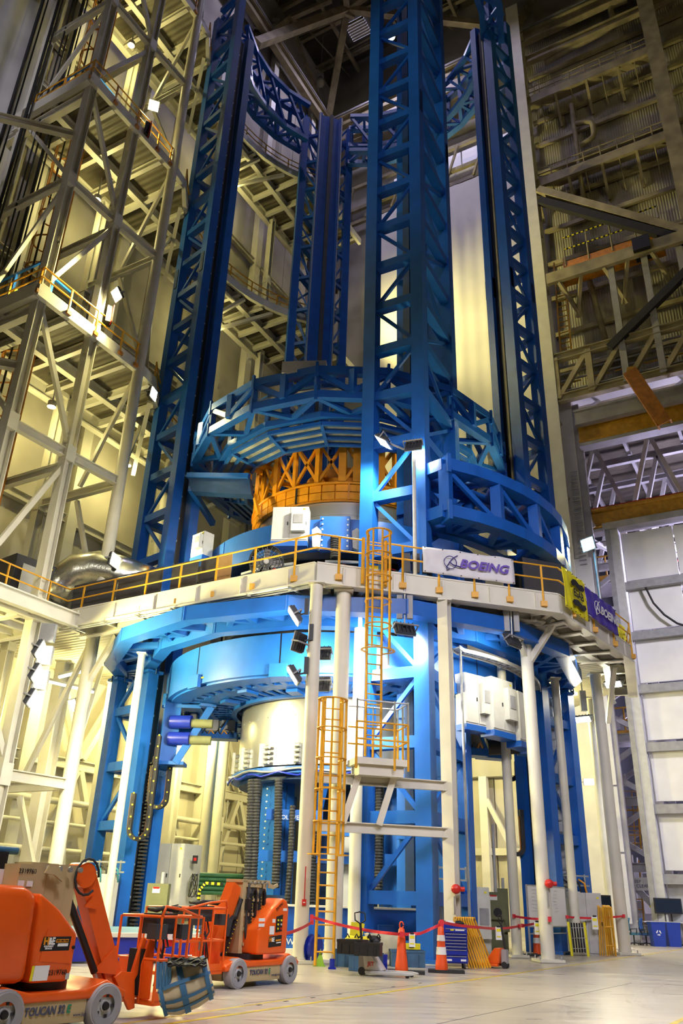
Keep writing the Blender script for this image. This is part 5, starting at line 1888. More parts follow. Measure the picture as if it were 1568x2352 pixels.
bA = PL(964, 1300, A_, RC); bB = PL(1168, 1330, A_, RC)
pa, pb = shift((bA.x, bA.y), d=.28), shift((bB.x, bB.y), d=.28)
t, nv = banner('white_banner', 'white banner with purple lettering and globe logo on the deck railing', pa, pb, ZD + .12, ZD + 1.12, 'banner_white')
logo_boeing(t, pa, pb, ZD + .6, .46, 'inknavy', 'inkpurple', nv, x0=.38)
bA = PL(1280, 1400, RC, R2); bB = PL(1332, 1440, RC, R2); bC = PL(1403, 1490, RC, R2)
pa, pb, pc = shift((bA.x, bA.y), d=.32), shift((bB.x, bB.y), d=.32), shift((bC.x, bC.y), d=.32)
t, nv = banner('yellow_banner', 'yellow banner with black lettering and wavy logo at the deck corner', pa, pb, ZD - .45, ZD + 1.15, 'sign_yellow')
dv = (Vector(pb) - Vector(pa)).normalized()
cm = Vector(pa).lerp(Vector(pb), .55)
M = frame((cm.x + nv.x * .12, cm.y + nv.y * .12, ZD + .33), (dv.x, dv.y, 0))
text('lettering', 'ESAB', .44, M, 'ink', t, bold=.012, sx=1.05)
wav = [(-.62, .0), (-.3, .08), (.1, -.02), (.55, .06), (.72, .2), (.5, .3), (.15, .24), (-.2, .34), (-.5, .28), (-.72, .12)]
extr('logo_wave', [(x * .95, z) for x, z in wav], .01, M @ Matrix.Translation((0, 0, .24)), 'ink', t)
extr('logo_wave', [(-x * .95, -z) for x, z in wav], .01, M @ Matrix.Translation((0, 0, -.24)), 'ink', t)
t, nv = banner('purple_banner', 'purple banner with white lettering and globe logo beside the yellow one', pb, pc, ZD - .12, ZD + 1.05, 'banner_purple')
logo_boeing(t, pb, pc, ZD + .42, .5, 'paper', 'paper', nv, x0=.38)
# yellow box on the deck behind the purple banner
p = PZ(1418, 1440, ZD + .6)
cabinet('yellow cabinet on the deck behind the purple banner', (12.9, 36.0, ZD + .7), (.9, .6, 1.4), .9, base=None, ac=False, m='sign_yellow')

# ---- boards leaning behind the left railing
vdir = (Vector(K_) - Vector(A_)).normalized()
nin = Vector((-vdir.y, vdir.x))
if nin.dot(Vector((CX, CY)) - Vector(A_)) < 0:
    nin = -nin
pl0 = Vector(A_) + nin * .35
pl1 = Vector(K_) + nin * .35
for k, (x0, x1, hgt, m, lab) in enumerate(((162, 262, 1.35, 'panelgrey', 'black board behind the left railing, leftmost and longest'), (263, 366, 1.35, 'panelgrey', 'black board behind the left railing, second from left'), (384, 446, 1.35, 'panelgrey', 'black board behind the left railing right of the gap'), (450, 489, 1.3, 'panelgrey', 'narrow black board beside the cardboard sheet'), (491, 524, 1.35, 'cardboard', 'brown cardboard sheet standing behind the left railing'))):
    a = PL(x0, 1400, pl0, pl1); b = PL(x1, 1380, pl0, pl1)
    t = thing('board', lab, 'board', V3((a + b) / 2, ZD))
    beam('sheet', V3(a, ZD + hgt / 2 + .02), V3(b, ZD + hgt / 2 + .02), .03, hgt, m, t)
    beam('edge_strip', V3(a, ZD + .05), V3(b, ZD + .05), .05, .06, 'grey', t)
# boards at right end behind the coloured banners
t = thing('board', 'tall dark grey board standing at the right deck corner under the blue ring', 'board', (8.6, 30.6, ZD))
box('sheet', (8.3, 30.4, ZD + 1.1), (2.0, .06, 2.2), 'panelgrey', t, rz=.35)
box('sheet', (9.9, 32.2, ZD + 1.2), (2.6, .06, 2.4), 'panelgrey', t, rz=.9)
# floor fan behind the railing
fp = PL(612, 1292, Vector(A_) + nin * .9, Vector(K_) + nin * .9)
t = thing('drum_fan', 'large dark round floor fan behind the deck railing', 'fan', V3(fp, ZD))
for k in range(5):
    r = .14 + .12 * k
    sweep('guard_ring', [fp + Vector((r * math.cos(a * math.pi / 12), -.12, r * math.sin(a * math.pi / 12))) for a in range(24)], .014, 'darkgrey', t, sides=4, closed=True)
for k in range(20):
    a = 2 * math.pi * k / 20
    beam('guard_spoke', fp + Vector((0, -.12, 0)), fp + Vector((.62 * math.cos(a), -.12, .62 * math.sin(a))), .012, .012, 'grey', t)
lathe('shroud', [(.62, -.2), (.66, -.2), (.66, .2), (.62, .2), (.62, -.2)], Matrix.Translation(fp) @ Matrix.Rotation(math.radians(90), 4, 'X'), 'rubber', t)
for k in range(4):
    a = math.pi / 2 * k
    box('blade', fp + Vector((.3 * math.cos(a), 0, .3 * math.sin(a))), (.5, .04, .22), 'grey', t, R=Matrix.Rotation(-a, 3, 'Y') @ Matrix.Rotation(.5, 3, 'X'))
tube('hub', fp + Vector((0, -.14, 0)), fp + Vector((0, .15, 0)), .1, 'lightgrey', t)
for s in (-.4, .4):
    beam('stand', fp + Vector((s, 0, -.5)), fp + Vector((s, 0, -(fp.z - ZD))), .05, .05, 'darkgrey', t)
# dark grey cabinet and duct at far left
cabinet('tall dark grey cabinet with a pale door on the far left deck', PZ(62, 1345, ZD + 1.3) * 1.0 + Vector((-.4, .6, 0)), (2.0, 1.4, 2.5), .9, base=None, ac=False, m='darkgrey')
t = thing('paper_panel', 'pale door sheet on the dark grey cabinet', 'panel', PZ(55, 1385, ZD))
box('sheet', PZ(58, 1355, ZD + 1.1) + Vector((.25, -.35, 0)), (.9, .05, 1.9), 'lightgrey', t, rz=.95)
d0 = [PY(x, y, 34.6) for x, y in ((118, 1385), (140, 1345), (180, 1318), (225, 1312), (270, 1322), (330, 1345))]
o = sweep('air_duct', d0, .95, 'foil', sides=18)
tag(o, 'big bent silver foil air duct on the left deck', 'duct')

# ---- caged ladders at the front
la_ = Vector(A_).lerp(Vector(RC), .22)
ax = (Vector(RC) - Vector(A_)).normalized().to_3d()
outv = Vector((ax.y, -ax.x, 0))
lb3 = Vector((la_.x, la_.y, 0)) + outv * .35
top = V3(lb3, ZD + 1.2)
ladder('caged_ladder', 'upper yellow caged ladder rising from the landing to the deck gate', top, V3(lb3, 5.75), .52, 'yellow', ax, pitch=.33, rad=.045, cage=(.42, outv, 0.0, .56, 6, 5))
lpos = PY(745, 2100, 25.3)
lx = PY(748, 2100, 25.1).x
ladder('caged_ladder', 'lower yellow caged ladder from the floor to the landing', (lx, 25.1, 7.3), (lx, 25.1, 0.02), .5, 'yellow', (1, .15, 0), pitch=.33, rad=.045, cage=(.42, (0, -1, 0), .02, .62, 6, 5))
# landing
ld = thing('ladder_landing', 'cream ladder landing with yellow and galvanised railings', 'landing', (lb3.x + .3, lb3.y, 5.6))
cL = Vector((lb3.x + .15, lb3.y + .05, 0))
rzL = math.atan2(ax.y, ax.x)
box('platform', (cL.x, cL.y, 5.55), (1.7, 1.0, .2), 'cream', ld, rz=rzL)
box('lower_frame', (cL.x, cL.y + .05, 5.3), (1.45, .85, .32), 'cream', ld, rz=rzL)
Rz = Matrix.Rotation(rzL, 3, 'Z')
def LP(x, y, z):
    return Vector((cL.x, cL.y, 0)) + Rz @ Vector((x, y, 0)) + Vector((0, 0, z))
for dz, m in ((.55, 'yellow'), (1.08, 'yellow'), (1.75, 'galv')):
    z = 5.65 + dz
    for a, b in (((-.85, -.5), (.85, -.5)), ((.85, -.5), (.85, .5)), ((.85, .5), (-.85, .5))):
        tube('rail', LP(*a, z), LP(*b, z), .03, m, ld)
for x, y in ((-.85, -.5), (.4, -.5), (.85, -.5), (.85, .0), (.85, .5), (0, .5)):
    beam('rail_post', LP(x, y, 5.3), LP(x, y, 6.75), .06, .05, 'yellow', ld)
    beam('upper_post', LP(x, y, 6.7), LP(x, y, 7.45), .05, .05, 'galv', ld)
for x in (-.6, .55):
    beam('knee_brace', LP(x, 0, 5.2), LP(x - .45, .1, 3.75), .16, .2, 'cream', ld)
for z, x1 in ((5.05, 1.02), (3.65, 1.02)):
    beam('support_beam', (-.55, 26.0, z), (3.7, 27.2, z), .22, .3, 'cream', ld, shape='ibeam')
g = thing('ladder_gate', 'yellow swing gate at the top of the ladder', 'gate', V3(lb3, ZD))
for s in (-1, 1):
    beam('gate_post', V3(lb3 + ax * (.42 * s) - outv * .1, ZD - .6), V3(lb3 + ax * (.42 * s) - outv * .1, ZD + 1.15), .09, .09, 'yellow', g)
for dz in (.35, .7, 1.05):
    tube('gate_bar', V3(lb3 - ax * .3 - outv * .15, ZD + dz), V3(lb3 + ax * .3 - outv * .15, ZD + dz), .02, 'yellow', g)
box('load_plate', V3(lb3 - outv * .2, ZD + .12), (.35, .02, .12), 'sign_yellow', g, rz=rzL)

# ================================================================== FLOODLIGHTS
TOOL = Vector((CX, CY, 8.5))
# three panels on the front column
for k, (px, py, lit) in enumerate(((674, 1415, True), (684, 1475, False), (672, 1552, True))):
    p = PY(px, py, 25.75)
    aim = p + Vector((-2.2, -.25, -1.5)) if lit else p + Vector((-1.2, .9, .4))
    flood('column_floodlight', ['upper lit panel floodlight on the front column', 'middle panel floodlight on the front column turned away', 'lower lit panel floodlight on the front column'][k], p, aim, .5, .62, 1500 if lit else 700, WARMW, 'lampfacew', 150)
    t = thing('driver_box', ['grey lamp driver box on the front column, upper', 'grey lamp driver box on the front column, middle', 'grey lamp driver box on the front column, lower'][k], 'driver box', p)
    box('case', p + Vector((.42, .0, .35)), (.14, .12, .55), 'darkgrey', t)
    beam('arm', p + Vector((0, -.0, 0)), p + Vector((.4, .05, .12)), .05, .05, 'darkgrey', t)
# heads hung from the deck edge, turned to the tool
for k, (px, py, dep, lab) in enumerate(((928, 1446, 27.0, 'hanging floodlight with grille under the deck left of the H column'), (1174, 1474, 28.5, 'hanging floodlight with grille under the deck right of the H column'), (735, 1502, 27.2, 'black floodlight head behind the front column, upper'), (733, 1572, 27.2, 'black floodlight head behind the front column, lower'))):
    p = PY(px, py, dep)
    aim = (CX + (-.5 if k < 1 else .5), CY - 3, 6.0)
    flood('hanging_floodlight', lab, p, aim, .75, .5, (2200, 500, 1800, 1800)[k], WARMW, 'lampfacew', 150)
    if k < 2:
        t = thing('lamp_pole', lab.replace('hanging floodlight with grille', 'steel drop pole with twin driver boxes'), 'pole', p)
        tube('pole', p + Vector((0, -.15, .1)), p + Vector((0, -.3, 2.0)), .035, 'galv', t)
        for s in (-.18, .18):
            box('driver_case', p + Vector((s, -.2, .75)), (.2, .14, .85), 'grey', t)
# deck pole with twin heads
pb_ = Vector(A_).lerp(Vector(RC), .40) + Vector((0, .35))
pole = V3(pb_, ZD)
tp = PY(925, 1030, pb_.y)
t = thing('light_pole', 'slender steel light pole with twin curved arms in front of the front tower', 'light pole', pole)
tube('mast', pole, V3(pole, tp.z), .07, 'lightgrey', t)
hl, hr = PY(880, 1016, pb_.y - .1), PY(950, 1024, pb_.y - .1)
for h in (hl, hr):
    m_ = V3(pole, tp.z)
    sweep('arm', [m_, m_ + (h - m_) * .35 + Vector((0, 0, -.12)), m_ + (h - m_) * .75 + Vector((0, 0, .0)), h + Vector((0, 0, .2))], .045, 'grey', t)
for s in (-.3, .05, .4):
    box('driver_case', V3(pole, ZD + .75) + Vector((s, .15, 0)), (.26, .14, .75), 'darkgrey', t)
flood('pole_floodlight', 'lit floodlight on the left arm of the deck light pole', hl, hl + Vector((-1.2, .5, -1.8)), .75, .55, 3200, WARMW, 'lampface', 140)
flood('pole_floodlight', 'dark grilled floodlight on the right arm of the deck light pole', hr, hr + Vector((1, 3.0, -1.5)), .65, .6, 1300, WARMW, 'lampfacew', 130)
# right hand pole lamp
pq = PZ(1372, 1400, ZD)
pr = Vector((12.4, 35.6, ZD))
hp = PY(1350, 1250, 35.4)
t = thing('light_pole', 'steel light pole rising behind the purple banner', 'light pole', pr)
tube('mast', (hp.x + .35, 35.6, ZD), (hp.x + .35, 35.6, hp.z - .2), .08, 'galv', t)
beam('arm', (hp.x + .35, 35.6, hp.z - .25), hp + Vector((0, .1, -.1)), .06, .06, 'galv', t)
flood('pole_floodlight', 'blazing floodlight on the pole at the right deck edge', hp, hp + Vector((-3, -2.2, -1.0)), .7, .6, 4500, WARM, 'lampface', 150)
# under-deck lamps at right
for k, (px, py, dep, lab) in enumerate(((1408, 1572, 38.5, 'lit floodlight under the deck at the far right column'), (1338, 1652, 40.0, 'lit floodlight on the bulkhead wall under the deck'), (1357, 1796, 46.0, 'small bright lamp low on the bulkhead wall'), (1325, 1500 - 8, 33.6, 'tilted lamp panel under the right deck edge'))):
    p = PY(px, py, dep)
    flood('wall_floodlight', lab, p, p + Vector((-1.6, -2.2, -3.2) if k != 2 else (-1, -3, -.2)), .8, .35, (1500, 1200, 100, 250)[k], WARMW, 'lampfacew', 150)
    if k != 2:
        t = thing('driver_box', lab.replace('lit floodlight', 'driver box and conduit above the floodlight').replace('tilted lamp panel', 'driver box above the tilted lamp panel'), 'driver box', p)
        box('case', p + Vector((.1, 0, .9)), (.3, .2, 1.0), 'grey', t)
        tube('conduit', p + Vector((.1, 0, 1.3)), p + Vector((.1, 0, 2.2)), .04, 'galv', t)
# left glare cluster and platform lamps
for k, (px, py, dep, pw, lab) in enumerate(((92, 1492, 29.5, 3600, 'glaring floodlight under the left deck, topmost of the vertical row'), (84, 1546, 29.5, 3600, 'glaring floodlight under the left deck, middle of the vertical row'), (74, 1604, 29.5, 3600, 'glaring floodlight under the left deck, lowest of the vertical row'), (264, 1288, 33.4, 3500, 'blazing floodlight on the round platform column above the deck'), (352, 905, 33.2, 1000, 'blazing floodlight beside the left blue tower'), (268, 677, 31.2, 5000, 'lit floodlight on the middle platform column'), (353, 243, 32.6, 7000, 'lit floodlight high on the platform under the upper deck'), (170, 1620, 36.5, 1200, 'small lit floodlight under the left deck behind the round column'))):
    p = PY(px, py, dep)
    aim = p + (Vector((3, .6, -1.2)) if k < 3 else Vector((2.2, -.6, -.2)) if k in (3, 4) else Vector((-1.0, -1.0, -1.1)) if k != 6 else Vector((.4, -1.2, -.9)))
    flood('platform_floodlight', lab, p, aim, .75 if k < 4 else .6, .6, pw, WARM, 'lampface', 165, push=.2)
    if k < 3:
        t = thing('driver_box', lab.replace('glaring floodlight', 'grey driver box of the glaring floodlight'), 'driver box', p)
        box('case', p + Vector((.05, .35, .75)), (.55, .25, .7), 'grey', t)
# floodlights added on the far platform corner to brighten the hanging sheet
for k, (uu, vv, zz4, pw) in enumerate(((43.5, 26.2, 31.0, 2800), (43.5, 26.2, 46.0, 11000))):
    p = UV(uu, vv, zz4)
    flood('platform_floodlight', ['floodlight on the far platform corner washing the hanging sheet, lower', 'floodlight on the far platform corner washing the hanging sheet, upper'][k], p, UV(51, 17, zz4 + 4), .6, .5, pw, WARM, 'lampface', 130)
# service lamps under each platform deck
for k, (uu, vv, zz4, pw) in enumerate(((22.6, 30.2, 23.6, 420), (22.6, 30.2, 37.9, 480), (22.6, 30.2, 51.8, 450), (35, 31.0, 37.9, 500), (35, 31.0, 51.8, 450), (29, 31.0, 23.6, 420))):
    p = UV(uu, vv, zz4)
    t = thing('service_lamp', ['service lamp under the lowest platform deck at left', 'service lamp under the middle platform deck at left', 'service lamp under the upper platform deck at left', 'service lamp under the middle deck behind the rear tower', 'service lamp under the upper deck behind the rear tower', 'service lamp under the lowest deck behind the left tower'][k], 'lamp', p)
    tube('shade', p + Vector((0, 0, .1)), p + Vector((0, 0, .4)), .22, 'grey', t)
    tube('stem', p + Vector((0, 0, .4)), p + Vector((0, 0, 1.9)), .04, 'grey', t, shape='tube8')
    box('bulb', p + Vector((0, 0, .08)), (.14, .14, .14), 'lampface', t, shape='ball')
    lamp('POINT', 'service_lamp_light', p - Vector((0, 0, .35)), None, pw, WARM, .2)
# fluorescent tubes under the left deck
for k, (a, b) in enumerate((((135, 1556), (200, 1540)), ((108, 1565), (214, 1590)))):
    t = thing('tube_lamp', ['fluorescent tube lamp under the left deck, upper', 'fluorescent tube lamp under the left deck, lower'][k], 'lamp', PY(*a, 36))
    beam('tube', PY(*a, 36), PY(*b, 36), .14, .08, 'tubelamp', t)
    beam('housing', PY(*a, 36) + Vector((0, 0, .1)), PY(*b, 36) + Vector((0, 0, .1)), .25, .1, 'lightgrey', t)
# amber beacon
p = PY(1150, 1400, 28.4)
t = thing('amber_beacon', 'small amber beacon under the right deck edge', 'beacon', p)
tube('lens', p, p + Vector((0, 0, .28)), .12, 'orange', t)
tube('base', p + Vector((0, 0, .28)), p + Vector((0, 0, .36)), .14, 'orangerust', t)
# conduits along the deck edge
cd = thing('deck_conduit', 'galvanised conduits clipped under the left deck edge', 'conduit', V3(A_, ZD - .8))
for dz in (.78, .86):
    tube('pipe', V3(Vector(A_) - nin * .1, ZD - dz), V3(Vector(K_) - nin * .1, ZD - dz), .025, 'galv', cd, shape='tube8')
for k in range(7):
    c = Vector(A_).lerp(Vector(K_), (k + .5) / 7)
    beam('strut', V3(c - nin * .35, ZD - .8), V3(c + nin * .5, ZD - .8), .06, .06, 'galv', cd)
# ================================================================== BOOM LIFTS
def lift(label, a, b, flip, num, sec):
    a, b = Vector(a), Vector(b)
    e = (b - a).normalized()
    n = Vector((e.y, -e.x))               # towards the camera side
    t = thing('boom_lift', label, 'boom lift', V3((a + b) / 2 - n * .6, 0))
    Mx = frame(V3(a, 0), (e.x, e.y, 0))   # local X = s, local -Y = camera side

    def T(s, off, z):                     # off = distance behind the near wheel face
        p = a + e * s - n * off
        return Vector((p.x, p.y, z))

    def X(name, pts, off, th, m, bevel=.03, parent=None):
        return extr(name, pts, th, Mx @ Matrix.Translation((0, off, 0)), m, parent or t, bevel)

    def B(name, s, off, z, size, m, parent=None):
        return box(name, T(s, off, z), size, m, parent or t, rz=math.atan2(e.y, e.x))

    WB = (b - a).length
    # wheels
    for s in (0, WB):
        for off in (.1, 1.15):
            Mw = Mx @ Matrix.Translation((s, off, .265)) @ Matrix.Rotation(math.radians(90), 4, 'X')
            wh = lathe('wheel', [(.14, -.1), (.235, -.11), (.265, -.08), (.265, .08), (.235, .11), (.14, .1)], Mw, 'rubber' if off > 1 else 'grey', t, n=28)
            lathe('tyre', [(.215, -.105), (.262, -.1), (.272, -.06), (.272, .06), (.262, .1), (.215, .105)], Mw, 'steelgrey', wh, n=28)
            lathe('rim', [(.0, .075), (.07, .085), (.075, .06), (.2, .05), (.212, .105)], Mw, 'lightgrey', wh, n=28)
            lathe('hub', [(0, .12), (.045, .115), (.06, .06)], Mw, 'black', wh, n=14)
            for k in range(5):
                th = 2 * math.pi * k / 5
                box('wheel_nut', Mw @ Vector((.12 * math.cos(th), .12 * math.sin(th), .065)), (.032, .032, .032), 'darkgrey', wh)
    # chassis
    X('side_panel', [(.30, .10), (WB - .28, .10), (WB - .27, .40), (.29, .40)], .12, .1, 'tan', .01)
    X('chassis_cover', [(-.38, .40), (.0, .55), (.34, .47), (WB - .34, .47), (WB, .57), (WB + .36, .42), (WB + .34, .33), (WB - .28, .36), (.28, .36), (-.36, .30)], .62, 1.16, 'orangepaint', .03)
    B('chassis_frame', WB / 2, .62, .26, (WB + .5, .75, .26), 'tan')
    B('end_plate', -.42 if not flip else WB + .42, .62, .33, (.08, .9, .3), 'tan')
    # lettering on the side
    Lt = Mx @ Matrix.Translation((WB * .47, .055, .26))
    text('lettering', 'TOUCAN 32', .13, Lt @ Matrix.Translation((-.11, 0, 0)), 'inkslate', t, shear=.12, bold=.004, sx=.82)
    text('lettering', 'E', .13, Lt @ Matrix.Translation((.245, 0, 0)), 'inkgreen', t, shear=.12, bold=.004, sx=.9)
    text('lettering', 'www.jlg.com', .055, Lt @ Matrix.Translation((.47, 0, -.07)), 'inkslate', t)
    tube('slew_ring', T(WB * .5, .62, .47), T(WB * .5, .62, .58), .42, 'black', t)
    if not flip:
        # rounded rear counterweight and side door
        rear = [(-.85, .57), (.30, .57), (.27, 1.60), (.05, 1.69), (-.35, 1.70), (-.72, 1.62), (-.86, 1.3)]
        door = [(.34, .57), (.90, .57), (.95, .70), (.96, 1.13), (.62, 1.42), (.28, 1.62)]
        X('rear_cover', rear, .62, 1.05, 'orangepaint', .12)
        X('side_door', door, .60, 1.0, 'orangepaint', .05)
        X('door_recess', [(.42, .82), (.9, .78), (.92, 1.05), (.47, 1.2)], .095, .01, 'orangepaint', .0)
        X('sticker', [(.40, .935), (.84, .935), (.85, 1.10), (.43, 1.10)], .092, .008, 'ink', 0)
        St = Mx @ Matrix.Translation((.52, .086, 1.045))
        text('lettering', 'H', .115, St @ Matrix.Translation((-.045, 0, .0)), 'orange', t, bold=.006)
        text('lettering', '&E', .115, St @ Matrix.Translation((.035, 0, .0)), 'paper', t, bold=.005, sx=.75)
        text('lettering', 'EQUIPMENT\nSERVICES', .026, St @ Matrix.Translation((-.0, 0, -.07)), 'paper', t, bold=.001)
        X('sticker_tab', [(.62, 1.03), (.81, 1.03), (.815, 1.07), (.625, 1.07)], .087, .004, 'orange', 0)
        X('sticker_tab', [(.65, .985), (.81, .985), (.815, 1.02), (.655, 1.02)], .087, .004, 'paper', 0)
        text('lettering', '877-700-7368', .03, Mx @ Matrix.Translation((.718, .082, 1.05)), 'ink', t)
        text('lettering', num, .085, Mx @ Matrix.Translation((.72, .09, .68)), 'ink', t, sx=.95)
        X('label_sheet', [(.36, .60), (.58, .60), (.59, .77), (.37, .77)], .092, .006, 'paper', 0)
        X('label_sheet', [(.32, .60), (.355, .60), (.365, .77), (.33, .77)], .092, .006, 'sign_yellow', 0)
        X('label_sheet', [(.85, .60), (.91, .60), (.91, .67), (.85, .67)], .092, .006, 'lightgrey', 0)
        tube('door_lock', T(.90, .10, .97), T(.90, .07, .97), .022, 'ink', t)
        B('beacon', -.25, .6, 1.74, (.16, .16, .08), 'orange')
        B('beacon', -.22, .6, 1.82, (.06, .06, .12), 'sign_yellow')
        # mast of nested tan sections
        for k, (s0, s1, zt) in enumerate(((.28, .56, 1.99), (.56, .74, 1.985), (.74, .91, 1.98), (.91, 1.08, 1.98))):
            B('mast_section', (s0 + s1) / 2, .66 + .02 * k, (zt + .6) / 2, (s1 - s0 - .015, .42, zt - .6), 'tan')
            tube('mast_roller', T(s1 - .03, .42, 1.92), T(s1 - .03, .38, 1.92), .035, 'galv', t)
        B('mast_front', .18, .62, 1.6, (.22, .5, .72), 'tan')
        text('lettering', num, .085, Mx @ Matrix.Translation((.19, .36, 1.87)), 'ink', t, sx=.9)
        for k in (-.06, .07):
            B('label_plate', .18 + k, .36, 1.72, (.09, .01, .07), 'paper')
        B('mast_latch', .18, .36, 1.52, (.24, .04, .1), 'black')
        B('manual_box', -.15, .9, 1.83, (.5, .3, .55), 'ink')
        B('manual_label', -.12, .74, 1.9, (.16, .01, .35), 'paper')
        B('manual_label', .05, .74, 1.78, (.1, .01, .22), 'paper')
        B('manual_label', -.2, .735, 1.66, (.3, .01, .1), 'red')
        tube('foam_bar', T(-.5, .85, 2.13), T(.28, .85, 2.13), .05, 'bluegrey', t)
        extr('mast_hook', [(0, 0), (.16, -.02), (.3, -.1), (.3, -.04), (.2, .1), (.05, .1)], .03, Mx @ Matrix.Translation((.45, .36, 1.86)), 'tan', t)
        # boom
        bt_, bb_ = T(1.27, .66, 1.93), T(2.18, .66, .24)
        bm_ = beam('boom_arm', bt_, bb_, .22, .27, 'orangepaint', t, up=(e.x, e.y, .5))
        tube('pivot_plate', T(1.24, .82, 1.86), T(1.24, .5, 1.86), .17, 'orangepaint', t)
        sweep('pivot_hose', [T(1.24 + .2 * math.cos(k * .42), .48, 1.84 + .24 * math.sin(k * .42)) for k in range(14)], .018, 'rubber', t)
        tube('lift_cylinder', T(1.05, .58, 1.55), T(1.66, .55, .62), .05, 'black', t)
        tube('cylinder_rod', T(1.6, .55, .7), T(1.74, .55, .48), .03, 'galv', t)
        beam('boom_rail', T(1.14, .62, 1.45), T(1.86, .62, .45), .06, .1, 'orangepaint', t)
        X('boom_gusset', [(1.3, 1.45), (1.52, 1.42), (1.45, 1.62)], .53, .03, 'orangepaint', 0)
        X('boom_gusset', [(1.62, .62), (2.02, .58), (1.96, .95)], .53, .03, 'orangepaint', 0)
        X('jib_plate', [(1.98, .55), (2.32, .12), (2.42, .14), (2.36, .5), (2.44, .62), (2.5, 1.02), (2.42, 1.05), (2.3, .6), (2.1, .62)], .52, .06, 'orangepaint', .01)
        X('jib_plate', [(2.42, .2), (2.62, .2), (2.62, 1.0), (2.5, 1.03), (2.4, .7)], .46, .05, 'orangepaint', .01)
        B('jib_block', 2.47, .6, .6, (.14, .3, .6), 'ink')
        bs_, bl_, bw_ = 2.45, .85, .95
        d = 1
        zf = .22
        o0 = .15
    else:
        rear = [(.62, .57), (1.64, .57), (1.66, 1.45), (1.58, 1.60), (1.44, 1.65), (1.05, 1.40), (.80, 1.17), (.63, 1.05)]
        X('side_door', rear, .32, .5, 'orangepaint', .05)
        X('far_cover', [(.0, .57), (.5, .57), (.5, 1.3), (.2, 1.5), (.0, 1.2)], 1.0, .35, 'orangepaint', .05)
        X('sticker', [(.98, .70), (1.42, .72), (1.43, .93), (.99, .90)], .065, .01, 'ink', 0)
        St = Mx @ Matrix.Translation((1.08, .056, .84))
        text('lettering', 'H', .11, St @ Matrix.Translation((-.045, 0, .0)), 'orange', t, bold=.005)
        text('lettering', '&E', .11, St @ Matrix.Translation((.04, 0, .0)), 'paper', t, bold=.004, sx=.75)
        X('sticker_tab', [(1.22, .81), (1.40, .82), (1.40, .85), (1.22, .84)], .058, .006, 'orange', 0)
        X('sticker_tab', [(1.24, .77), (1.40, .78), (1.40, .80), (1.24, .79)], .058, .006, 'paper', 0)
        X('control_panel', [(1.20, .98), (1.42, 1.0), (1.43, 1.32), (1.21, 1.28)], .065, .012, 'ink', 0)
        for k in range(6):
            tube('control_knob', T(1.26 + .11 * (k % 2), .06, 1.05 + .08 * (k // 2)), T(1.26 + .11 * (k % 2), .04, 1.05 + .08 * (k // 2)), .02, random.choice(('sign_yellow', 'lightgrey', 'red')), t, shape='tube8')
        for k, (s, z, w_, h_) in enumerate(((1.07, 1.02, .16, .16), (.7, 1.22, .2, .06), (.7, 1.12, .2, .06), (1.5, 1.42, .14, .05), (1.12, 1.2, .1, .07))):
            X('label_sheet', [(s - w_ / 2, z - h_ / 2), (s + w_ / 2, z - h_ / 2), (s + w_ / 2, z + h_ / 2), (s - w_ / 2, z + h_ / 2)], .064, .006, 'paper', 0)
        text('lettering', num, .085, Mx @ Matrix.Translation((1.3, .06, 1.48)) @ Matrix.Rotation(math.radians(-33), 4, 'Y'), 'ink', t, sx=.95)
        B('hood', 1.62, .55, 1.55, (.3, .5, .3), 'bluegrey')
        # mast
        for k, (s0, s1) in enumerate(((.50, .66), (.72, .90), (.98, 1.12), (1.2, 1.32))):
            B('mast_section', (s0 + s1) / 2, .68, 1.27, (s1 - s0, .4, 1.4), 'tan')
        B('mast_head', .95, .7, 1.96, (1.0, .44, .06), 'tan')
        for k in range(5):
            tube('mast_roller', T(.72 + .14 * k, .46, 1.93), T(.72 + .14 * k, .42, 1.93), .028, 'galv', t)
            B('mast_crossbar', .85, .46, .75 + .28 * k, (.5, .03, .06), 'tan')
        extr('mast_hook', [(0, 0), (.2, -.02), (.36, .04), (.34, .1), (.2, .06), (0, .1)], .03, Mx @ Matrix.Translation((1.4, .5, 1.84)), 'tan', t)
        for s in (.84, 1.14):
            pts = [T(s - .07, .44, .75), T(s - .07, .44, 1.72), T(s - .04, .44, 1.8), T(s + .03, .44, 1.8), T(s + .07, .44, 1.72), T(s + .07, .44, 1.2)]
            ch = sweep('cable_chain', pts, 0, 'ink', t, flat=(.05, .07))
            for k in range(14):
                tube('chain_pin', T(s - .07, .415, .8 + k * .065), T(s - .07, .40, .8 + k * .065), .012, 'goldlink', ch, shape='tube8')
        sweep('hose', [T(.66, .44, 1.9), T(.62, .42, 1.6), T(.62, .42, 1.0), T(.66, .42, .78), T(.78, .42, .74), T(.86, .42, .85)], .03, 'rubber', t)
        B('hose_block', .64, .42, 1.5, (.1, .08, .22), 'ink')
        # boom to the near left
        bt_, bb_ = T(.42, .66, 1.86), T(-.26, .66, .42)
        beam('boom_arm', bt_, bb_, .24, .28, 'orangepaint', t, up=(-e.x, -e.y, .5))
        tube('lift_cylinder', T(.5, .5, 1.6), T(.12, .5, .75), .045, 'ink', t)
        ch = sweep('cable_chain', [T(.08, .46, .9), T(.16, .46, 1.2), T(.24, .46, 1.26), T(.3, .46, 1.2), T(.05, .46, .62), T(-.15, .46, .2)], 0, 'ink', t, flat=(.06, .09))
        for k in range(12):
            f = k / 12
            p = T(.3, .42, 1.2).lerp(T(-.15, .42, .2), f)
            tube('chain_pin', p, p + V3(n * .02, 0), .012, 'goldlink', ch, shape='tube8')
        bs_, bl_, bw_ = -.35, -1.25, 1.0
        zf = .3
        o0 = .15
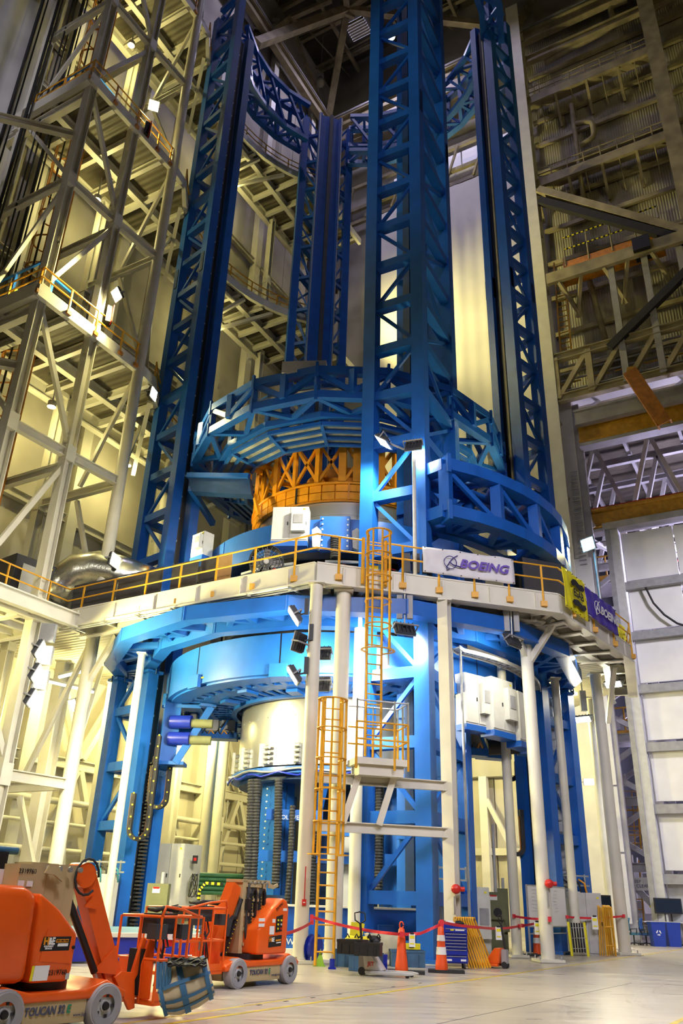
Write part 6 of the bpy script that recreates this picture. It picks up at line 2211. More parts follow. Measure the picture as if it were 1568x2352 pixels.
    # ---- platform basket
    bk = thing('lift_basket', sec, 'lift basket', T(bs_ + bl_ / 2, .6, zf))
    def K(s, off, z):
        return T(bs_ + bl_ * s, o0 + bw_ * off, z)
    box('basket_floor', K(.5, .5, zf), (abs(bl_), bw_, .06), 'orangepaint', bk, rz=math.atan2(e.y, e.x))
    box('kick_plate', K(.5, 0, zf + .09), (abs(bl_), .02, .12), 'orangepaint', bk, rz=math.atan2(e.y, e.x))
    box('kick_plate', K(0, .5, zf + .3), (.03, bw_ * .8, .5), 'orangepaint', bk, rz=math.atan2(e.y, e.x))
    for z in (zf + .55, zf + 1.12):
        sweep('rail', [K(.04, 0, z), K(.96, 0, z), K(1, .04, z), K(1, .96, z), K(.96, 1, z), K(.04, 1, z), K(0, .96, z), K(0, .04, z)], .022, 'orangepaint', bk, sides=8, closed=True)
    for s, o_ in ((0, 0), (.33, 0), (.66, 0), (1, 0), (1, .5), (1, 1), (.5, 1), (0, 1), (0, .5)):
        tube('upright', K(s, o_, zf), K(s, o_, zf + 1.12), .02, 'orangepaint', bk)
    sweep('guard_hoop', [K(0, 0, zf + 1.12), K(.05, -.02, zf + 1.26), K(.45, -.02, zf + 1.22), K(.9, 0, zf + 1.12)], .022, 'orangepaint', bk, sides=8)
    box('console', K(.3, .35, zf + 1.02), (.42, .3, .28), 'darkgrey', bk, rz=math.atan2(e.y, e.x))
    sweep('console_guard', [K(.05, .2, zf + 1.2), K(.1, .1, zf + 1.24), K(.5, .1, zf + 1.24), K(.55, .2, zf + 1.2), K(.5, .45, zf + 1.22), K(.1, .45, zf + 1.22)], .03, 'rubber', bk, sides=6, closed=True)
    tube('joystick', K(.3, .3, zf + 1.15), K(.3, .3, zf + 1.25), .02, 'black', bk, shape='tube8')
    for s in (.02, .62):
        box('pod', K(s, .1, zf + .92), (.22, .2, .2), 'darkgrey', bk, rz=math.atan2(e.y, e.x))
    for k in range(4):
        sweep('hose', [K(.2 + .06 * k, .3, zf + .95), K(.16 + .1 * k, .25, zf + .7), K(.3, .2, zf + .55 + .05 * k), K(.32 - .05 * k, .2, zf + .2)], .015, 'red' if k == 1 else 'rubber', bk)
    for k in range(3):
        box('hinge_plate', K(1.0, .02, zf + .5 + .22 * k), (.06, .03, .12), 'galv', bk, rz=math.atan2(e.y, e.x))
    box('label_plate', K(.8, -.02, zf + .3), (.12, .01, .06), 'paper', bk, rz=math.atan2(e.y, e.x))
    return T, bk


T1, _ = lift('orange and tan boom lift at the lower left edge, nearest of the two', (-3.89, 11.54), (-2.95, 12.72), False, '2319760', 'orange basket of the nearer boom lift with black console')
T2, _ = lift('orange and tan boom lift parked farther back with its mast facing the camera', (-1.73, 18.45), (-.77, 19.88), True, '2319761', 'orange basket of the farther boom lift')
# fire extinguisher clamped in the baskets
p = PY(396, 2130, 15.2)
t = thing('fire_extinguisher', 'red fire extinguisher strapped upright between the two lift baskets', 'fire extinguisher', p - Vector((0, 0, .3)))
tube('cylinder', p - Vector((.03, 0, .28)), p + Vector((-.05, 0, .2)), .085, 'red', t)
box('label', p + Vector((-.0, -.085, -.08)), (.1, .01, .2), 'paper', t)
tube('valve', p + Vector((-.05, 0, .2)), p + Vector((-.06, 0, .3)), .03, 'galv', t)
beam('lever', p + Vector((-.12, 0, .3)), p + Vector((.06, 0, .34)), .03, .02, 'ink', t)
# taped cardboard wrap over the basket end
c = PY(424, 2264, 12.9)
axw = Vector((.93, .15, .33)).normalized()
Mw = frame(c, axw)
Ml = Mw @ Matrix.Rotation(math.radians(90), 4, 'Y')
t = thing('padded_wrap', 'cardboard pad bound with blue tape under the lift basket', 'wrap', c)
prof = [(.02, -.36), (.15, -.36), (.26, -.30), (.32, -.13), (.31, .13), (.26, .33), (.23, .37), (.02, .37)]
lathe('pad', prof, Ml, 'cardpale', t, n=24)
for z0, w_, r in ((-.31, .05, .262), (-.02, .08, .322), (.31, .06, .272)):
    lathe('tape_band', [(r, z0 - w_ / 2), (r + .012, z0 - w_ / 2), (r + .008, z0 + w_ / 2), (r - .004, z0 + w_ / 2)], Ml, 'tapeblue', t, n=24)
_th = max((i * .1 for i in range(63)), key=lambda a: -(Ml.to_3x3() @ Vector((math.cos(a), math.sin(a), 0))).y)
for k, th in enumerate((_th - .25, _th + .35, _th + .75)):
    vs = []
    for i in range(9):
        z = -.36 + .73 * i / 8
        r = [.16, .285, .32, .328, .324, .318, .30, .278, .25][i] + .012
        for d_ in (-.07, .07):
            vs.append(Ml @ Vector((r * math.cos(th + d_), r * math.sin(th + d_), z)))
    mesh('tape_strip', vs, [(2 * i, 2 * i + 1, 2 * i + 3, 2 * i + 2) for i in range(8)], 'tapeblue', t)
for k in range(5):
    q = PY(362 + 7 * k, 2240 + 3 * (k % 2), 12.6)
    box('tape_tab', q, (.035, .02, .32), 'tapeblue', t, R=Matrix.Rotation(-.1, 3, 'Y'))
t = thing('plastic_bag', 'crumpled black plastic sheet draped over the taped pad', 'plastic sheet', PY(425, 2222, 13))
vs, fs = [], []
for i in range(15):
    for j in range(7):
        p = PY(385 + 6.4 * i, 2199 + 3.0 * j + 2 * math.sin(i * 2.1 + j), 12.5 + .04 * (6 - j) + .03 * math.sin(i * 1.7 + j * 2.3))
        vs.append(p)
for i in range(14):
    for j in range(6):
        q = i * 7 + j
        fs.append((q, q + 7, q + 8, q + 1))
o = mesh('sheet', vs, fs, 'black', t)
o.modifiers.new('thickness', 'SOLIDIFY').thickness = .02

# ================================================================== THINGS ON THE FLOOR
def cone(label, px, py, h=1.05, stripes=True, s=1.0):
    p = PZ(px, py, 0)
    t = thing('traffic_cone', label, 'traffic cone', p)
    box('rubber_base', p + Vector((.12, 0, .035)), (.95 * s, .45 * s, .07), 'rubber', t, rz=-.1)
    lathe('body', [(.17 * s, .07), (.155 * s, .25), (.15 * s, .27), (.125 * s, .5), (.12 * s, .52), (.10 * s, .8), (.095 * s, .82), (.08 * s, h - .05), (.04 * s, h)], Matrix.Translation(p), 'coneor', t, n=18)
    if stripes:
        for z0, z1, r0, r1 in ((.42, .60, .137, .119), (.74, .88, .109, .097)):
            lathe('reflective_band', [(r0 * s, z0), (r0 * s + .006, z0), (r1 * s + .006, z1), (r1 * s, z1)], Matrix.Translation(p), 'paper', t, n=18)
    sweep('top_loop', [p + Vector((.05 * math.cos(k * .5), 0, h + .05 + .08 * math.sin(k * .5))) for k in range(13)], .018, 'coneor', t)
    return p


cone('plain orange delineator cone beside the grey pallet jack', 922, 2236, stripes=False, h=1.05)
cone('orange delineator cone with two white bands before the blue tool chest', 1014, 2234, h=1.1)
cone('orange and white cone behind the whiteboard', 1234, 2196, h=1.1, s=.9)


def crate(label, px, py, size, m, rz=0.0, z=0.0, ribs=True, name='crate', cat='crate'):
    p = PZ(px, py, z)
    w_, d_, h_ = size
    t = thing(name, label, cat, p)
    R = Matrix.Rotation(rz, 3, 'Z')
    def L(nm, c, s, mm):
        return box(nm, p + R @ Vector(c), s, mm, t, rz=rz)
    L('body', (0, d_ / 2, h_ / 2), (w_, d_, h_), m)
    L('lid', (0, d_ / 2, h_ - .03), (w_ * 1.03, d_ * 1.04, .06), m)
    if ribs:
        n = max(3, int(w_ / .25))
        for k in range(n):
            L('rib', (-w_ / 2 + w_ * (k + .5) / n, -.015, h_ / 2 - .04), (.04, .03, h_ - .12), m)
    return t, p


crate('long ribbed blue-grey crate under the black cases', 800, 2222, (1.0, .7, .42), 'crateblue', rz=-.5)
crate('ribbed blue-grey crate beside the grey pallet jack', 832, 2232, (.75, .6, .42), 'crateblue', rz=-.35)
crate('black hard case on the blue crate, left one', 800, 2192, (.62, .5, .32), 'black', rz=-.4, z=.45, name='hard_case', cat='case')
crate('black hard case on the blue crate, right one', 842, 2196, (.62, .5, .28), 'black', rz=-.2, z=.45, name='hard_case', cat='case')
crate('wide blue-grey chest beside the front tower foot', 938, 2222, (.95, .6, .42), 'crateblue', rz=.05, name='chest', cat='chest')
_c = PZ(938, 2222, 0) + Vector((.1, .12, .44))
t = thing('yellow_case', 'flat yellow case on the blue-grey chest', 'case', _c)
box('body', _c + Vector((0, .15, .06)), (.5, .3, .12), 'sign_yellow', t)
box('lid', _c + Vector((0, .15, .13)), (.51, .31, .03), 'sign_yellow', t)
box('handle', _c + Vector((0, -.02, .07)), (.14, .03, .03), 'ink', t)
crate('small blue cooler box behind the grey pallet jack', 876, 2228, (.3, .3, .36), 'toolblue', ribs=False, name='cooler', cat='box')
crate('wide blue container behind the yellow barricades', 1128, 2182, (1.3, 1.0, 1.15), 'blue', rz=.1, ribs=False, name='container', cat='container')
# yellow-black bags
for k, (px, py, m, lab) in enumerate(((808, 2158, 'sign_yellow', 'yellow and black tool bag on the black case, left'), (838, 2160, 'sign_yellow', 'yellow and black tool bag on the black case, right'), (858, 2158, 'ink', 'black coiled strap bundle on the right case'))):
    p = PY(px, py, 24.4)
    t = thing('tool_bag', lab, 'bag', p)
    box('bag', p, (.38, .3, .2), m, t, shape='ball')
    for s in (-1, 1):
        sweep('strap', [p + Vector((s * .12 - .05, -.1, .05)), p + Vector((s * .12, -.12, .14)), p + Vector((s * .12 + .05, -.1, .05))], .02, 'ink', t)
    box('panel', p + Vector((.05, -.1, -.03)), (.2, .12, .12), 'darkgrey', t, shape='ball')
t = thing('yellow_board', 'yellow folding sign board leaning on the slim column', 'sign board', PY(815, 2165, 27.6))
pb0 = PY(815, 2145, 27.6)
box('leaf', pb0, (.32, .04, .62), 'sign_yellow', t, R=Matrix.Rotation(.12, 3, 'Y'))
box('leaf', pb0 + Vector((.1, .18, 0)), (.28, .04, .62), 'sign_yellow', t, R=Matrix.Rotation(.2, 3, 'Y'))
# cream tarp over boxes
vs, fs = [], []
for i in range(13):
    for j in range(9):
        f, g = i / 12, j / 8
        x = -.55 + 1.1 * f
        z = .98 - .1 * abs(f - .45) - (.0 if g < .5 else (g - .5) * 1.5) + .03 * math.sin(i * 1.9 + j)
        p = PZ(880, 2216, 0) + Vector((x, .45 - (.9 * min(g, .55)) + .03 * math.sin(i * 1.3), z * .8))
        vs.append(p)
for i in range(12):
    for j in range(8):
        q = i * 9 + j
        fs.append((q, q + 9, q + 10, q + 1))
o = mesh('tarp', vs, fs, 'tarp', smooth=True)
o.modifiers.new('thickness', 'SOLIDIFY').thickness = .02
tag(o, 'cream tarpaulin draped over boxes beside the front tower', 'tarpaulin')


def pallet_jack(label, px, py, ang, m, word=None, handle=True, lean=0.0):
    p = PZ(px, py, 0)
    d = Vector((math.cos(ang), math.sin(ang), 0))
    M = frame(p, d)
    t = thing('pallet_jack', label, 'pallet jack', p)
    for s in (-1, 1):
        extr('fork', [(0, .07), (1.05, .07), (1.2, .05), (1.22, .02), (1.05, .0), (0, .0)], .16, M @ Matrix.Translation((0, s * .2, .05)), m if m != 'coneor' else 'orangepaint', t, .01)
        tube('fork_roller', M @ Vector((1.05, s * .2 - .05, .04)), M @ Vector((1.05, s * .2 + .05, .04)), .04, 'rubber', t)
    extr('battery_box', [(-.02, .12), (.42, .12), (.1, .52), (-.08, .52)], .46, M, m if m != 'coneor' else 'orangepaint', t, .02)
    box('pump', M @ Vector((-.14, 0, .28)), (.16, .18, .42), 'steelgrey', t, rz=ang)
    tube('steer_wheel', M @ Vector((-.14, -.1, .09)), M @ Vector((-.14, .1, .09)), .09, 'rubber', t)
    h0, h1 = M @ Vector((-.16, 0, .45)), M @ Vector((-.22 + lean, 0, 1.12))
    tube('handle_bar', h0, h1, .03, 'ink', t)
    u_ = (h1 - h0).normalized()
    sd_ = M.to_3x3() @ Vector((0, 1, 0))
    if abs(sd_.x) < .5:
        sd_ = Vector((1, 0, 0))
    sweep('handle_loop', [h1, h1 + sd_ * .13 + u_ * .08, h1 + sd_ * .13 + u_ * .24, h1 + u_ * .27, h1 - sd_ * .13 + u_ * .24, h1 - sd_ * .13 + u_ * .08], .018, 'ink', t, closed=True)
    if word:
        text('lettering', word, .12, M @ Matrix.Translation((.14, -.236, .26)), 'red', t, bold=.004)
    return t


pallet_jack('grey pallet jack with red lettering and long forks on the floor', 845, 2240, -.35, 'lightgrey', 'JET')
pallet_jack('orange pallet jack with upright black handle beside the yellow barricades', 1150, 2224, 2.6, 'coneor', lean=.15)
# blue tool chest
p = PZ(1048, 2226, 0)
t = thing('tool_chest', 'blue roller tool chest with silver drawer pulls', 'tool chest', p)
w_, d_, h_ = .66, .5, .92
box('cabinet', p + Vector((0, .25, .14 + h_ / 2)), (w_, d_, h_), 'toolblue', t)
zz3 = [.16, .34, .50, .58, .66, .74, .82, .90, 1.03]
for i in range(8):
    z0, z1 = zz3[i], zz3[i + 1]
    dr_ = box('drawer', p + Vector((0, -.012, (z0 + z1) / 2)), (w_ - .05, .03, z1 - z0 - .02), 'toolblue', t)
    box('drawer_pull', p + Vector((0, -.035, z1 - .03)), (w_ - .08, .02, .018), 'galv', dr_)
box('top_tray', p + Vector((0, .25, 1.09)), (w_ + .02, d_, .05), 'toolblue', t)
for x in (-.2, .2):
    box('badge', p + Vector((x, -.032, .22)), (.15, .008, .05), 'paper', t)
box('badge', p + Vector((.12, -.032, .98)), (.26, .008, .05), 'paper', t)
box('badge', p + Vector((-.1, -.032, .98)), (.1, .008, .05), 'sign_yellow', t)
for x in (-.26, .24):
    for y in (.05, .45):
        tube('caster', p + Vector((x - .02, y, .06)), p + Vector((x + .02, y, .06)), .06, 'rubber', t)
tube('push_handle', p + Vector((-.48, .25, .95)), p + Vector((-.3, .25, .95)), .02, 'galv', t)
for k, (m, x, s_) in enumerate((('paper', -.15, .2), ('ink', .12, .18), ('green', -.3, .12))):
    t2 = thing('rag', ['white rag on the tool chest', 'black cap on the tool chest', 'green cable bundle on the tool chest'][k], 'rag', p + Vector((x, .2, 1.12)))
    box('heap', p + Vector((x, .2, 1.15)), (s_ * 1.6, s_, .12), m, t2, shape='ball')
    box('fold', p + Vector((x + .07, .12, 1.14)), (s_, s_ * .6, .08), m, t2, shape='ball')


def barricades(label_fn, base, top, n, dx, height, width, lean, m='yellow', grp=None, xs=None):
    for k in range(n):
        b0 = Vector(base) + Vector((dx[0] * k, dx[1] * k, 0))
        M = frame(b0, (.75, .66, 0)) @ Matrix.Rotation(lean * (1 - .02 * k), 4, 'X')
        t = thing('barricade', label_fn(k), 'barricade', b0, grp)
        for s in (0, width):
            tube('leg', M @ Vector((s, 0, 0)), M @ Vector((s, 0, height - .08)), .025, m, t, shape='tube8')
        sweep('top_rail', [M @ Vector((0, 0, height - .1)), M @ Vector((.03, 0, height - .02)), M @ Vector((.1, 0, height)), M @ Vector((width - .1, 0, height)), M @ Vector((width - .03, 0, height - .02)), M @ Vector((width, 0, height - .1))], .025, m, t)
        for z in (height * .3, height * .62):
            tube('cross_rail', M @ Vector((0, 0, z)), M @ Vector((width, 0, z)), .02, m, t, shape='tube8')


ords = ['first', 'second', 'third', 'fourth', 'fifth', 'sixth', 'seventh', 'eighth', 'ninth']
b0 = PZ(1078, 2226, 0)
for k in range(9):
    # seen edge-on: each frame leans left, its plane turned away from the camera
    base = b0 + Vector((.085 * k, .06 * k, 0))
    M = frame(base, (.25, .97, 0))
    t = thing('barricade', 'yellow pipe barricade in the leaning stack by the tool chest, %s from the left' % ords[k], 'barricade', base, 'leaning barricades by the tool chest')
    sh_ = -.30 - .02 * k
    hgt = 1.28
    for s in (0, .75):
        p0, p1 = M @ Vector((s, 0, .02)), M @ Vector((s, 0, hgt - .06)) + Vector((sh_ - .1 * (1 - k / 9), 0, 0))
        tube('leg', p0, p1, .028, 'yellow', t, shape='tube8')
    tp0 = M @ Vector((0, 0, hgt)) + Vector((sh_ - .1 * (1 - k / 9), 0, 0))
    tp1 = M @ Vector((.75, 0, hgt)) + Vector((sh_ - .1 * (1 - k / 9), 0, 0))
    sweep('top_rail', [tp0 - Vector((0, 0, .07)), tp0 + (tp1 - tp0) * .08, tp1 - (tp1 - tp0) * .08, tp1 - Vector((0, 0, .07))], .028, 'yellow', t)
    for f in (.62,):
        tube('cross_rail', (M @ Vector((0, 0, .02))).lerp(tp0, f), (M @ Vector((.75, 0, .02))).lerp(tp1, f), .02, 'yellow', t, shape='tube8')
b1_ = V3(PY(1374, 2150, 35.6), 0)
for k in range(8):
    base = b1_ + Vector((.1 * k, .05 * k, 0))
    t = thing('barricade', 'yellow pipe barricade in the stack under the black monitor, %s from the left' % ords[k], 'barricade', base, 'barricades under the black monitor')
    dx_ = Vector((.18, .9, 0))
    hgt = 1.75
    for s in (0, 1):
        tube('leg', base + dx_ * s, base + dx_ * s + Vector((.10 - .02 * k, 0, hgt - .06)), .03, 'yellow', t, shape='tube8')
    a_, c_ = base + Vector((.10 - .02 * k, 0, hgt)), base + dx_ + Vector((.10 - .02 * k, 0, hgt))
    sweep('top_rail', [a_ - Vector((0, 0, .08)), a_ + (c_ - a_) * .1, c_ - (c_ - a_) * .1, c_ - Vector((0, 0, .08))], .03, 'yellow', t)
t = thing('barricade', 'yellow pipe barricade turned flat to the camera beside the far right column', 'barricade', V3(PY(1392, 2150, 35.4), 0), 'barricades under the black monitor')
q = V3(PY(1390, 2150, 35.4), 0)
for s in (0, .34):
    tube('leg', q + Vector((s, 0, 0)), q + Vector((s, 0, 1.7)), .03, 'yellow', t, shape='tube8')
for z in (.35, 1.0, 1.7):
    tube('cross_rail', q + Vector((0, 0, z)), q + Vector((.34, 0, z)), .03, 'yellow', t, shape='tube8')

# whiteboard on castors
p = PZ(1250, 2200, 0)
t = thing('whiteboard', 'mobile whiteboard with faint handwriting behind the beacon column', 'whiteboard', p)
wA, wB = PY(1209, 2048, 32.6), PY(1296, 2050, 35.2)
zt, zb2 = 2.35, .98
f0, f1 = V3(wA, 0), V3(wB, 0)
beam('board', V3(wA, (zt + zb2) / 2), V3(wB, (zt + zb2) / 2), .04, zt - zb2, 'paper', t)
for z in (zt, zb2):
    beam('frame', V3(wA, z), V3(wB, z), .06, .04, 'galv', t)
for q in (f0, f1):
    beam('leg', V3(q, .1), V3(q, zt), .06, .05, 'grey', t)
    beam('foot', V3(q, .1) + Vector((-.3, -.35, 0)), V3(q, .1) + Vector((.3, .35, 0)), .06, .05, 'darkgrey', t)
    for s in (-1, 1):
        tube('caster', V3(q, .05) + Vector((s * .28 - .02, s * .33, 0)), V3(q, .05) + Vector((s * .28 + .02, s * .33, 0)), .05, 'rubber', t)
beam('lower_bar', V3(f0, .75), V3(f1, .75), .04, .04, 'grey', t)
dw = (f1 - f0).normalized()
nw = Vector((dw.y, -dw.x, 0))
for r_ in range(7):
    for c_ in range(3):
        l_ = random.uniform(.25, .5)
        a_ = f0 + dw * (.25 + c_ * .95 + random.random() * .15) + nw * .03
        beam('handwriting', V3(a_, 2.2 - r_ * .12), V3(a_ + dw * l_, 2.2 - r_ * .12 + random.uniform(-.02, .02)), .004, .012, 'lightgrey', t)

# floor cabinets
cabinet('grey steel cabinet with double doors behind the folding yellow gate', V3(PY(1340, 2120, 36.0), 1.1), (1.35, .7, 2.2), .12, base='black', ac=False, m='lightgrey')
cabinet('taller grey cabinet left of the double-door cabinet', V3(PY(1312, 2120, 36.6), 1.12), (.7, .7, 2.25), .12, base='black', ac=False, doors=1, m='lightgrey')
cabinet('white control cabinet on the floor right of the H column', PY(1078, 2112, 33.5), (1.4, .6, 2.2), .25, base=None, ac=True)
cabinet('white louvred cabinet left of the H column', PY(1012, 2108, 32.6), (.75, .6, 2.2), .1, base=None, ac=False, doors=1)
cabinet('big white control cabinet with cables on its side behind the lifts', PY(408, 2012, 38.0), (1.35, 1.3, 2.5), -.45, base='black', ac=False, doors=2)
cabinet('cream cabinet beside the left tower foot', PY(234, 2085, 35.0), (.8, .6, 2.4), -.3, base=None, ac=False, doors=1)
cabinet('white cabinet behind the slim columns left of the front tower', PY(800, 2030, 34.5), (1.1, .6, 4.0), 0.1, base=None, ac=False, doors=1)
# screen, tangle of cables on that big cabinet
q = PY(446, 1995, 37.3)
t = thing('cable_tangle', 'coiled cables hanging on the side of the big white cabinet', 'cables', q)
for k in range(6):
    sweep('coil', [q + Vector((.02 * k + .15 * math.sin(j * .6 + k), -.05, -.2 - .45 * (1 - math.cos(j * .6)))) for j in range(11)], .018, 'rubber' if k % 2 else 'olive', t)
box('control_screen', q + Vector((0, 0, .35)), (.22, .05, .32), 'ink', t)
box('screen_lit', q + Vector((0, -.03, .36)), (.12, .01, .12), 'red', t)
# olive electrical boxes
for lab, px, py, y, sz in (('olive breaker panel with round fan vent on the back wall', 1134, 2080, 36.5, (.9, .4, 1.0)), ('olive side panel right of the breaker panel', 1152, 2090, 36.9, (.5, .4, 1.6)), ('olive green generator box behind the near lift basket', 362, 2066, 34.0, (.8, .5, 1.1))):
    p = PY(px, py, y)
    t = thing('breaker_panel', lab, 'electrical box', p - Vector((0, 0, sz[2] / 2)))
    box('case', p, sz, 'olive', t)
    box('warning_label', p + Vector((-.05, -sz[1] / 2 - .01, sz[2] * .28)), (sz[0] * .35, .01, sz[2] * .16), 'paper', t)
    box('red_label', p + Vector((-.05, -sz[1] / 2 - .015, sz[2] * .36)), (sz[0] * .3, .01, sz[2] * .06), 'red', t)
    if 'round' in lab:
        tube('fan_vent', p + Vector((.1, -sz[1] / 2 - .03, -.25)), p + Vector((.1, -sz[1] / 2 + .02, -.25)), .17, 'ink', t)
    tube('conduit', p + Vector((.1, 0, sz[2] / 2)), p + Vector((.1, 0, sz[2] / 2 + (2.6 if 'round' in lab else .4))), .06, 'lightgrey', t)
    box('stand', p - Vector((0, 0, sz[2] / 2 + (p.z - sz[2] / 2) / 2)), (sz[0] * .8, .1, max(.05, p.z - sz[2] / 2)), 'olive', t)
p = PY(500, 2030, 40)
t = thing('green_tank', 'stack of dark green pipes behind the farther lift', 'pipes', p)
for k in range(5):
    tube('pipe', p + Vector((-1.2, 0, .35 - .18 * k)), p + Vector((1.2, .3, .35 - .18 * k)), .09, 'green', t)
t = thing('hazard_rail', 'black and yellow striped hoop rail behind the white cabinet', 'rail', PY(470, 2040, 36))
pts = [PY(455, 2075, 36), PY(458, 2045, 36), PY(472, 2028, 36), PY(512, 2031, 36)]
for i in range(3):
    for k in range(6):
        beam('stripe', pts[i].lerp(pts[i + 1], k / 6), pts[i].lerp(pts[i + 1], (k + 1) / 6), .08, .1, 'ink' if k % 2 else 'sign_yellow', t)
# hose reel, lime barrier, bottle jack
p = PZ(718, 2214, 0) + Vector((0, 0, .38))
t = thing('hose_reel', 'dark blue hose reel between the front columns', 'hose reel', p - Vector((0, 0, .38)))
Mr = Matrix.Translation(p) @ Matrix.Rotation(math.radians(90), 4, 'Y') @ Matrix.Rotation(.5, 4, 'X')
for s in (-.1, .1):
    lathe('flange', [(.05, s), (.36, s), (.37, s + .015), (.05, s + .015)], Mr, 'toolblue', t, n=24)
lathe('drum', [(.2, -.1), (.2, .1)], Mr, 'ink', t)
for k in range(3):
    lathe('hose_coil', [(.24 + .03 * k, -.08), (.27 + .03 * k, 0), (.24 + .03 * k, .08)], Mr, 'toolblue', t)
box('stand', p - Vector((0, 0, .3)), (.3, .4, .14), 'toolblue', t)
p = PZ(733, 2219, 0)
t = thing('wedge_sign', 'lime green floor wedge sign beside the hose reel', 'floor sign', p)
extr('wedge', [(-.12, 0), (.14, 0), (.02, .42)], .2, Matrix.Translation(p), 'limegreen', t, .01)
box('base', p + Vector((0, 0, .01)), (.34, .26, .02), 'limegreen', t)
p = PZ(762, 2226, 0)
t = thing('bottle_jack', 'small blue bottle jack at the ladder foot', 'jack', p)
tube('body', p + Vector((0, 0, .05)), p + Vector((0, 0, .24)), .07, 'toolblue', t)
tube('ram', p + Vector((0, 0, .24)), p + Vector((0, 0, .34)), .03, 'galv', t)
box('base', p + Vector((0, 0, .025)), (.2, .16, .05), 'toolblue', t)
# folding yellow-black gate
p = V3(PY(1310, 2150, 34.6), 0)
t = thing('folding_gate', 'yellow-ended black folding safety gate in front of the grey cabinet', 'gate', p)
for s in (0, .62):
    beam('end_post', p + Vector((s, 0, 0)), p + Vector((s - .05, 0, 1.15)), .08, .08, 'sign_yellow', t)
for k in range(5):
    beam('slat', p + Vector((.1 + .1 * k, 0, .12)), p + Vector((.07 + .1 * k, 0, 1.12)), .06, .03, 'ink', t)
for z in (.25, .6, .95):
    beam('link', p + Vector((.05, -.03, z)), p + Vector((.57, -.03, z + .02)), .02, .02, 'galv', t)
# monitors
def monitor(label, a, b, c_, y0, y1, stand=True):
    A, B, Cc_ = PY(*a, y0), PY(*b, y1), PY(*c_, y0)
    t = thing('monitor', label, 'monitor', V3((A + B) / 2, 0))
    zc = (A.z + Cc_.z) / 2
    h_ = A.z - Cc_.z
    beam('bezel', V3(A, zc), V3(B, zc), .08, h_, 'ink', t)
    d_ = (V3(B, 0) - V3(A, 0)).normalized()
    nn = Vector((d_.y, -d_.x, 0)) * .045
    beam('screen', V3(A, zc) + nn + d_ * .06, V3(B, zc) + nn - d_ * .06, .01, h_ - .12, 'screen', t)
    if stand:
        m_ = (V3(A, 0) + V3(B, 0)) / 2
        for s in (-.18, .18):
            beam('stand_leg', V3(m_ + d_ * s, .05) - nn * 2, V3(m_ + d_ * s, Cc_.z) - nn * 2, .05, .05, 'ink', t)
        beam('stand_foot', V3(m_ - d_ * .5, .04), V3(m_ + d_ * .5, .04), .5, .06, 'ink', t)
    return t


monitor('black flat monitor above the stack of yellow barricades', (1364, 2055), (1400, 2055), (1364, 2090), 37.6, 38.0)
monitor('large dark television on a stand behind the blue bins', (1500, 2062), (1562, 2062), (1502, 2098), 47.8, 48.0)
# table and yellow shelf
p = V3(PY(1520, 2140, 47.2), 0)
t = thing('work_table', 'pale work table behind the two blue bins', 'table', p)
tb0 = PY(1516, 2118, 47.2)
box('table_top', tb0 + Vector((.3, .3, 0)), (2.6, .9, .05), 'lightgrey', t, rz=.1)
for x, y in ((-.85, 0), (1.4, .1), (-.85, .7), (1.4, .7)):
    beam('leg', (tb0.x + x, tb0.y + y, 0), (tb0.x + x, tb0.y + y, tb0.z), .05, .05, 'grey', t)
t = thing('yellow_shelf', 'yellow framed shelf with cardboard boxes behind the television', 'shelf', PY(1540, 2112, 49))
q = PY(1540, 2107, 49)
box('frame', q + Vector((0, .1, 0)), (1.6, .4, .5), 'sign_yellow', t)
box('carton', q + Vector((0, -.12, .0)), (1.2, .1, .35), 'cardboard', t)
for lab, px, m, mark in (('blue recycling bin with white recycling mark', 1511, 'binblue', True), ('plain blue bin at the right edge beside the recycling bin', 1546, 'binblue', False)):
    p = PY(px, 2162, 46.2 if mark else 46.6); p.z = 0
    t = thing('waste_bin', lab, 'bin', p)
    w0, w1, h_ = .30, .36, .80
    vs = [(-w0, -w0 * .8, 0), (w0, -w0 * .8, 0), (w0, w0 * .8, 0), (-w0, w0 * .8, 0), (-w1, -w1 * .8, h_), (w1, -w1 * .8, h_), (w1, w1 * .8, h_), (-w1, w1 * .8, h_)]
    mesh('tub', vs, [(0, 3, 2, 1), (0, 1, 5, 4), (1, 2, 6, 5), (2, 3, 7, 6), (3, 0, 4, 7), (4, 5, 6, 7)], m, t, M=Matrix.Translation(p) @ Matrix.Diagonal((1, 1, 1.35, 1)))
    box('rim', p + Vector((0, 0, h_ * 1.35)), (w1 * 2.1, w1 * 1.7, .05), m, t)
    if mark:
        for k in range(3):
            a_ = k * 2.094 + .5
            c_ = p + Vector((-.02 + .09 * math.cos(a_), -.285, .62 + .09 * math.sin(a_)))
            M_ = Matrix.Translation(c_) @ Matrix.Rotation(-(a_ + 1.57), 4, 'Y')
            extr('recycling_arrow', [(-.075, -.025), (.02, -.025), (.02, -.05), (.085, 0), (.02, .05), (.02, .025), (-.075, .025)], .006, M_, 'paper', t)


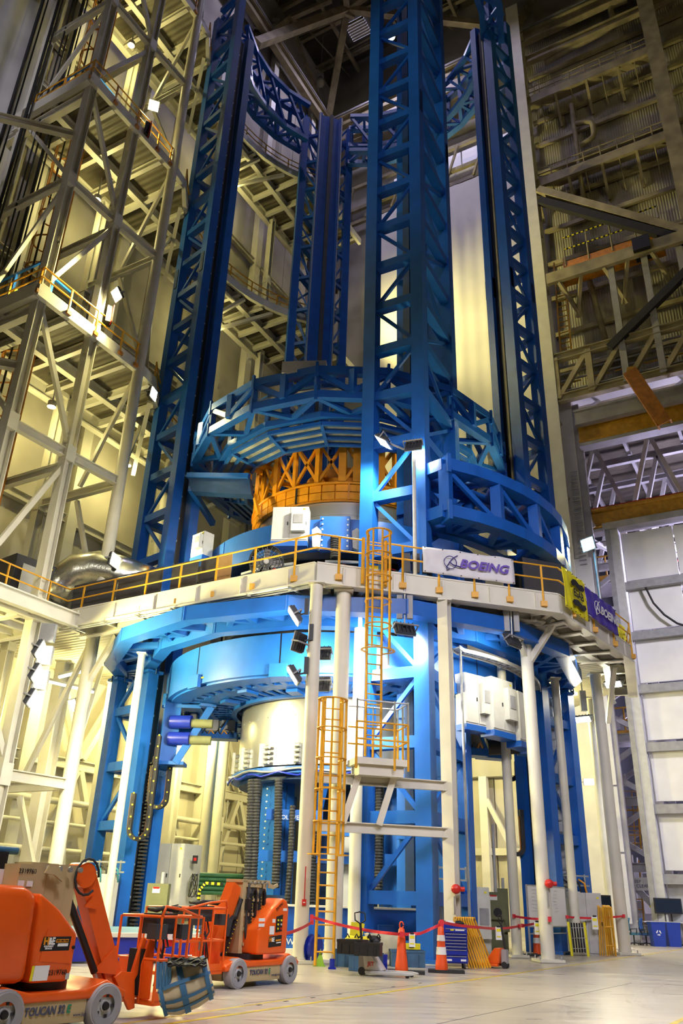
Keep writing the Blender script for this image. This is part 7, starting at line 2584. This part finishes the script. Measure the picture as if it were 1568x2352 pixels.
def chair(label, px, py, ang, m):
    p = V3(PY(px, py, 46.8), 0)
    R = Matrix.Rotation(ang, 3, 'Z')
    t = thing('office_chair', label, 'chair', p)
    for k in range(5):
        a_ = 2 * math.pi * k / 5
        e_ = p + Vector((.34 * math.cos(a_), .34 * math.sin(a_), .07))
        beam('base_spoke', p + Vector((0, 0, .12)), e_, .05, .04, 'darkgrey', t)
        tube('caster', e_ + Vector((-.02, 0, -.03)), e_ + Vector((.02, 0, -.03)), .035, 'ink', t)
    tube('gas_post', p + Vector((0, 0, .1)), p + Vector((0, 0, .46)), .035, 'ink', t)
    o = box('seat', p + Vector((0, 0, .52)), (.56, .54, .12), m, t, rz=ang)
    bv = o.modifiers.new('bevel', 'BEVEL'); bv.width = .1; bv.segments = 3
    vs, fs = [], []
    for i in range(7):
        for j in range(5):
            x, z = -.24 + .08 * i, .66 + .15 * j
            y = .27 + .10 * ((x / .24) ** 2) * -1 + .05 * math.sin(j * .9)
            k_ = 1 - .12 * max(0, j - 2)
            vs.append(p + R @ Vector((x * k_, y, z)))
    for i in range(6):
        for j in range(4):
            q = i * 5 + j
            fs.append((q, q + 5, q + 6, q + 1))
    o = mesh('backrest', vs, fs, m, t, smooth=True)
    o.modifiers.new('thickness', 'SOLIDIFY').thickness = .07
    beam('back_bar', p + R @ Vector((0, .2, .48)), p + R @ Vector((0, .32, .8)), .07, .03, 'ink', t)
    for s in (-1, 1):
        sweep('armrest', [p + R @ Vector((s * .28, .12, .5)), p + R @ Vector((s * .33, .12, .74)), p + R @ Vector((s * .33, -.18, .76)), p + R @ Vector((s * .28, -.16, .52))], .025, 'darkgrey', t)


chair('teal office chair with grey armrests beside the far right column', 1456, 2160, 1.2, 'seatteal')
chair('blue office chair with grey armrests beside the blue bins', 1484, 2160, 1.0, 'seatblue')

# ---- red caution tape runs
def tape(label, pix, w_=.075):
    pts = [PY(x, y, d) for x, y, d in pix]
    out = []
    for a, b in zip(pts[:-1], pts[1:]):
        L = (b - a).length
        n = 8
        for k in range(n):
            f = k / n
            p = a.lerp(b, f)
            p.z -= .06 * L / 3 * 4 * f * (1 - f) * .4
            out.append(p)
    out.append(pts[-1])
    o = thing('caution_tape', label, 'caution tape', out[0])
    vs, fs = [], []
    for i, p in enumerate(out):
        tw = .35 * math.sin(i * .9)
        vs += [p + Vector((0, math.sin(tw) * w_ / 2, -w_ / 2 * math.cos(tw))), p + Vector((0, -math.sin(tw) * w_ / 2, w_ / 2 * math.cos(tw)))]
    for i in range(len(out) - 1):
        fs.append((2 * i, 2 * i + 2, 2 * i + 3, 2 * i + 1))
    m_ = mesh('strip', vs, fs, 'tapered', o)
    m_.modifiers.new('thickness', 'SOLIDIFY').thickness = .004
    box('knot', pts[0], (.1, .06, .12), 'tapered', o)
    box('knot', pts[-1], (.1, .06, .12), 'tapered', o)
    return o


tape('red caution tape from the farther lift to the ladder', ((648, 2146, 20), (716, 2118, 25.0)))
tape('red caution tape from the ladder to the plain orange cone', ((716, 2106, 25.0), (780, 2124, 24.5), (850, 2138, 24), (922, 2146, 23.4)))
tape('red caution tape between the two front cones', ((922, 2146, 23.4), (965, 2144, 23.5), (1014, 2122, 23.7)))
tape('red caution tape from the banded cone past the barricades', ((1014, 2118, 23.7), (1100, 2130, 26), (1192, 2127, 32.0)))
tape('red caution tape from the pallet jack column to the beacon column', ((1180, 2104, 32.0), (1220, 2110, 31.0), (1262, 2110, 29.8)))
tape('lower red caution tape between the same two columns', ((1200, 2126, 32.0), (1262, 2113, 29.8)))
tape('red caution tape across the grey cabinet to the far right column', ((1302, 2106, 35.0), (1360, 2109, 35.5), (1432, 2104, 36.3)))
for k, (px, py, d, lab) in enumerate(((946, 2160, 23.4, 'white and yellow caution tag on the tape beside the plain cone'), (1145, 2144, 28, 'white and yellow caution tag on the tape before the blue container'), (1234, 2132, 30.4, 'white and yellow caution tag before the whiteboard'), (1366, 2120, 35.3, 'white and yellow caution tag before the grey cabinet'))):
    p = PY(px, py, d)
    s = d / 25
    t = thing('caution_tag', lab, 'tag', p)
    box('card', p, (.17 * s, .01, .32 * s), 'paper', t)
    box('stripe', p + Vector((0, -.008, .08 * s)), (.12 * s, .004, .07 * s), 'sign_yellow', t)
    box('stripe', p + Vector((0, -.008, -.08 * s)), (.12 * s, .004, .03 * s), 'sign_yellow', t)
    box('clip', p + Vector((0, -.005, .17 * s)), (.1 * s, .02, .04 * s), 'ink', t)
# galvanised cable racks at the tower feet
for lab, a, b, y in (('galvanised cable rack with cables at the left tower foot', (198, 1990), (286, 1992), 34.8), ('galvanised cable rack at the front tower foot', (1002, 2005), (1078, 2010), 30.6), ('galvanised cable rack with cables at the right tower foot', (1268, 2020), (1352, 2024), 36.4)):
    A, B = PY(*a, y), PY(*b, y)
    t = thing('cable_rack', lab, 'cable rack', A)
    for dz in (-.18, .18):
        beam('rail', A + Vector((0, 0, dz)), B + Vector((0, 0, dz)), .08, .06, 'galv', t)
    for k in range(4):
        p = A.lerp(B, (k + .2) / 3.6)
        beam('rack_upright', p + Vector((0, 0, -.2)), p + Vector((0, 0, .25)), .05, .05, 'galv', t)
    if 'cables' in lab:
        for k in range(5):
            sweep('cable', [A.lerp(B, .1 + .15 * k) + Vector((0, -.05, .05)), A.lerp(B, .25 + .15 * k) + Vector((0, -.1, -.1)), A.lerp(B, .3 + .15 * k) + Vector((0, -.1, -.55))], .04, random.choice(('rubber', 'orange', 'teal')), t)
